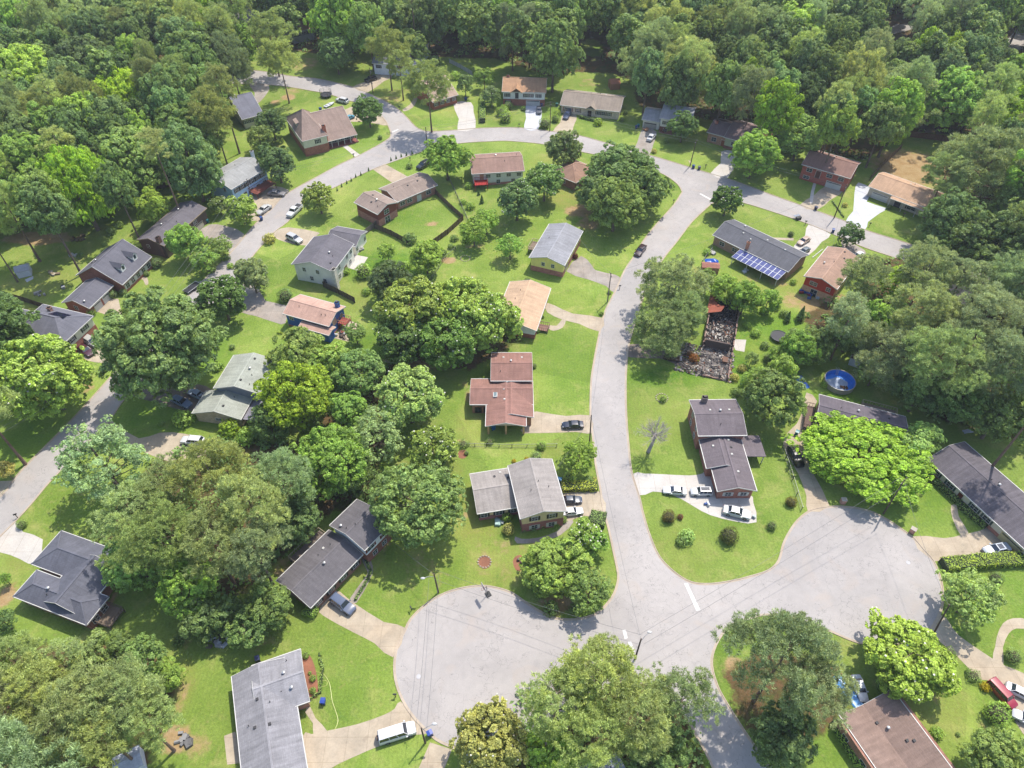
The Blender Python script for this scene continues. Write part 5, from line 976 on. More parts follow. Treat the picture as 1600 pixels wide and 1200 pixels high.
# sunlit foliage colours
FK = .71
OAK = C(110,132,71,FK); OAKD = C(96,118,65,FK); OAKB = C(104,128,77,FK); LIME = C(134,160,52,.80); BRT = C(128,156,70,.76); PINE = C(130,144,85,FK); PINEB = C(122,138,93,FK); MAGC = C(94,122,55,FK); MAGY = C(128,148,65,FK); LITE = C(130,156,88,FK); BRN = C(148,150,82,FK); GRY = C(128,148,98,FK); DKG = C(84,104,61,FK); FRS = C(106,132,75,FK)
TL = [ # species, x, y, r, colour, look, extra
('oak',250,540,84,OAKB,'huge dark green round tree'),('mag',345,466,38,MAGC,'dark glossy magnolia'),('mag',66,588,66,MAGY,'broad yellowish green magnolia'),('oak',392,430,27,GRY,'grey green roadside tree'),
('thin',158,722,66,GRY,'sparse silvery tree with bare twigs'),('pine',392,790,56,PINE,'tall olive pine'),('pine',248,838,54,PINE,'tall olive pine'),('pine',330,742,54,PINE,'tall olive pine'),('pine',438,745,46,PINEB,'slim grey green pine'),('pine',205,800,46,PINE,'small olive pine'),('oak',212,878,46,LITE,'pale green tree with leaning pale trunk'),('pine',330,850,50,PINE,'tall olive pine'),('pine',400,860,44,PINEB,'grey green pine'),('oak',420,945,36,OAK,'dark green bushy tree'),('oak',290,915,46,BRT,'light green tree'),('pine',255,760,44,PINE,'olive pine'),('oak',455,815,40,OAKD,'dark shaded tree'),
('fine',462,618,58,LIME,'vivid lime green tree'),('fine',516,722,60,BRT,'bright green spreading tree'),('oak',464,553,42,OAK,'mid green roadside tree'),('oak',520,572,36,BRT,'fresh green tree'),('fine',560,582,40,LITE,'pale feathery tree'),('oak',420,660,30,OAK,'mid green tree'),('mag',638,622,50,LITE,'light green round tree'),('thin',590,680,46,GRY,'grey wispy tree'),('mag',676,698,38,MAGY,'magnolia with many white flowers'),('fine',650,786,68,OAK,'large dark fine leaved tree'),('oak',545,640,30,BRT,'small fresh green tree'),('oak',560,750,30,OAKD,'dark tree'),
('mag',648,488,56,MAGY,'big flowering magnolia'),('mag',718,484,52,MAGY,'big flowering magnolia'),('mag',762,500,50,MAGY,'big flowering magnolia'),('mag',700,535,46,MAGC,'dark shaded magnolia'),('mag',632,530,42,MAGC,'dark shaded magnolia'),
('fine',905,711,27,BRT,'low spreading green tree'),('mag',912,836,26,BRT,'rounded bright green tree'),('mag',926,848,24,BRT,'rounded bright green tree'),('oak',868,886,50,BRT,'broad light green tree'),('fine',922,922,33,OAK,'dark green feathery tree'),
('pine',932,1062,60,PINE,'big olive pine'),('pine',872,1095,56,PINE,'big olive pine'),('pine',1000,1120,56,PINE,'big olive pine'),('pine',1065,1090,48,PINEB,'grey green pine'),('pine',948,1030,36,PINE,'pine with drooping boughs'),('pine',930,1150,52,PINE,'olive pine'),('oak',860,1175,42,BRT,'bright green shrubby tree'),('mag',768,1158,56,BRN,'golden olive magnolia'),('oak',1030,1180,46,OAK,'dark green tree'),
('pine',1222,1030,78,PINEB,'very large dark pine'),('pine',1278,1075,48,PINEB,'dark pine'),('oak',1225,1150,50,OAKD,'shaded dark tree'),('mag',1418,1028,66,C(138,162,64,FK),'round bright green magnolia'),('fine',1518,932,42,LITE,'soft pale green tree'),('oak',1556,1184,44,OAK,'dark green tree'),
('fine',1354,714,77,LIME,'huge vivid lime green maple'),('fine',1428,700,26,LITE,'pale green young maple'),('oak',1208,622,44,OAK,'grey green drooping tree'),('fine',1446,682,26,LITE,'small pale tree'),
('pine',1047,448,50,PINEB,'tall grey green pine'),('pine',1038,515,48,PINEB,'low boughed grey green pine'),('pine',1068,486,34,PINEB,'grey green pine'),('oak',975,272,54,FRS,'tall spreading green tree'),('oak',962,320,40,OAK,'dark green tree'),('oak',1006,298,36,OAK,'mid green tree'),('oak',930,300,28,FRS,'mid green tree'),
('mag',851,284,29,OAK,'dense dark round tree'),('mag',808,312,32,OAK,'dense dark round tree'),('oak',882,232,28,OAK,'dark green roadside tree'),('oak',697,246,32,BRT,'round fresh green tree'),('fine',797,384,20,BRT,'small fresh green tree'),('mag',497,308,25,MAGY,'glossy roadside tree'),('mag',1137,312,24,MAGC,'glossy dark conical tree'),('mag',575,173,23,MAGC,'small magnolia casting a round shadow'),
('oak',1068,196,22,OAKD,'dark upright tree in front of the grey house'),('oak',1180,240,35,BRT,'light green tree'),('fine',1250,214,36,LITE,'pale olive tree'),('mag',1330,366,19,OAKD,'neatly rounded dark tree'),('oak',432,254,28,OAKD,'dark roadside tree'),('oak',424,192,22,OAKD,'dark tree'),('oak',405,215,18,OAK,'dark green tree'),
('pine',436,92,30,PINE,'tall narrow pine'),('pine',420,50,30,PINE,'tall narrow pine'),('pine',604,72,30,PINE,'tall pine with bare trunks'),('pine',624,100,20,PINE,'tall pine with bare trunk'),('pine',668,130,36,PINE,'tall grey green pine'),('oak',524,84,26,FRS,'low leaning tree'),('oak',642,74,26,OAK,'green tree beside the bare trunked pine'),('oak',727,132,14,OAK,'small round tree'),('oak',757,122,14,BRT,'small green tree'),('mag',768,150,15,OAK,'small round tree'),
('oak',290,378,28,BRT,'fresh green tree'),('oak',318,406,19,BRT,'small fresh green tree'),('oak',344,386,17,OAK,'small bushy tree'),('oak',238,322,26,MAGY,'yellowish green tree'),('mag',376,326,24,MAGY,'rounded olive green tree'),('mag',341,320,14,OAK,'low round tree'),('oak',0,478,24,OAKD,'dark tree at left edge'),('oak',5,512,14,OAKD,'small dark tree at left edge'),('oak',8,735,14,BRN,'small brownish tree at left edge'),('oak',4,970,18,OAKD,'small dark tree at left edge'),('oak',8,905,9,BRT,'small green tree'),
('oak',610,440,32,DKG,'dark purple green tree'),('oak',555,520,16,OAK,'small tree'),('oak',605,392,14,BRT,'shrubby tree'),('oak',665,400,26,BRT,'shrubby tree by the fence'),('oak',740,360,22,BRT,'fresh green tree'),('oak',760,345,18,BRT,'fresh green tree'),
('pine',1354,432,34,PINEB,'tall grey green pine'),('pine',1328,494,34,PINEB,'grey green pine'),('fine',1402,440,28,LIME,'yellow green tree'),('oak',1385,500,36,BRT,'fresh green tree'),('pine',1450,425,44,PINEB,'feathery grey pine'),('pine',1440,485,46,PINEB,'feathery grey pine'),('pine',1500,440,36,PINEB,'feathery grey pine'),('pine',1395,555,54,PINEB,'tall grey green pine'),('pine',1470,560,54,PINEB,'tall grey green pine'),('pine',1540,500,58,PINEB,'tall grey green pine'),('pine',1580,570,56,PINEB,'tall grey green pine'),('oak',1440,608,38,OAKD,'dark tree'),('oak',1505,622,42,OAKD,'dark tree'),('oak',1560,650,44,OAKD,'dark tree'),('oak',1600,600,40,BRT,'fresh green tree'),
('pine',1540,270,72,PINEB,'big grey green pine'),('pine',1480,268,34,PINEB,'grey green pine'),('oak',1560,390,62,OAKD,'large dark green tree'),('oak',1490,350,46,OAKD,'dark green tree'),('oak',1600,330,50,OAK,'dark green tree'),('oak',1480,395,28,OAKD,'dark green tree over the road'),('pine',1600,440,50,PINEB,'grey green pine'),('oak',1272,540,30,OAKD,'dark yard tree'),('oak',1250,545,28,BRT,'shrubby tree'),('oak',1330,520,34,OAKD,'dark yard tree'),('oak',1368,580,24,OAK,'dark yard tree'),
('oak',1130,452,22,BRT,'vine covered shrubby tree'),('oak',1165,465,26,BRT,'vine covered shrubby tree'),('oak',1200,470,18,BRT,'vine covered shrubby tree'),('oak',1105,440,18,BRT,'vine covered shrubby tree'),('oak',1180,595,22,BRT,'round fresh shrub tree'),('oak',1225,575,20,BRT,'round fresh shrub tree'),('oak',1215,555,14,BRT,'round fresh shrub tree'),('oak',1175,560,10,OAK,'small shrub'),
('pine',60,1080,52,PINE,'tall olive pine'),('pine',125,1110,62,PINE,'tall olive pine'),('pine',195,1090,58,PINE,'tall olive pine'),('pine',20,1030,42,PINE,'tall olive pine'),('pine',95,1035,36,PINE,'tall olive pine'),('pine',225,1130,44,PINE,'olive pine'),('pine',160,1150,50,PINE,'olive pine'),('oak',145,1022,32,OAK,'dark glossy tree'),('oak',225,1035,36,OAK,'green tree'),('oak',260,1055,24,BRT,'yellow green tree'),('oak',190,1010,24,OAKD,'dark green tree'),('pine',20,1100,50,PINE,'olive pine'),('oak',350,960,30,OAKD,'dark tree'),('oak',385,985,30,OAK,'dark tree'),('oak',315,970,30,OAKD,'dark shaded tree'),
]
HS = {(975,272): 15, (1354,714): 8, (1038,515): 12.5, (1047,448): 17, (1068,486): 14, (1395,555): 17, (1272,540): 9, (1330,520): 11, (1418,1028): 9.5, (868,886): 8.5}
for a in TL: tree(*a[:6], **({'H': HS[a[1:3]]} if a[1:3] in HS else {}))
MID = len(TREES)
# woodland: trees set apart from each other by their own crowns
WPOLY = [[(-520,-60),(376,-60),(372,60),(350,130),(322,210),(312,262),(250,280),(190,292),(110,330),(-520,420)],
 [(376,-60),(2150,-60),(2150,190),(1600,190),(1500,175),(1420,165),(1360,215),(1240,190),(1100,140),(1010,130),(985,90),(900,60),(860,92),(780,62),(700,40),(560,52),(400,15)],
 [(1560,200),(2100,200),(2100,640),(1650,590),(1610,480),(1590,240)],[(1400,570),(1650,540),(1660,600),(1640,620),(1480,600)],[(-160,1000),(-20,1000),(-20,1250),(-160,1250)],[(-160,500),(-20,520),(-30,640),(-160,700)]]
WP = [[tuple(G(px, py, 13)[:2]) for px, py in p] for p in WPOLY]
CLEAR = [(925,70,26),(1405,45,26),(1585,68,26),(475,45,18),(628,85,20),(388,30,12),(940,128,40),(250,95,9),(1030,175,26),(1150,198,22),(1345,222,15)]
FARTREES = []; WT = []
cell = {}
def cadd(x, y, R): cell.setdefault((int(x//20), int(y//20)), []).append((x, y, R))
for t_ in TREES: cadd(t_[1], t_[2], t_[3])
def wood_ok(x, y, R):
    i, j = int(x//20), int(y//20)
    for u in (-1, 0, 1):
        for v in (-1, 0, 1):
            for a, b, r in cell.get((i+u, j+v), ()):
                if (x-a)**2+(y-b)**2 < ((R+r)*.70)**2: return False
    return True
rw = random.Random(11); kinds = [('oak',OAK,'green broadleaf tree'),('oak',OAKD,'dark green broadleaf tree'),('oak',BRT,'bright green broadleaf tree'),('pine',PINE,'olive green pine'),('pine',PINEB,'grey green pine'),('oak',FRS,'mid green broadleaf tree'),('fine',LIME,'yellow green tree'),('oak',OAKB,'blue green broadleaf tree')]
for wi, poly in enumerate(WP):
    xs = [p[0] for p in poly]; ys = [p[1] for p in poly]; fails = 0; wt = [(5,2.4,5,5,1.5,4,1.4,1.5),(4,3,5,2.2,2.5,5,.6,3),(2,4,2,2,5,2,.3,2),(2,4,2,2,5,2,.3,2),(1,1,1,5,1,1,0,1),(1,2,1,2,1,1,0,1)][wi]
    while fails < 2600:
        x = rw.uniform(min(xs), max(xs)); y = rw.uniform(min(ys), max(ys)); fails += 1
        R = rw.choice((5.6,7.0,8.2,9.4,10.6)) if fails < 1200 else rw.choice((4.2,5.0))
        if not wood_ok(x, y, R): continue
        px, py = PX((x, y, 13)); sc_ = CAM_F/depth((x, y, 13))
        outside = px < -75 or px > 1675
        if py < -60: continue
        if not in_poly(np.array([x]), np.array([y]), poly)[0]: continue
        if any((px-a)**2+(py-b)**2 < (r+R*sc_*.8)**2 for a, b, r in CLEAR): continue
        k = rw.choices(kinds, wt)[0]; fails = 0; cadd(x, y, R)
        if outside: FARTREES.append((x, y, R, 22.0, None)); continue
        H_t = rw.uniform(23, 30) if k[0] == 'pine' else rw.uniform(19, 27); WT.append((-sc_*R, x, y, R, H_t, k, px, py, sc_))
nb = sum(1 for t_ in TREES if t_[0].name.startswith('broadleaf')); WT.sort(key=lambda t_: t_[0]-(0 if t_[2] < 260 else -3))
for _, x, y, R, H_t, k, px, py, sc_ in WT:
    if k[0] == 'oak':
        nb += 1
        if nb > 298: FARTREES.append((x, y, R, H_t, k)); continue
    sz = 'slim ' if R < 5.5 else ('broad ' if R > 9 else ''); ht = 'tall ' if H_t > 24 else ''
    tree(k[0], px, py, R*sc_, k[1], ht+sz+k[2], H=H_t, tall=rw.uniform(1.45,1.8) if k[0] != 'pine' else rw.uniform(1.15,1.5), auto='the woods')
def far_wood():        # beyond the nearest few hundred trees the wood reads as one mass
    Ps = []; Ns = []; rng = np.random.default_rng(9)
    for (x, y, R, H_t, k) in FARTREES:
        P, N, c, rp = crown_pts(R, min(R*1.6, H_t*.45), 60 if k else 40, R*.26 if k else R*.3, 90 if k else 60, rng, flat=.8, hollow=.45); Ps.append(P+np.array([x, y, H_t-min(R*1.6, H_t*.45)])); Ns.append(N)
    me = leaf_mesh('far_woodland', np.concatenate(Ps), np.concatenate(Ns), .85, FARM, 'leaf', 1.0, rng); o = bpy.data.objects.new('far_woodland', me); COL.objects.link(o); o.color = OAK
    tag(o, 'far edge of the woodland where crowns merge at the top of the photo', 'woodland', kind='stuff')
far_wood()
# low undergrowth in the woods: nobody could count it
def undergrowth():
    n = 9000; P = []; rng = np.random.default_rng(5)
    polys = [[tuple(G(*p)[:2]) for p in w_] for w_ in WOODS[:3]+[WOODS[3], WOODS[5]]]
    for poly, m in zip(polys, (1400, 3400, 1100, 260, 120)):
        xs = [p[0] for p in poly]; ys = [p[1] for p in poly]; a = rng.uniform(min(xs), max(xs), m*3); b = rng.uniform(min(ys), min(max(ys), 460), m*3); ok = in_poly(a, b, poly)
        for x, y in list(zip(a[ok], b[ok]))[:m]:
            px, py = PX((x, y, 1)); 
            if any((px-q)**2+(py-r)**2 < t*t for q, r, t in CLEAR): continue
            h = rng.uniform(.6, 2.6); k = 26; q = sph(k, rng); q[:, 2] = abs(q[:, 2]); P.append(np.hstack([np.array([x, y, 0])+q*np.array([h, h, h*.9]), q]))
    P = np.concatenate(P); me = leaf_mesh('undergrowth', P[:, :3], P[:, 3:], .75, LEAFM, 'leaf', 1.0, rng); o = bpy.data.objects.new('undergrowth', me); COL.objects.link(o); o.color = FRS; tag(o, 'tangled green undergrowth covering the ground between the woodland trees', 'undergrowth', kind='stuff')
undergrowth()
# ---------------------------------------------------------------- shrubs and hedges
def shrub_proto(kind):
    rng = np.random.default_rng({'ball': 3, 'loose': 4, 'cone': 5, 'box': 6}[kind]); q = sph({'ball': 900, 'loose': 520, 'cone': 520, 'box': 900}[kind], rng)
    if kind == 'ball': P = q*np.array([1, 1, .85])*(0.86+0.16*rng.random(len(q))+.10*np.sin(q[:, 0]*4+q[:, 1]*3)+.06*np.sin(q[:, 1]*9+q[:, 2]*7))[:, None]; P[:, 2] += .8; P = P[P[:, 2] > 0]; N = P-np.array([0, 0, .8]); s = .15
    elif kind == 'loose': 
        c = sph(12, rng)*.5; c[:, 2] = abs(c[:, 2]); P = c[rng.integers(0, 12, len(q))]+q*.55*(.7+.4*rng.random(len(q)))[:, None]; P[:, 2] = abs(P[:, 2]+.35); N = q; s = .26
    elif kind == 'cone': 
        t = rng.random(len(q))**.8; a = rng.random(len(q))*6.28; r = (1-t)*(.9+.2*rng.random(len(q))); P = np.stack([np.cos(a)*r, np.sin(a)*r, t*3.6], 1); N = np.stack([np.cos(a), np.sin(a), np.full(len(a), .3)], 1); s = .3
    else: 
        P = rng.uniform(-1, 1, (len(q), 3)); ax = rng.integers(0, 3, len(q)); P[np.arange(len(q)), ax] = np.sign(P[np.arange(len(q)), ax]); N = np.zeros_like(P); N[np.arange(len(q)), ax] = P[np.arange(len(q)), ax]; P = P*np.array([1, 1, .55])+np.array([0, 0, .6]); P += rng.normal(0, .03, P.shape); s = .17
    me = leaf_mesh('foliage', P, N, s, LEAFM, 'leaf', .9, rng); m = MB()
    if kind in ('ball', 'box'): m.ball((0, 0, .66 if kind == 'ball' else .5), .76 if kind == 'ball' else .86, 14, 8, (1, 1, .8))
    elif kind == 'cone': m.tube([(0, 0, 0), (0, 0, .4), (0, 0, 3.2)], [.5, .7, .1], 8)
    else: m.tube([(0, 0, 0), (0, 0, .8)], [.08, .04], 6); [m.tube([(0, 0, .1), (.5*math.cos(a), .5*math.sin(a), .7)], [.04, .02], 5) for a in (0, 1.3, 2.6, 3.9, 5.2)]
    o = m.build('stems', m_bark(C(92,92,56)), smooth=True); me2 = o.data; bpy.data.objects.remove(o); return me, me2
SHP = {k: shrub_proto(k) for k in ('ball', 'loose', 'cone', 'box')}
SHRUBS = []
def shrub(kind, px, py, rpx, col=BRT, look='shrub', cat='shrub', group=None, h=1.0, label=None, auto=True):
    c = G(px, py, .5); c = G(px, py, .6*rpx*depth(c)/CAM_F*h); R = rpx*depth(c)/CAM_F; r = thing({'ball': 'round_shrub', 'loose': 'shrub', 'cone': 'conical_shrub', 'box': 'clipped_shrub'}[kind], label or '', cat, (c.x, c.y, 0), random.uniform(0, 6), group); r.scale = (R, R, R*h)
    for me, nm in zip(SHP[kind], ('foliage', 'stems')): o = bpy.data.objects.new(nm, me); COL.objects.link(o); o.parent = r; v = random.uniform(.9, 1.1); o.color = (col[0]*v, col[1]*v, col[2]*v, 1)
    if auto and not label: SHRUBS.append((r, c.x, c.y, R, px, py, look, None))
    return r
SL = [('loose',1182,520,9,BRT,'weedy shrub'),('loose',1196,540,8,OAK,'weedy shrub'),('loose',1168,508,7,BRT,'weedy shrub'),('loose',1165,600,11,BRT,'tangled green shrub'),('loose',1150,612,9,OAK,'tangled green shrub'),('loose',1186,620,10,OAK,'tangled green shrub'),('loose',1160,575,8,BRN,'dry brush'),('loose',1148,590,8,BRN,'dry brush'),('loose',620,425,8,BRT,'weedy shrub'),('loose',590,452,9,OAK,'weedy shrub'),('loose',572,455,8,BRT,'weedy shrub'),('loose',600,470,9,OAK,'weedy shrub'),('loose',710,372,7,OAK,'hedgerow shrub'),('loose',728,372,8,BRT,'hedgerow shrub'),('loose',705,385,6,OAK,'hedgerow shrub'),('loose',1225,490,8,OAK,'tangled green shrub'),('loose',1240,520,10,OAK,'tangled green shrub'),('loose',1195,485,8,BRT,'tangled green shrub'),('loose',330,420,8,OAK,'weedy shrub'),('loose',352,402,8,OAK,'weedy shrub'),('loose',360,415,6,BRT,'weedy shrub'),('ball',787,173,8,BRT,'round green shrub'),('ball',790,184,10,BRT,'round green shrub'),('ball',783,176,8,BRT,'round green shrub'),('ball',795,166,7,OAK,'round green shrub'),('ball',851,194,9,OAK,'large round shrub'),('ball',868,186,7,BRT,'round shrub'),('ball',870,178,6,LIME,'golden shrub'),('loose',935,190,8,LIME,'yellow shrub'),('ball',972,187,4,OAK,'round shrub'),('ball',977,176,4,OAK,'round shrub'),
('ball',175,460,8,OAKD,'round dark shrub'),('ball',193,457,6,OAK,'round shrub'),('ball',245,412,9,OAKD,'dark clipped shrub'),('ball',229,428,5,OAK,'small round shrub'),('ball',143,489,7,BRT,'low green shrub'),('loose',174,361,8,OAKD,'dark loose shrub'),('loose',186,351,7,OAK,'green loose shrub'),('loose',163,381,5,OAK,'small shrub'),('loose',125,399,6,OAKD,'dark shrub'),('ball',363,542,5,LITE,'small round shrub'),('loose',340,572,10,BRT,'fresh green shrub'),('loose',286,654,17,BRT,'bright yellow green shrub'),('loose',252,662,5,OAK,'small shrub'),
('ball',34,820,8,OAK,'clipped round shrub'),('loose',340,625,6,BRT,'small bright shrub'),('loose',357,668,18,LIME,'yellow green shrub'),('loose',385,680,18,BRT,'green shrub'),('loose',420,372,11,BRN,'reddish shrub'),('ball',446,463,12,OAKD,'dark round shrub'),('ball',568,425,13,BRT,'rounded bright shrub'),('loose',540,423,8,BRT,'green shrub'),('loose',530,540,4,OAK,'small shrub'),
('ball',488,955,11,BRT,'bright clipped shrub'),('ball',477,957,6,BRT,'small clipped shrub'),('ball',478,1024,6,BRT,'round shrub, top one in the mulch bed'),('ball',484,1052,3,BRT,'tiny shrub'),('ball',489,1060,5.5,BRT,'middle round shrub in the mulch bed'),('ball',489,1079,5.5,BRT,'lowest round shrub in the mulch bed'),('ball',792,808,8,BRT,'bright round shrub'),('ball',794,828,10,BRN,'yellow green ball shrub'),('ball',846,697,8,BRT,'ball shaped shrub'),('ball',838,714,9,LITE,'pale ball shrub behind the roof'),('box',765,690,5.5,OAK,'square clipped shrub'),('box',724,694,7,OAK,'flat clipped shrub'),('ball',729,708,4,OAK,'ball shrub in mulch'),
('ball',889,747,10,BRT,'bright round shrub'),('loose',921,750,9,OAK,'flowering loose shrub'),('loose',929,748,4,BRN,'pinkish flowering shrub'),('ball',881,813,5.5,BRT,'ball shrub by the steps'),('ball',869,821,5,BRT,'low ball shrub'),('loose',803,720,4,C(220,200,40),'yellow flowering shrub'),('loose',823,717,4,C(220,200,40),'yellow flowering shrub'),('loose',832,824,7,OAKD,'dark foundation shrub'),('loose',818,826,6,OAKD,'dark foundation shrub'),('loose',847,820,7,OAKD,'dark foundation shrub'),('loose',858,817,6,OAKD,'dark foundation shrub'),
('ball',1045,808,11,C(140,130,70),'brown tipped round shrub'),('ball',1063,808,5,C(168,110,80),'reddish brown low shrub'),('ball',1139,838,15,C(130,140,66),'wide ring shaped shrub'),('ball',1141,838,8,OAKD,'green shrub growing inside the ring shaped one'),('loose',1073,838,14,LITE,'wispy pale shrub'),('loose',1066,846,10,OAK,'wispy green shrub'),('ball',1236,785,9,C(150,140,60),'orange tipped round shrub'),('ball',1206,822,8,OAK,'round green shrub'),('ball',1036,624,6,BRT,'small shrub in a stone ring'),
('ball',1383,1122,12,LIME,'bright yellow green shrub'),('ball',1382,1072,13,BRT,'rounded green shrub'),('box',1483,1020,8,OAK,'square clipped shrub'),('box',1521,1056,9,OAK,'square clipped shrub'),('loose',1541,1073,9,C(230,214,40),'vivid yellow shrub'),('ball',1557,1116,20,BRT,'large clipped green mound'),('ball',1583,1026,13,OAK,'dense round shrub'),('ball',1556,905,11,OAKD,'dark round shrub'),('loose',1465,1145,11,BRT,'green shrub'),('loose',1497,1148,4,OAK,'tiny shrub'),('loose',1513,1051,4,OAK,'tiny shrub'),('loose',1517,1062,4,OAK,'tiny shrub'),
('ball',495,372,0,OAK,''),('loose',495,378,0,OAK,''),('ball',1236,366,5,OAKD,'dark shrub on the lawn'),('ball',1389,324,4,OAKD,'clipped dark shrub'),('loose',1320,320,5,BRN,'tan grassy shrub'),('ball',593,142,0,OAK,''),('loose',496,226,5,OAK,'green shrub by the porch'),('ball',594,215,4,OAKD,'dark round shrub in a stone bed'),('loose',640,259,6,OAK,'dark shrub on the verge'),
('loose',733,290,7,BRT,'fresh shrub'),('loose',750,285,6,BRT,'shrub'),('cone',753,315,4,OAKD,'small dark conical shrub'),('cone',748,303,3,OAKD,'tiny conical shrub'),('loose',735,322,8,BRT,'shrub by the wire fence'),('loose',724,315,6,BRT,'shrub by the wire fence'),('ball',1200,560,8,OAK,'round shrub'),('cone',1230,500,6,OAKD,'dark conical evergreen'),('cone',1250,497,8,OAK,'green conical evergreen'),('loose',1205,460,9,BRT,'shrub on the bank'),('loose',1212,478,9,BRT,'shrub on the bank'),('loose',1240,440,6,BRT,'shrub beside the patio cover'),('loose',1105,393,7,BRT,'green shrub by the blue cover'),
('loose',824,160,5,OAK,'shrub by the garage'),('ball',818,170,4,BRT,'small round shrub'),('loose',803,158,5,OAK,'foundation shrub'),('ball',1009,213,0,OAK,''),('loose',1022,236,5,BRN,'brownish shrub at the kerb'),('loose',1041,220,5,OAK,'small shrub on the lawn'),('loose',1038,202,8,C(120,60,50),'dark red shrub by the garage'),('loose',680,95,10,GRY,'greyish shrub'),('loose',712,118,9,BRT,'fresh shrub'),('loose',616,120,4,OAKD,'dark clipped shrub'),('loose',628,112,7,OAKD,'dark shrub'),('loose',635,110,6,OAKD,'dark shrub'),
('loose',898,400,6,C(130,60,50),'reddish shrub by the yellow house'),('loose',893,385,6,OAK,'green shrub by the yellow house'),('loose',824,438,6,OAKD,'dark shrub behind the tan roof'),('loose',916,170,0,OAK,''),('ball',840,517,4,BRT,'low shrub at the porch'),('ball',848,495,3,BRT,'small shrub'),('ball',940,490,4,BRT,'small shrub at the kerb'),('loose',952,457,4,OAK,'small shrub at the kerb'),('ball',834,572,5,OAK,'round shrub by the red roof'),('loose',1288,600,7,BRT,'weedy shrub by the pool'),('loose',1085,560,9,C(176,120,60),'scorched orange shrub'),('loose',1078,553,6,C(150,110,60),'scorched brown shrub'),
('loose',200,1005,14,OAKD,'dark shrub'),('loose',330,985,14,OAKD,'dark shrub'),('loose',278,1000,12,OAKD,'dark shrub'),('loose',410,955,12,OAK,'green shrub'),('loose',830,905,10,OAKD,'dark shrub'),('loose',860,950,14,OAKD,'dark shrub under the light green tree'),('loose',900,950,12,OAKD,'dark shrub under the light green tree'),('loose',845,925,10,OAK,'green shrub'),('loose',577,392,0,OAK,''),('loose',520,420,0,OAK,''),('loose',640,372,12,OAKD,'shrub against the fence'),('loose',690,395,10,OAK,'shrub against the fence'),('loose',655,430,12,BRT,'weedy shrub'),('loose',635,415,10,BRT,'weedy shrub'),('loose',700,425,0,OAK,'')]
for a in SL:
    if a[3] > 0: shrub(*a[:6])
CG = 'narrow conical evergreens lining the kerb'
NTH = ['first', 'second', 'third', 'fourth', 'fifth', 'sixth', 'seventh', 'eighth', 'ninth', 'tenth', 'eleventh', 'twelfth', 'last']
for i, (px, py) in enumerate([(527,299),(534,293),(542,288),(549,284),(556,278),(564,275),(576,268),(611,252),(619,249),(627,246),(635,244),(644,242),(661,240)]):
    shrub('cone', px, py-2, 1.6, OAKD, '', 'shrub', CG, 1.15, label='narrow dark conical evergreen, '+NTH[i]+' from the left along the loop road kerb')
def hedge(name, pts, w_, h_, col, label):
    P = [G(*p) for p in pts]; rng = np.random.default_rng(len(pts)+int(pts[0][0])); m = MB(); Ps = []; Ns = []
    for a, b in zip(P[:-1], P[1:]):
        d = b-a; L = d.length; d.normalize(); n_ = Vector((-d.y, d.x, 0)); M = Matrix(((d.x, n_.x, 0, a.x), (d.y, n_.y, 0, a.y), (0, 0, 1, 0), (0, 0, 0, 1))); m.box(-.1, L+.1, -w_/2+.12, w_/2-.12, 0, h_-.12, M)
        k = int(L*(w_+2*h_)*22); u = rng.uniform(0, L, k); f = rng.random(k); tot = w_+2*h_
        for ui, fi in zip(u, f*tot):
            if fi < h_: y, z, nn = -w_/2, fi, -n_
            elif fi < h_+w_: y, z, nn = fi-h_-w_/2, h_, Vector((0, 0, 1))
            else: y, z, nn = w_/2, fi-h_-w_, n_
            q = a+d*ui+n_*y; Ps.append((q.x, q.y, z)); Ns.append(tuple(nn))
    r = thing(name, label, 'hedge', P[0]); Ps = np.array(Ps)+rng.normal(0, .05, (len(Ps), 3))-np.array([P[0].x, P[0].y, 0]); me = leaf_mesh('foliage', Ps, np.array(Ns), .26, LEAFM, 'leaf', .8, rng); o = bpy.data.objects.new('foliage', me); COL.objects.link(o); o.parent = r; o.color = col
    m.v = [(x-P[0].x, y-P[0].y, z) for x, y, z in m.v]; m.build('stems', m_bark(C(70,84,44)), r); return r
hedge('clipped_hedge', [(877,763),(932,762)], 2.2, 1.2, C(142,152,52,FK), 'flat topped yellow green hedge above the driveway of the beige house')
hedge('clipped_hedge', [(922,812),(945,817)], 3.0, 1.6, OAK, 'short square hedge at the kerb below the beige house')
hedge('clipped_hedge', [(1440,738),(1500,790)], 1.1, 1.1, OAK, 'long narrow hedge along the left front of the long charcoal roofed house')
hedge('clipped_hedge', [(1500,792),(1540,824)], 1.6, 1.0, OAK, 'wide low hedge between path and front of the long charcoal roofed house')
hedge('clipped_hedge', [(1472,886),(1530,880),(1620,876)], 2.6, 1.6, C(130,150,54,FK), 'thick pale green hedge at the right edge below the driveway')
hedge('clipped_hedge', [(1300,1130),(1345,1205)], 1.0, 1.5, BRT, 'narrow hedge along the left side of the brown roofed house')
hedge('clipped_hedge', [(754,153),(754,192)], 2.0, 1.8, BRT, 'tall straight hedge beside the curved concrete driveway')
hedge('clipped_hedge', [(906,184),(940,192)], 1.2, .9, OAKD, 'low dark hedge before the beige brick house')
hedge('clipped_hedge', [(571,876),(580,893),(575,906),(555,938)], .5, .6, OAKD, 'low curved edging hedge along the walk of the dark roofed house')
hedge('clipped_hedge', [(499,1022),(505,1045),(500,1083),(484,1093)], .45, .5, OAK, 'low edging hedge round the mulch bed of the grey T roofed house')
hedge('clipped_hedge', [(1318,340),(1300,315)], .4, .5, OAK, 'low edging of shrubs beside the white driveway')
hedge('foundation_hedge', [(215,395),(262,378)], 1.6, 1.0, OAKD, 'dark foundation hedge under the gable of the dark brown house')
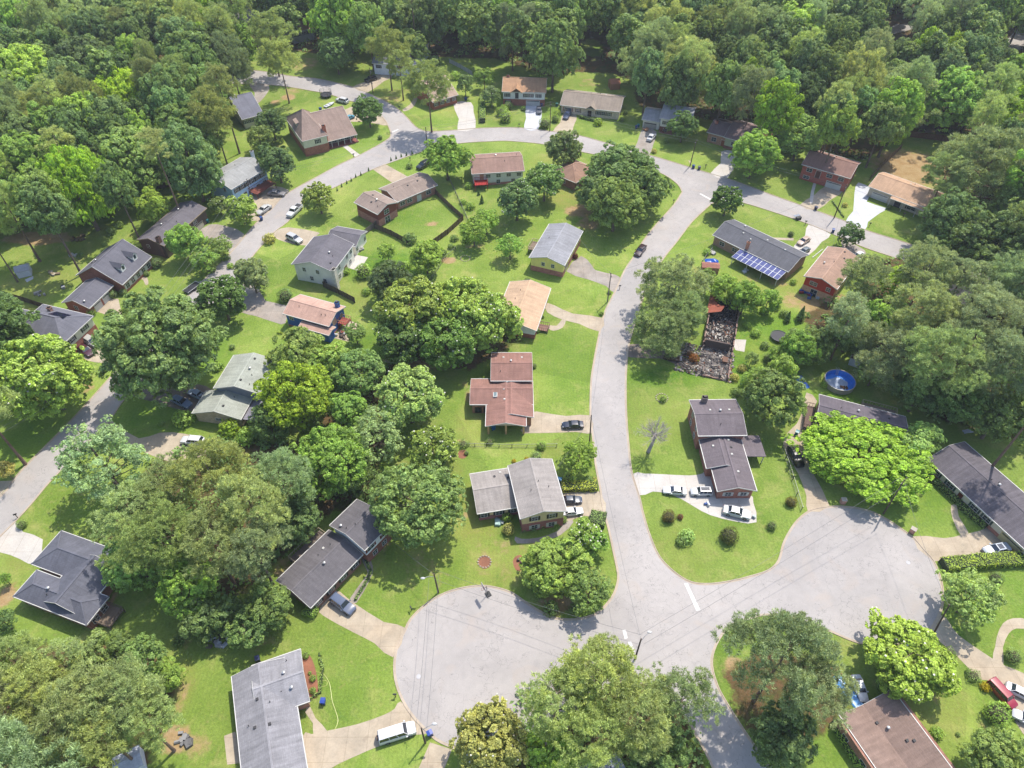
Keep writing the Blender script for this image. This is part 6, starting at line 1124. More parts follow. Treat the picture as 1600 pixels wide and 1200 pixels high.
# dead tree and its fallen twigs
def dead_tree():
    b = G(1013,706); rng = random.Random(3); t = thing('dead_tree', 'bare dead grey tree leaning on the lawn beside the cul de sac road', 'tree', b); m = MB(); top = Vector((.5, -.3, 6.2)); m.tube([(0,0,0),(.4,.2,2.0),(.7,.1,4.2),top], [.46,.36,.28,.2], 8)
    tw = MB()
    def br(mb, p, d, L, r, lv):
        q = p+d*L+Vector((rng.uniform(-.1,.1), rng.uniform(-.1,.1), rng.uniform(0,.25)))*L*.6; mb.tube([p, (p+q)/2+Vector((0,0,.04*L)), q], [r, r*.75, r*.45], 5 if lv > 1 else 4, False)
        if lv == 0: return
        for _ in range(4 if lv < 3 else 3): br(tw if lv < 4 else mb, p+(q-p)*rng.uniform(.45, 1), (d+Vector((rng.gauss(0,.45), rng.gauss(0,.45), rng.gauss(.1,.25)))).normalized(), L*rng.uniform(.5,.75), r*.5, lv-1)
    for k in range(24): a = k*2*math.pi/24+.2; br(tw, top*rng.uniform(.82,1), Vector((math.cos(a), math.sin(a), rng.uniform(.2,1.0))).normalized(), rng.uniform(1.5,2.5), .09, 3)
    m.build('trunk', BARKD, t); o = tw.build('twigs', BARKD, t); tag(o, kind='stuff')
dead_tree()
# ================================================================ BURNT HOUSE
def burnt():
    A, u, v = frame_of((1066,575), (1135,590), (1098,473), 0); R = random.Random(4)
    t = thing('burnt_house', 'burnt out roofless brick house full of charred debris and ash', 'house', A, math.atan2(u.y, u.x)); LAND.append(('burnt out house', 1110, 525))
    def L(px, z=0): d = G(*px, z)-A; return Vector((d.dot(u), d.dot(v), z))
    P = [L(p) for p in ((1097,472),(1151,474),(1142,590),(1090,568))]; x0 = P[3].x+.3; x1 = (P[1].x+P[2].x)/2; y1 = (P[0].y+P[1].y)/2; ym = L((1090,540)).y; yb = L((1100,588)).y
    char = m_plain(C(58,54,56), .95, 0.0); ash = m_concrete(C(128,122,120), .5, 0); brickc = m_brick(C(120,92,80))
    m = MB(); m.box(x0, x1, yb, y1, 0, .18); m.build('floor_slab', ash, t)
    # broken brick walls of uneven height
    m = MB()
    def wall(p, q, h0, h1, seg=1.1, th=.28):
        L_ = math.dist(p, q); n = max(1, int(L_/seg)); hh = h0
        for i in range(n):
            a = (p[0]+(q[0]-p[0])*i/n, p[1]+(q[1]-p[1])*i/n); b = (p[0]+(q[0]-p[0])*(i+1)/n, p[1]+(q[1]-p[1])*(i+1)/n); hh = R.uniform(h0, h1); d = (b[0]-a[0], b[1]-a[1]); l = math.hypot(*d); M = Matrix(((d[0]/l, -d[1]/l, 0, a[0]), (d[1]/l, d[0]/l, 0, a[1]), (0, 0, 1, 0), (0, 0, 0, 1))); m.box(0, l, -th/2, th/2, 0, hh, M)
    wall((x1, ym-1), (x1, y1), 1.4, 2.6, .8); wall((x0, y1), (x1, y1), 1.2, 2.5, .8); wall((x0, ym), (x0, y1), 1.5, 2.7, .8); wall((x0+1.5, ym+5.5), (x0+1.5, ym+9), .6, 2.2, .7, .16); wall((x0+4.6, ym+9.5), (x1-1, ym+9.5), .3, 2.0, .7, .16); wall((x0+6.4, ym+11), (x0+6.4, y1-.4), .4, 2.1, .7, .16); wall((x1, yb), (x1, ym-1), .3, 1.6); wall((x0+1, yb), (x1, yb), .05, .5)
    m.build('brick_walls', brickc, t)
    m = MB(); m.box(x0+.4, x0+6.2, ym-.2, ym+.15, 0, 2.6); m.build('standing_wall', m_plain(C(108,92,86), .9), t)
    for xx in (x0+1.2, x0+5.2): m = MB(); m.box(xx-.2, xx+.2, yb+.2, yb+2.0, 0, 1.3); m.build('garage_pier', m_plain(C(130,116,108), .9), t)
    # surviving strip of roof on the left
    q0 = L((1096,505), 2.6); m = MB(); zz = 2.6
    m.add([(x0-.7, y1-8.2, zz), (x0+2.6, y1-7.6, zz+.9), (x0+3.3, y1-5.4, zz+1.0), (x0+1.4, y1-4.6, zz+.5), (x0+1.2, y1+.3, zz+.5), (x0-.7, y1+.3, zz), (x0-.7, y1-8.2, zz-.15), (x0+2.6, y1-7.6, zz+.75), (x0+3.3, y1-5.4, zz+.85), (x0+1.4, y1-4.6, zz+.35), (x0+1.2, y1+.3, zz+.35), (x0-.7, y1+.3, zz-.15)], [(0,1,2,3,4,5),(11,10,9,8,7,6)]+[(i,6+i,6+(i+1)%6,(i+1)%6) for i in range(6)])
    m.build('roof_remnant', m_roof(C(164,92,72)), t)
    m = MB()
    for i in range(44): xx = R.uniform(x0+1, x1-.3); yy = R.uniform(ym, y1); a = R.choice((0, 1.57))+R.gauss(0, .12); l = R.uniform(1.5, 4.2); z = R.uniform(.6, 2.0); m.bar((xx, yy, z), (min(x1-.2, max(x0+.2, xx+l*math.cos(a))), min(y1-.2, yy+l*math.sin(a)), max(.3, z+R.uniform(-.8, .5))), .13, .15)
    m.build('charred_rafters', char, t)
    m = MB()
    for i in range(70): xx = R.uniform(x0-4.5, x1-1); yy = R.uniform(yb, ym-.3); a = R.gauss(-.3, .7); l = R.uniform(.8, 3.2); m.bar((xx, yy, .25+R.uniform(0, .3)), (xx+l*math.cos(a), yy+l*math.sin(a)*.6, .25+R.uniform(0, .5)), .12, .1)
    o = m.build('fallen_timber', m_plain(C(84,80,82), .95), t); tag(o, kind='stuff')
    cols = [(C(60,56,58), .2), (C(132,124,118), .26), (C(186,174,158), .24), (C(220,214,204), .16), (C(150,98,70), .14)]
    for ci, (c, f) in enumerate(cols):
        m = MB()
        for i in range(int(2400*f)):
            if R.random() < .66:
                xx, yy = R.uniform(x0+.2, x1-.2), R.uniform(ym-.5, y1-2.2*R.random()); u_, v_ = (xx-x0)/(x1-x0), (yy-ym)/(y1-ym)
                black = v_ > .72 or (.38 < v_ < .6 and u_ < .6)
                if (black and ci and R.random() < .8) or (not black and ci == 0 and R.random() < .5): continue
            else: xx, yy = R.uniform(x0-5.2, x1+.8), R.uniform(yb-.2, ym)
            s_ = R.uniform(.12, .42)*(1.5 if R.random() < .12 else 1); hgt = .25+1.0*math.exp(-((yy-(ym+5))/5)**2) if yy > ym else .12
            M = Matrix.Translation((xx, yy, R.uniform(.15, hgt))) @ Matrix.Rotation(R.uniform(0, 6.3), 4, 'Z') @ Matrix.Rotation(R.gauss(0, .5), 4, 'X') @ Matrix.Rotation(R.gauss(0, .4), 4, 'Y'); m.box(-s_, s_, -s_*R.uniform(.15, .8), s_*.4, -.03, .04+R.uniform(0, .08), M)
        o = m.build('debris', m_plain(c, .95), t); tag(o, kind='stuff')
    # mound of ash under it
    m = MB(); n = 24; vs_ = []
    for j in range(n+1):
        for i in range(n+1):
            a, b = i/n, j/n; e = math.sin(math.pi*a)**.4*math.sin(math.pi*b)**.4 if 0 < a < 1 and 0 < b < 1 else 0; vs_.append((x0+(x1-x0)*a, ym+(y1-ym)*b, .19+e*R.uniform(.1, .75)))
    m.add(vs_, [(j*(n+1)+i, j*(n+1)+i+1, (j+1)*(n+1)+i+1, (j+1)*(n+1)+i) for j in range(n) for i in range(n)]); o = m.build('ash_heap', m_plain(C(52,50,56), .95), t); tag(o, kind='stuff')
    x = L((1145,572)); m = MB(); m.box(x.x-2.6, x.x-1.4, x.y-.2, x.y+1.6, .2, 1.0); m.build('rusted_appliance', m_plain(C(130,96,78), .9), t)
burnt()
# ================================================================ FENCES
def fence(name, pts, h, col, label, kind='board', post=2.4):
    P = [G(*p) for p in pts]; r = thing(name, label, 'fence', P[0]); o = P[0]; m = MB(); k = 0
    for a, b in zip(P[:-1], P[1:]):
        a = a-o; b = b-o; d = b-a; L = d.length
        if kind == 'board':
            n = max(2, int(L/.5)); dn = d.normalized(); nn = Vector((-dn.y, dn.x, 0))
            for i in range(n):
                p = a+d*(i/n); q = a+d*((i+1)/n-.02/L*2); j = nn*(.02 if i % 2 else 0); hh = h+random.uniform(-.05, .05); z = Vector((0,0,1)); m.add([p+j, q+j, q+j+z*hh, p+j+z*hh, p+j+nn*.03, q+j+nn*.03, q+j+nn*.03+z*hh, p+j+nn*.03+z*hh], [(0,1,2,3),(7,6,5,4),(3,2,6,7),(0,3,7,4),(1,5,6,2)])
            for zz in (.4, h-.35): m.bar(a+nn*.08+Vector((0,0,zz)), b+nn*.08+Vector((0,0,zz)), .08, .1)
        else:
            m.bar(a+Vector((0,0,h)), b+Vector((0,0,h)), .05); m.bar(a+Vector((0,0,.05)), b+Vector((0,0,.05)), .03)
            n = int(L/.35)
            for i in range(n): p = a+d*(i/n); q = a+d*((i+1)/n); m.bar(p+Vector((0,0,.05)), q+Vector((0,0,h)), .018); m.bar(q+Vector((0,0,.05)), p+Vector((0,0,h)), .018)
        np_ = max(1, int(L/post))
        for i in range(np_+1):
            if k > 95: break
            p = a+d*(i/np_); q = MB(); q.box(p.x-.06, p.x+.06, p.y-.06, p.y+.06, 0, h+.08); q.build('post', m_wood(tuple(c*.8 for c in col[:3])+(1,)) if kind == 'board' else m_plain(C(150,150,150), .4, .6), r); k += 1
    m.build('board_panel' if kind == 'board' else 'wire_mesh', m_wood(col) if kind == 'board' else m_plain(C(150,152,150), .5, .5), r); return r
FB = C(124,100,76); FD = C(104,88,74)
fence('board_fence', [(585,357),(612,368),(641,384)], 1.8, FD, 'weathered board fence between the white two storey house and the fenced lawn')
fence('board_fence', [(672,386),(700,366),(724,344),(706,328),(677,300)], 1.8, FB, 'brown board fence enclosing the lawn behind the L shaped brick house')
fence('board_fence', [(571,367),(591,351)], 1.8, C(150,138,124), 'short grey board fence beside the L shaped brick house')
fence('board_fence', [(514,437),(506,449),(530,460),(555,473)], 1.8, FD, 'board fence below the white two storey house')
fence('board_fence', [(12,464),(40,472),(67,481),(95,490)], 1.7, FD, 'old board fence behind the slate hip roofed house')
fence('board_fence', [(1422,214),(1470,220),(1522,229)], 2.0, C(134,86,66), 'reddish board fence at the back of the sandy yard')
fence('board_fence', [(1358,283),(1380,258),(1407,233)], 1.9, C(150,124,100), 'pale board fence on the left side of the sandy yard')
fence('white_fence', [(702,98),(720,107),(738,118)], 1.6, C(214,216,218), 'white fence right of the tan house in the woods')
fence('white_fence', [(574,76),(590,90)], 1.8, C(214,220,226), 'white fence beside the white house among the pines')
fence('wire_fence', [(699,274),(715,310),(732,348)], 1.2, C(100,96,90), 'thin wire fence right of the board fenced lawn', 'wire')
fence('wire_fence', [(712,391),(691,411),(669,446)], 1.2, C(100,96,90), 'wire fence beside the patch of bare soil', 'wire')
fence('wire_fence', [(1222,700),(1238,750),(1252,797)], 1.2, C(100,96,90), 'chain link fence left of the long narrow driveway', 'wire')
fence('wire_fence', [(706,697),(760,698),(800,699),(870,698)], 1.0, C(100,96,90), 'low wire fence between the red and the beige house lawns', 'wire')
fence('wire_fence', [(1096,412),(1104,402),(1112,392)], 1.2, C(100,96,90), 'short wire gate by the blue covered pool', 'wire')
# ================================================================ POLES AND WIRES
POLEM = m_bark(C(112,92,80)); POLES = {}
def pole(key, px, h, label, arm=None, lamp=None, xarm=None, lean=(0, 0)):
    b = G(*px); t = thing('utility_pole', label, 'utility pole', b, 0, 'wooden utility poles'); m = MB(); m.tube([(0,0,0), (lean[0], lean[1], h)], [.17, .11], 10); m.build('pole', POLEM, t)
    if xarm is not None: a = rad(xarm); m = MB(); m.bar((lean[0]-1.1*math.cos(a), lean[1]-1.1*math.sin(a), h-.5), (lean[0]+1.1*math.cos(a), lean[1]+1.1*math.sin(a), h-.5), .1, .12); m.build('cross_arm', POLEM, t); [MB().tube([(lean[0]+k*math.cos(a), lean[1]+k*math.sin(a), h-.44), (lean[0]+k*math.cos(a), lean[1]+k*math.sin(a), h-.2)], .05, 6).build('insulator', m_plain(C(200,200,200)), t) for k in (-1, 1)]
    m = MB(); m.tube([(lean[0]*.9+.22, lean[1]*.9, h-2.0), (lean[0]*.9+.22, lean[1]*.9, h-1.2)], .18, 10); m.build('transformer', m_plain(C(160,162,160), .4), t) if lamp is None and arm else None
    if lamp is not None: a = rad(lamp); q = Vector((lean[0]+2.0*math.cos(a), lean[1]+2.0*math.sin(a), h-.4)); m = MB(); m.tube([(lean[0], lean[1], h-1.1), ((q.x+lean[0])/2, (q.y+lean[1])/2, h-.5), q], .045, 6); ar = m.build('lamp_arm', m_plain(C(190,190,190), .4, .6), t); m = MB(); m.ball((q.x, q.y, q.z), .3, 10, 6, (1.4, .8, .5)); m.build('street_lamp_head', m_plain(C(214,214,214), .3), t)
    POLES[key] = b+Vector((lean[0], lean[1], h-.25)); return t
pole('p1', (949,472), 9.3, 'wooden pole at the kerb by the tan roofed house driveway', xarm=100); pole('p2', (664.5,1161), 7.0, 'pole with lamp beside the white van driveway', lamp=20); pole('p3', (685,926), 6.6, 'pole with round white lamp at the top left of the left cul de sac', lamp=200, lean=(-.3, .2))
pole('p4', (1078,260), 9.0, 'wooden pole standing at the road bend beside two blue bins', xarm=60, lean=(.4, 0)); pole('p5', (1303,341), 11, 'tall dark pole at the kerb between two pale driveways', xarm=60); pole('p6', (859,205), 10.2, 'wooden pole at the kerb between pale and beige driveways', xarm=90); pole('p7', (583,146), 9.5, 'wooden pole with transformer near the black car', arm=1)
pole('p8', (668,232), 7.5, 'wooden pole at the junction by the red tipped bush'); pole('p9', (1380,803), 10.5, 'pole beside the lime green trees at the right cul de sac', xarm=40, lean=(.2, .6)); pole('p10', (1457,993), 9.0, 'pole at the bottom right driveway of the right cul de sac', lean=(-.6, 1.2)); pole('p11', (992,1030), 8.0, 'dark pole with lamp arm by the stop line among the pines', lamp=40)
pole('p12', (398,322), 9, 'pole by the parked cars on the loop road', xarm=40); pole('p13', (921,694), 9.0, 'pole at the kerb below the black sedan', lean=(-.3, .3)); pole('p14', (212,600), 9.5, 'pole under the huge dark round tree', xarm=40); pole('p15', (-120,800), 9.5, 'pole beyond the left edge of the photo', xarm=40); pole('p16', (1500,404), 10, 'pole in the shade of the right hand trees')
WIRE = m_plain(C(120,120,124), .5)
def wire(a, b, off=(0, 0, 0), sag=.9, label=None, to=None):
    p = (POLES[a] if isinstance(a, str) else a)+Vector(off); q = (POLES[b] if isinstance(b, str) else b)+Vector(off); n = 14; pts = [p+(q-p)*(i/n)-Vector((0, 0, sag*4*(i/n)*(1-i/n))) for i in range(n+1)]; m = MB(); m.tube([x-p for x in pts], .022, 5, False); o = m.build('overhead_wire', WIRE, loc=p); tag(o, label, 'cable', 'overhead wires strung between the poles'); return o
WL = [('p9','p11',2,'over the right cul de sac from the lime green trees'),('p11','p3',2,'over the mouth of the left cul de sac'),('p3','p2',2,'over the left cul de sac between two lamp poles'),('p13','p11',1,'down the middle road to the dark lamp pole'),('p1','p13',1,'along the kerb of the middle road'),('p1','p5',1,'from the driveway pole over the tall pine'),('p4','p6',2,'over the road bend in front of the beige brick house'),('p6','p8',2,'over the lawn with round shrubs'),('p8','p7',1,'over the junction near the black car'),('p4','p5',2,'over the light green tree beside the upper right road'),('p5','p16',1,'over the road under the right hand trees'),('p12','p14',3,'over the brick dormer house lawn to the huge tree'),('p14','p15',3,'over the left road and magnolia'),('p12','p8',2,'over the row of conical evergreens'),('p10','p9',1,'over the right end of the right cul de sac')]
for a, b, n, lb in WL:
    d = (POLES[b]-POLES[a]); d.z = 0; d.normalize(); s_ = Vector((-d.y, d.x, 0))
    for i in range(n): o = (i-(n-1)/2)*1.6; wire(a, b, (s_.x*o, s_.y*o, 0 if i != 1 else -.1), 1.0, (('', 'first ', 'second ', 'third ')[0 if n == 1 else i+1]+'overhead wire '+lb))
for (p, px, z, lb) in (('p1',(905,372),4.4,'service wire from the kerb pole to the yellow gabled house'),('p13',(868,735),5.4,'service wire from the kerb pole to the beige house'),('p3',(604,838),5.0,'service wire from the round lamp pole to the dark roofed house'),('p5',(1260,250),5.2,'service wire from the tall dark pole to the red brick house'),('p5',(1300,392),5.2,'service wire from the tall dark pole to the red sided house')): wire(p, G(*px, z), sag=.4, label=lb)
# ================================================================ SMALL THINGS
def lbl(px, o): return o
def bin_(px, col, label, lid=None, tip=0):
    b = G(*px); t = thing('wheelie_bin', label, 'bin', b, random.uniform(0, 6), 'wheeled rubbish bins'); m = MB(); vs_ = [(-.28,-.32,.08),(.28,-.32,.08),(.28,.32,.08),(-.28,.32,.08),(-.36,-.42,1.05),(.36,-.42,1.05),(.36,.42,1.05),(-.36,.42,1.05)]; m.add(vs_, [(0,3,2,1),(4,5,6,7),(0,1,5,4),(1,2,6,5),(2,3,7,6),(3,0,4,7)]); m.build('body', m_plain(col, .5), t); m = MB(); m.extr([(-.46,1.05),(-.44,1.14),(0,1.18),(.46,1.12),(.46,1.05)], 'x', -.39, .39); m.build('lid', m_plain(lid or col, .45), t)
    for s_ in (-1, 1): m = MB(); m.tube([(s_*.3, .36, .12), (s_*.36, .36, .12)], .12, 10); m.build('wheel', TYRE, t)
BLU = C(24,74,150); TEAL = C(30,130,140); NAVY = C(24,40,90)
for px, c, lb in [((501,173),BLU,'blue bin behind the porch house'),((728,157),BLU,'blue bin at the white garage of the tan house'),((846,166),BLU,'blue bin by the orange roofed house'),((870,166),C(30,120,110),'green bin left of the beige brick house'),((997,199),TEAL,'teal bin by the grey split level house'),((994,201),BLU,'blue bin by the grey split level house'),((1083,263),BLU,'blue bin at the kerb, left of two below the pole'),((1092,265),NAVY,'navy bin at the kerb, right of two below the pole'),((1274,328),NAVY,'navy bin at the road by the red brick house driveway'),((1301,363),BLU,'blue bin at the kerb beside the round dark tree'),((409,344),BLU,'blue bin at the kerb among parked cars'),((874,753),C(40,140,190),'light blue bin by the bright round shrub'),((521,921),TEAL,'teal bin at the corner of the dark roofed house'),((506,1098),C(20,70,170),'blue bin alone on the lawn of the grey T roofed house'),((672,1148),C(20,70,170),'blue bin at the kerb beside the lamp pole'),((147,483),TEAL,'teal bin at the garage of the brick dormer house'),((131,512),TEAL,'teal bin beside the slate hip roofed house'),((325,348),TEAL,'teal bin at the garage of the dark brown house'),((1244,679),TEAL,'teal bin on the long narrow driveway'),((885,417),C(30,120,100),'green bin by the yellow gabled house'),((404,1032),NAVY,'navy bin behind the grey T roofed house'),((771,671),C(40,130,190),'blue tub under the carport of the red roofed house'),((320,640),TEAL,'teal bin beside the parked pale blue sedan'),((334,1065),NAVY,None)]:
    if lb: bin_(px, c, lb)
def mailbox(px, label, brick=False, ang=0):
    b = G(*px); t = thing('mailbox', label, 'mailbox', b, rad(ang), 'kerbside mailboxes'); m = MB()
    if brick: m.box(-.45,.45,-.4,.4,0,1.25); m.build('pillar', m_brick(C(176,128,108)), t); m = MB(); m.box(-.52,.52,-.47,.47,1.25,1.33); m.build('cap', m_concrete(C(206,196,184), .2, 0), t)
    else: m.box(-.06,.06,-.06,.06,0,1.1); m.build('post', m_wood(C(110,84,66)), t)
    z = 1.0 if brick else 1.1; m = MB(); m.extr([(-.11,z),(-.11,z+.16),(-.06,z+.24),(.06,z+.24),(.11,z+.16),(.11,z)], 'x', -.3, .3 if not brick else .55); m.build('box', m_plain(C(40,40,44), .4), t)
for px, lb, br, an in [((643,954),'black mailbox on a post at the left cul de sac kerb, upper left',0,120),((618,1089),'black mailbox on a post at the left cul de sac kerb, lower left',0,180),((28,809),'mailbox on a post by the clipped round shrub',0,30),((553,246),'mailbox by the walk of the porch house',0,40),((1424,832),'brick mailbox pillar at the right cul de sac',1,-40),((1316,786),'brick mailbox pillar under the lime green tree',1,0),((1358,354),'mailbox post beside the white driveway',0,0),((1258,351),'mailbox post by the tan sedan driveway',0,0),((811,199),'mailbox at the kerb by the pale blue driveway',0,0),((641,252),'mailbox at the first conical evergreen',0,0),((922,1147) if 0 else (968,452),'dark mailbox at the kerb by the yellow house driveway',0,0),((1052,318),'mailbox near the kerb stones on the middle road',0,0),((1411,339),'mailbox on the lawn of the tan roofed porch house',0,0),((200,624),'mailbox beside the shaded driveway by the left road',0,0),((1102,263),'pinkish mailbox post right of the two kerb bins',0,0),((624,172),'white mailbox at the path by the bend',0,0)]: mailbox(px, lb, br, an)
# basketball hoop
b = G(757,932); t = thing('basketball_hoop', 'portable basketball hoop at the edge of the left cul de sac', 'basketball hoop', b, rad(-60)); m = MB(); m.tube([(0,.6,0),(0,.5,3.2)], .07, 8); m.build('pole', m_plain(C(60,60,66), .4), t); m = MB(); m.box(-.9,.9,-.05,.0,2.8,3.9); bb = m.build('backboard', m_plain(C(214,206,210), .3), t); m = MB(); m.box(-.3,.3,-.06,-.052,3.0,3.45); m.build('target_square', m_plain(C(180,40,60)), bb); m = MB(); m.tube([(.23*math.cos(a), -.3+.23*math.sin(a), 3.0) for a in np.linspace(0, 6.283, 15)], .025, 5, False); m.build('rim', m_plain(C(190,50,40)), t); m = MB(); m.bar((0,.5,3.1),(0,0,3.3),.07); m.build('bracket', m_plain(C(60,60,66)), t); m = MB(); m.box(-.5,.5,.3,1.2,0,.22); m.build('base', m_plain(C(40,40,44)), t)
# trampolines
def tramp(px, R, label, net=False):
    b = G(*px); t = thing('trampoline', label, 'trampoline', b); m = MB(); m.tube([(0,0,.86),(0,0,.9)], R-.15, 28); m.build('mat', m_plain(C(44,44,52), .7), t); m = MB(); m.tube([(R*math.cos(a), R*math.sin(a), .9) for a in np.linspace(0, 6.2832, 29)], .09, 6, False); m.build('frame', m_plain(C(70,72,86), .5), t)
    for k in range(6): a = k*math.pi/3; m = MB(); m.tube([(R*math.cos(a), R*math.sin(a), 0), (R*math.cos(a), R*math.sin(a), .9 if not net else 2.7)], .04, 6); m.build('leg', m_plain(C(90,90,96), .4, .5), t)
    if net:
        m = MB()
        for z in (1.3, 1.75, 2.2, 2.6): m.tube([(R*math.cos(a), R*math.sin(a), z) for a in np.linspace(0, 6.2832, 29)], .02, 4, False)
        for a in np.linspace(0, 6.2832, 48): m.tube([(R*math.cos(a), R*math.sin(a), .9), (R*math.cos(a), R*math.sin(a), 2.6)], .014, 3, False)
        m.build('safety_net', m_plain(C(60,62,66)), t)
tramp((1216,529), 2.0, 'round black trampoline at the edge of the weedy lawn'); tramp((510,151), 2.1, 'trampoline with tall safety net beside the white vehicle', True)
# above ground pool
b = G(1310,600); t = thing('above_ground_pool', 'round above ground pool, nearly empty, with bright blue liner and ladder', 'pool', b); R = 3.35
m = MB(); n = 40; vs_ = []
for r_, z in ((R, 0), (R, 1.3), (R-.08, 1.3), (R-.08, .03)): vs_ += [(r_*math.cos(2*math.pi*k/n), r_*math.sin(2*math.pi*k/n), z) for k in range(n)]
m.add(vs_[:2*n], [(k, (k+1) % n, n+(k+1) % n, n+k) for k in range(n)]); m.build('wall', m_plain(C(196,188,170), .5), t)
m = MB(); m.add(vs_[2*n:], [(k, n+k, n+(k+1) % n, (k+1) % n) for k in range(n)]+[tuple(n+k for k in range(n))]); m.build('liner', m_plain(C(40,130,220,1.2), .35), t)
m = MB(); m.tube([(R*math.cos(a), R*math.sin(a), 1.33) for a in np.linspace(0, 6.2832, 41)], .1, 6, False); m.build('rim', m_plain(C(206,196,180), .5), t)
m = MB(); m.add([((R-.7)*(.9+.12*math.sin(3*a))*math.cos(a)-.3, (R-.9)*(.9+.1*math.cos(5*a))*math.sin(a)-.2, .07) for a in np.linspace(0, 6.2832, 33)[:-1]], [tuple(range(32))]); m.build('puddle', m_plain(C(206,220,240), .15), t)
m = MB(); [m.ball((.9+random.gauss(0,.35), -1.2+random.gauss(0,.25), .12), random.uniform(.1,.3), 6, 4) for _ in range(26)]; q = m.build('leaf_litter', m_plain(C(120,80,50), .9), t); tag(q, kind='stuff')
m = MB(); [m.tube([(x, R+.35, 0), (x, R+.1, 1.9), (x, R-.35, 1.9), (x, R-.6, .1)], .03, 6) for x in (.1, .6)]; [m.bar((.1, R-.45-.04*k, 1.3-.35*k), (.6, R-.45-.04*k, 1.3-.35*k), .05) for k in range(4)]; m.build('ladder', m_plain(C(220,222,226), .3), t)
# sheds, canopies, tarps
def shed(px, rz, L_, W_, h, pitch, wallc, roofc, label, name='garden_shed', door=None):
    b = G(*px); t = thing(name, label, 'shed', b, rad(rz)); m = MB(); m.extr([(-W_/2,0),(-W_/2,h),(0,h+pitch*W_/2),(W_/2,h),(W_/2,0)], 'x', -L_/2, L_/2); m.build('wall', m_siding(wallc), t); m = MB(); m.extr([(-W_/2-.15,h-.02),(0,h+pitch*(W_/2+.1)+.05),(W_/2+.15,h-.02),(W_/2+.15,h+.08),(0,h+pitch*(W_/2+.1)+.15),(-W_/2-.15,h+.08)], 'x', -L_/2-.15, L_/2+.15); m.build('roof', m_roof(roofc, .15), t); m = MB(); m.box(-L_/2-.04, -L_/2+.02, -.5, .5, .05, 1.9); m.build('door', m_plain(door or wallc, .6), t)
shed((40,428), 25, 3.2, 3.0, 1.9, .5, C(206,206,210), C(190,190,194), 'small white shed standing alone in the dry yard at left', door=C(40,40,44)); shed((620,562), -20, 4.2, 3.2, 2.2, .4, C(196,190,176), C(40,70,120), 'shed with dark blue roof half under the magnolias'); shed((1341,568), -30, 4.0, 3.2, 2.3, .5, C(190,196,204), C(110,84,78), 'brown roofed white shed behind the round pool', door=C(220,222,226)); shed((1108,424), -6, 4.4, 2.2, 2.0, .3, C(150,110,90), C(170,116,100), 'low red brown roofed shed in the backyard'); shed((959,137), 10, 3.6, 3.6, 2.2, .6, C(160,110,80), C(190,128,98), 'little wooden gazebo shed behind the long beige house'); shed((1186,608), 60, 3, 2.4, 2, .5, C(170,120,100), C(190,130,110), 'small brown roofed shed half hidden by shrubs'); shed((208,1196), 30, 3.6, 3.0, 2.0, .4, C(206,206,214), C(196,200,212), 'pale canopy shed beneath the pines at the bottom left')
def cloth(px, rx, ry, h, col, label, name='tarpaulin', cat='tarpaulin', rz=0):
    b = G(*px); n = 12; m = MB(); R = random.Random(int(px[0])); vs_ = []
    for j in range(n+1):
        for i in range(n+1):
            a, c = i/n*2-1, j/n*2-1; e = max(abs(a), abs(c)); vs_.append((a*rx*(1+.05*math.sin(5*c)), c*ry*(1+.06*math.sin(4*a)), .03+h*max(0, 1-e**3)*(.7+.3*math.sin(3*a+2*c))+R.uniform(0, .06)))
    m.add(vs_, [(j*(n+1)+i, j*(n+1)+i+1, (j+1)*(n+1)+i+1, (j+1)*(n+1)+i) for j in range(n) for i in range(n)]); o = m.build(name, m_plain(col, .35), smooth=True, loc=b); o.rotation_euler.z = rad(rz); tag(o, label, cat)
cloth((1252,597), 1.1, 2.0, .7, C(50,120,220), 'bright blue tarp draped beside the round pool', rz=10); cloth((1243,578), .9, .8, .7, C(40,36,44), 'black covered grill beside the blue tarp', 'covered_grill', 'grill'); cloth((1112,409), 1.8, 1.0, .8, C(20,90,200), 'bright blue tarp covered heap behind the low red shed', rz=-10); cloth((1327,1085), 1.0, 4.2, .5, C(90,160,226), 'long light blue tarp under the big pine at bottom', rz=28); cloth((1299,1052), 1.6, .9, .8, C(170,70,50), 'rusty red heap under the big pine', 'junk_pile', 'junk', rz=20); cloth((1512,674), 1.1, .5, .3, C(200,206,214), 'small pale tarp on the shaded lawn', rz=10)
# clutter heaps: each one thing
def heap(px, r, cols, n, label, name='junk_pile', cat='junk'):
    b = G(*px); t = thing(name, label, cat, b); R = random.Random(int(px[0]*7))
    for i in range(n):
        m = MB(); M = Matrix.Translation((R.gauss(0, r*.5), R.gauss(0, r*.4), .3)) @ Matrix.Rotation(R.uniform(0, 6), 4, 'Z') @ Matrix.Rotation(R.gauss(0, .2), 4, 'X'); a, c, d = R.uniform(.2, .6), R.uniform(.15, .5), R.uniform(.15, .4); m.box(-a, a, -c, c, -d, d, M); m.build(R.choice(('crate', 'plank', 'bundle')), m_plain(cols[i % len(cols)], .6), t)
heap((1266,458), 2.6, [C(30,80,170),C(20,30,70),C(200,210,226),C(170,40,40),C(70,110,180)], 26, 'heap of blue, white and red household junk behind the red house'); heap((343,992), 2.6, [C(50,54,70),C(196,206,220),C(120,110,100),C(60,60,64)], 20, 'dark junk and planks heaped beneath trees on the shaded lawn'); heap((341,1005), 1.4, [C(206,212,224),C(180,180,190)], 8, 'pale boards lying in front of the dark junk heap', 'board_stack', 'boards')
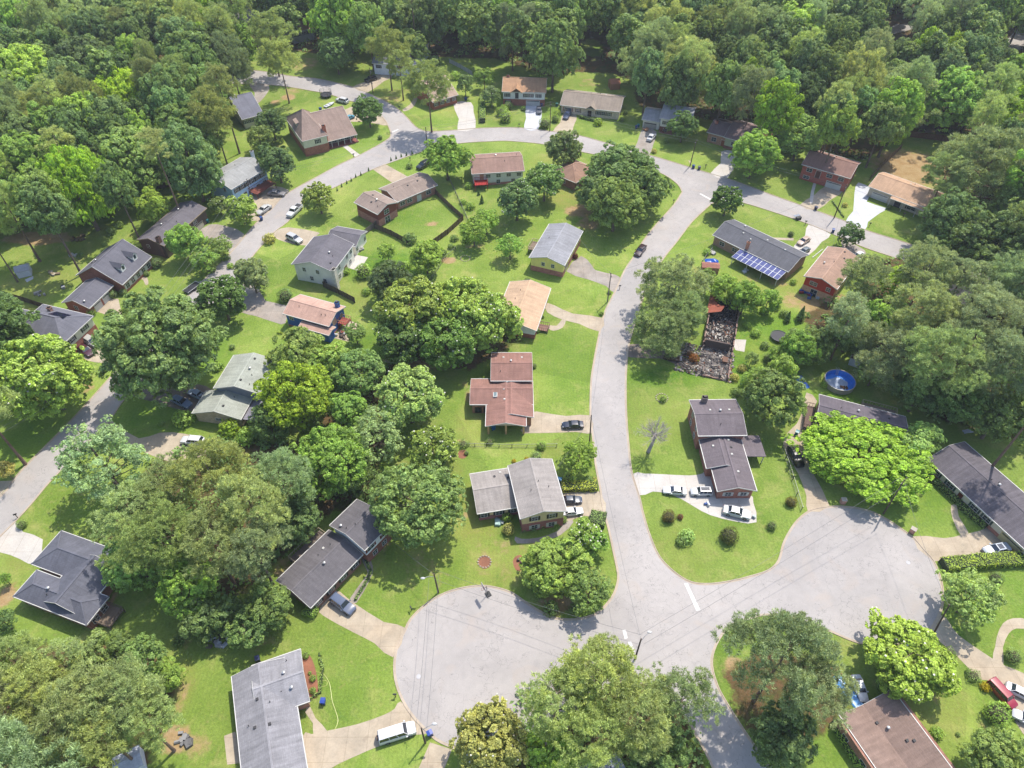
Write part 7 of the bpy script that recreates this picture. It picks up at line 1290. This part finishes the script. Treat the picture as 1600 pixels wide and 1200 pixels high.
heap((534,522), 1.8, [C(206,206,206),C(176,90,70),C(120,100,90),C(60,60,60)], 12, 'patio furniture and boxes behind the bright blue house', 'patio_furniture', 'patio furniture'); heap((563,388), 1.6, [C(210,210,206),C(150,140,130)], 9, 'pale garden clutter beside the white two storey house'); heap((290,1157), 1.2, [C(170,168,166),C(120,118,118)], 8, 'ring of grey stones and ash on bare ground', 'fire_pit', 'fire pit'); heap((1114,396), .9, [C(210,206,200),C(90,90,84)], 6, 'white garden junk beside the blue tarp covered heap'); heap((1166,424), .7, [C(214,216,220)], 3, 'white garden table below the solar patio roof', 'garden_table', 'table'); heap((781,818), .8, [C(180,214,206),C(150,160,160)], 5, 'pale green garden table and chairs by the beige house', 'garden_table', 'table')
heap((512,382) if 0 else (82,429), 1.2, [C(196,184,160),C(150,130,100)], 8, 'scattered crates in the dry yard'); heap((115,400), .8, [C(206,206,206)], 4, 'white boards in the dry yard', 'board_stack', 'boards'); heap((99,450), .5, [C(40,40,44),C(200,200,200)], 3, 'small black grill in the dry yard', 'grill', 'grill'); heap((62,460), 1.4, [C(190,184,176)], 6, 'pale rubble in the dry yard', 'rubble', 'rubble'); heap((125,372), 2.2, [C(110,86,60),C(130,110,80)], 14, 'row of stacked firewood at the wood edge', 'firewood_stack', 'firewood')
heap((1105,788), .5, [C(60,100,180),C(220,222,226)], 3, 'blue and white cooler on the driveway pad', 'cooler', 'cooler'); heap((1172,807), .9, [C(170,210,220),C(206,216,220)], 4, 'pale blue plastic seats at the driveway corner', 'plastic_seats', 'seats'); heap((816,877), .7, [C(120,90,80),C(100,80,74)], 4, 'brown stump in the mulch circle', 'stump', 'stump'); heap((1009,203), .8, [C(200,140,90)], 4, 'orange toys on the driveway of the grey house', 'toys', 'toys')
# solar/sign trailer on the road at the upper right and kerb things
b = G(1247,343); t = thing('cycle_rack', 'dark cart with pale panels at the kerb near the tan sedan', 'cart', b, .4); m = MB(); m.box(-.8,.8,-.4,.4,.3,.9); m.build('body', m_plain(C(60,60,66)), t); m = MB(); m.box(-1.0,-.1,.5,1.3,.8,.86); m.box(.1,1.0,.5,1.3,.8,.86); m.build('panels', m_plain(C(160,170,186), .3), t); [MB().tube([(x,-.45,.25),(x,-.38,.25)], .25, 10).build('wheel', TYRE, t) for x in (-.5,.5)]; t.name = 'kerb_cart'
# garden hose
m = MB(); pts = catmull([G(*p, .04) for p in [(494,1050),(505,1053),(514,1066),(517,1080),(519,1095),(524,1110),(528,1124),(526,1134),(522,1141)]], 5); m.tube([p-pts[0] for p in pts], .05, 6, False); q = catmull([G(*p, .05) for p in [(497,1065),(503,1072),(510,1071),(511,1065),(505,1063),(498,1065)]], 5); m.tube([p-pts[0] for p in q], .045, 6, False); o = m.build('garden_hose', m_plain(C(206,210,120), .4), loc=pts[0]); tag(o, 'pale yellow garden hose snaking over the lawn of the grey T roofed house', 'hose')
# stone ring and small round planter beds
for px, r, lb in (((1034,622),1.3,'ring of pale stones round a shrub by the dead tree'),((757,878),1.2,'ring of stones round the red mulch bed'),((727,404),1.3,'ring of stones round a planting in the middle lawn')):
    b = G(*px); t = thing('stone_ring', lb, 'stone ring', b)
    for k in range(14): m = MB(); a = k*6.2832/14; m.ball((r*math.cos(a), r*math.sin(a), .08), .2, 7, 4, (1.1,.8,.6), .1); m.build('stone', m_concrete(C(200,186,166), .2, 0), t)
# manhole covers
for px, lb in (((654,1057),'round pale manhole cover in the left cul de sac'),((1419,879),'round manhole cover in the right cul de sac')): m = MB(); m.tube([(0,0,.0),(0,0,.035)], .38, 18); o = m.build('manhole_cover', m_plain(C(206,204,206), .7), loc=G(*px)+Vector((0,0,.01))); tag(o, lb, 'manhole cover')
# fallen white pipe on the grass, sat dishes etc
m = MB(); a = G(1269,403); b = G(1285,390); m.tube([(0,0,.1), b-a+Vector((0,0,.1))], .12, 8); o = m.build('white_pipe', m_plain(C(226,226,222)), loc=a); tag(o, 'long white pipe lying on the grass left of the red sided house', 'pipe')
# ================================================================ LABELS THAT SINGLE OUT EVERY TREE AND SHRUB
WLAND = LAND+[('grassy clearing in the woods', 925, 75), ('curved far road', 1405, 45), ('far road at the right', 1585, 68), ('sandy yard', 1430, 260), ('gazebo shed', 959, 137), ('leaning bare trunks at left', 60, 300), ('top left corner', 20, 20), ('top right corner', 1590, 5)]
def direction(dx, dy):
    if abs(dx) > abs(dy)*1.1: return 'left of' if dx < 0 else 'right of'
    return 'behind' if dy < 0 else 'in front of'
USED = set(o['label'] for o in COL.objects if o.get('label'))
def autolabel(items, grp, LAND=LAND):
    ORD = ['nearest', 'second nearest', 'third nearest', 'fourth nearest', 'fifth nearest', 'sixth nearest', 'seventh nearest', 'eighth nearest', 'ninth nearest', 'tenth nearest', 'eleventh nearest', 'twelfth nearest', 'thirteenth nearest', 'fourteenth nearest', 'fifteenth nearest', 'sixteenth nearest']
    B = {}
    for it in items:
        r, x, y, R, px, py, look, auto = it; best = min(LAND, key=lambda L: (L[1]-px)**2+((L[2]-py)*1.2)**2); d = math.hypot(best[1]-px, best[2]-py)
        B.setdefault((look, direction(px-best[1], py-best[2]), best[0]), []).append((d, r))
    for (look, di, lm), L in B.items():
        L.sort(key=lambda t: t[0])
        for i, (d, r) in enumerate(L):
            pre = '' if len(L) == 1 else (', '+(ORD[i] if i < 16 else 'farther off'))
            lb = look+pre+' '+di+' the '+lm
            if len(lb.split()) > 16: lb = lb.replace(' the ', ' ', 1)
            if len(lb.split()) > 16: lb = look+pre+' '+di+' '+' '.join(lm.split()[-4:])
            if lb in USED and i < 16 and '-' not in lb: lb = 'another '+lb
            USED.add(lb); r['label'] = lb; r['group'] = grp
autolabel(TREES[:MID], 'garden and street trees'); autolabel(TREES[MID:], 'woodland trees', WLAND); autolabel(SHRUBS, 'garden shrubs')
print('TREES', len(TREES), 'OBJECTS', len(COL.objects))
# ================================================================ AIR
def haze():
    m = MB(); m.box(-6100, 6100, -6100, 6100, -1, 121); mt = bpy.data.materials.new('haze'); mt.use_nodes = True; nt = mt.node_tree; nt.nodes.clear(); o_ = nt.nodes.new('ShaderNodeOutputMaterial'); v = nt.nodes.new('ShaderNodeVolumePrincipled')
    v.inputs['Density'].default_value = 0.00012; v.inputs['Color'].default_value = (.86, .91, 1.0, 1); v.inputs['Anisotropy'].default_value = .1; nt.links.new(v.outputs[0], o_.inputs['Volume']); o = m.build('haze', mt, uv=False); tag(o, 'thin summer haze hanging over the whole neighbourhood', 'haze', kind='stuff')
haze()
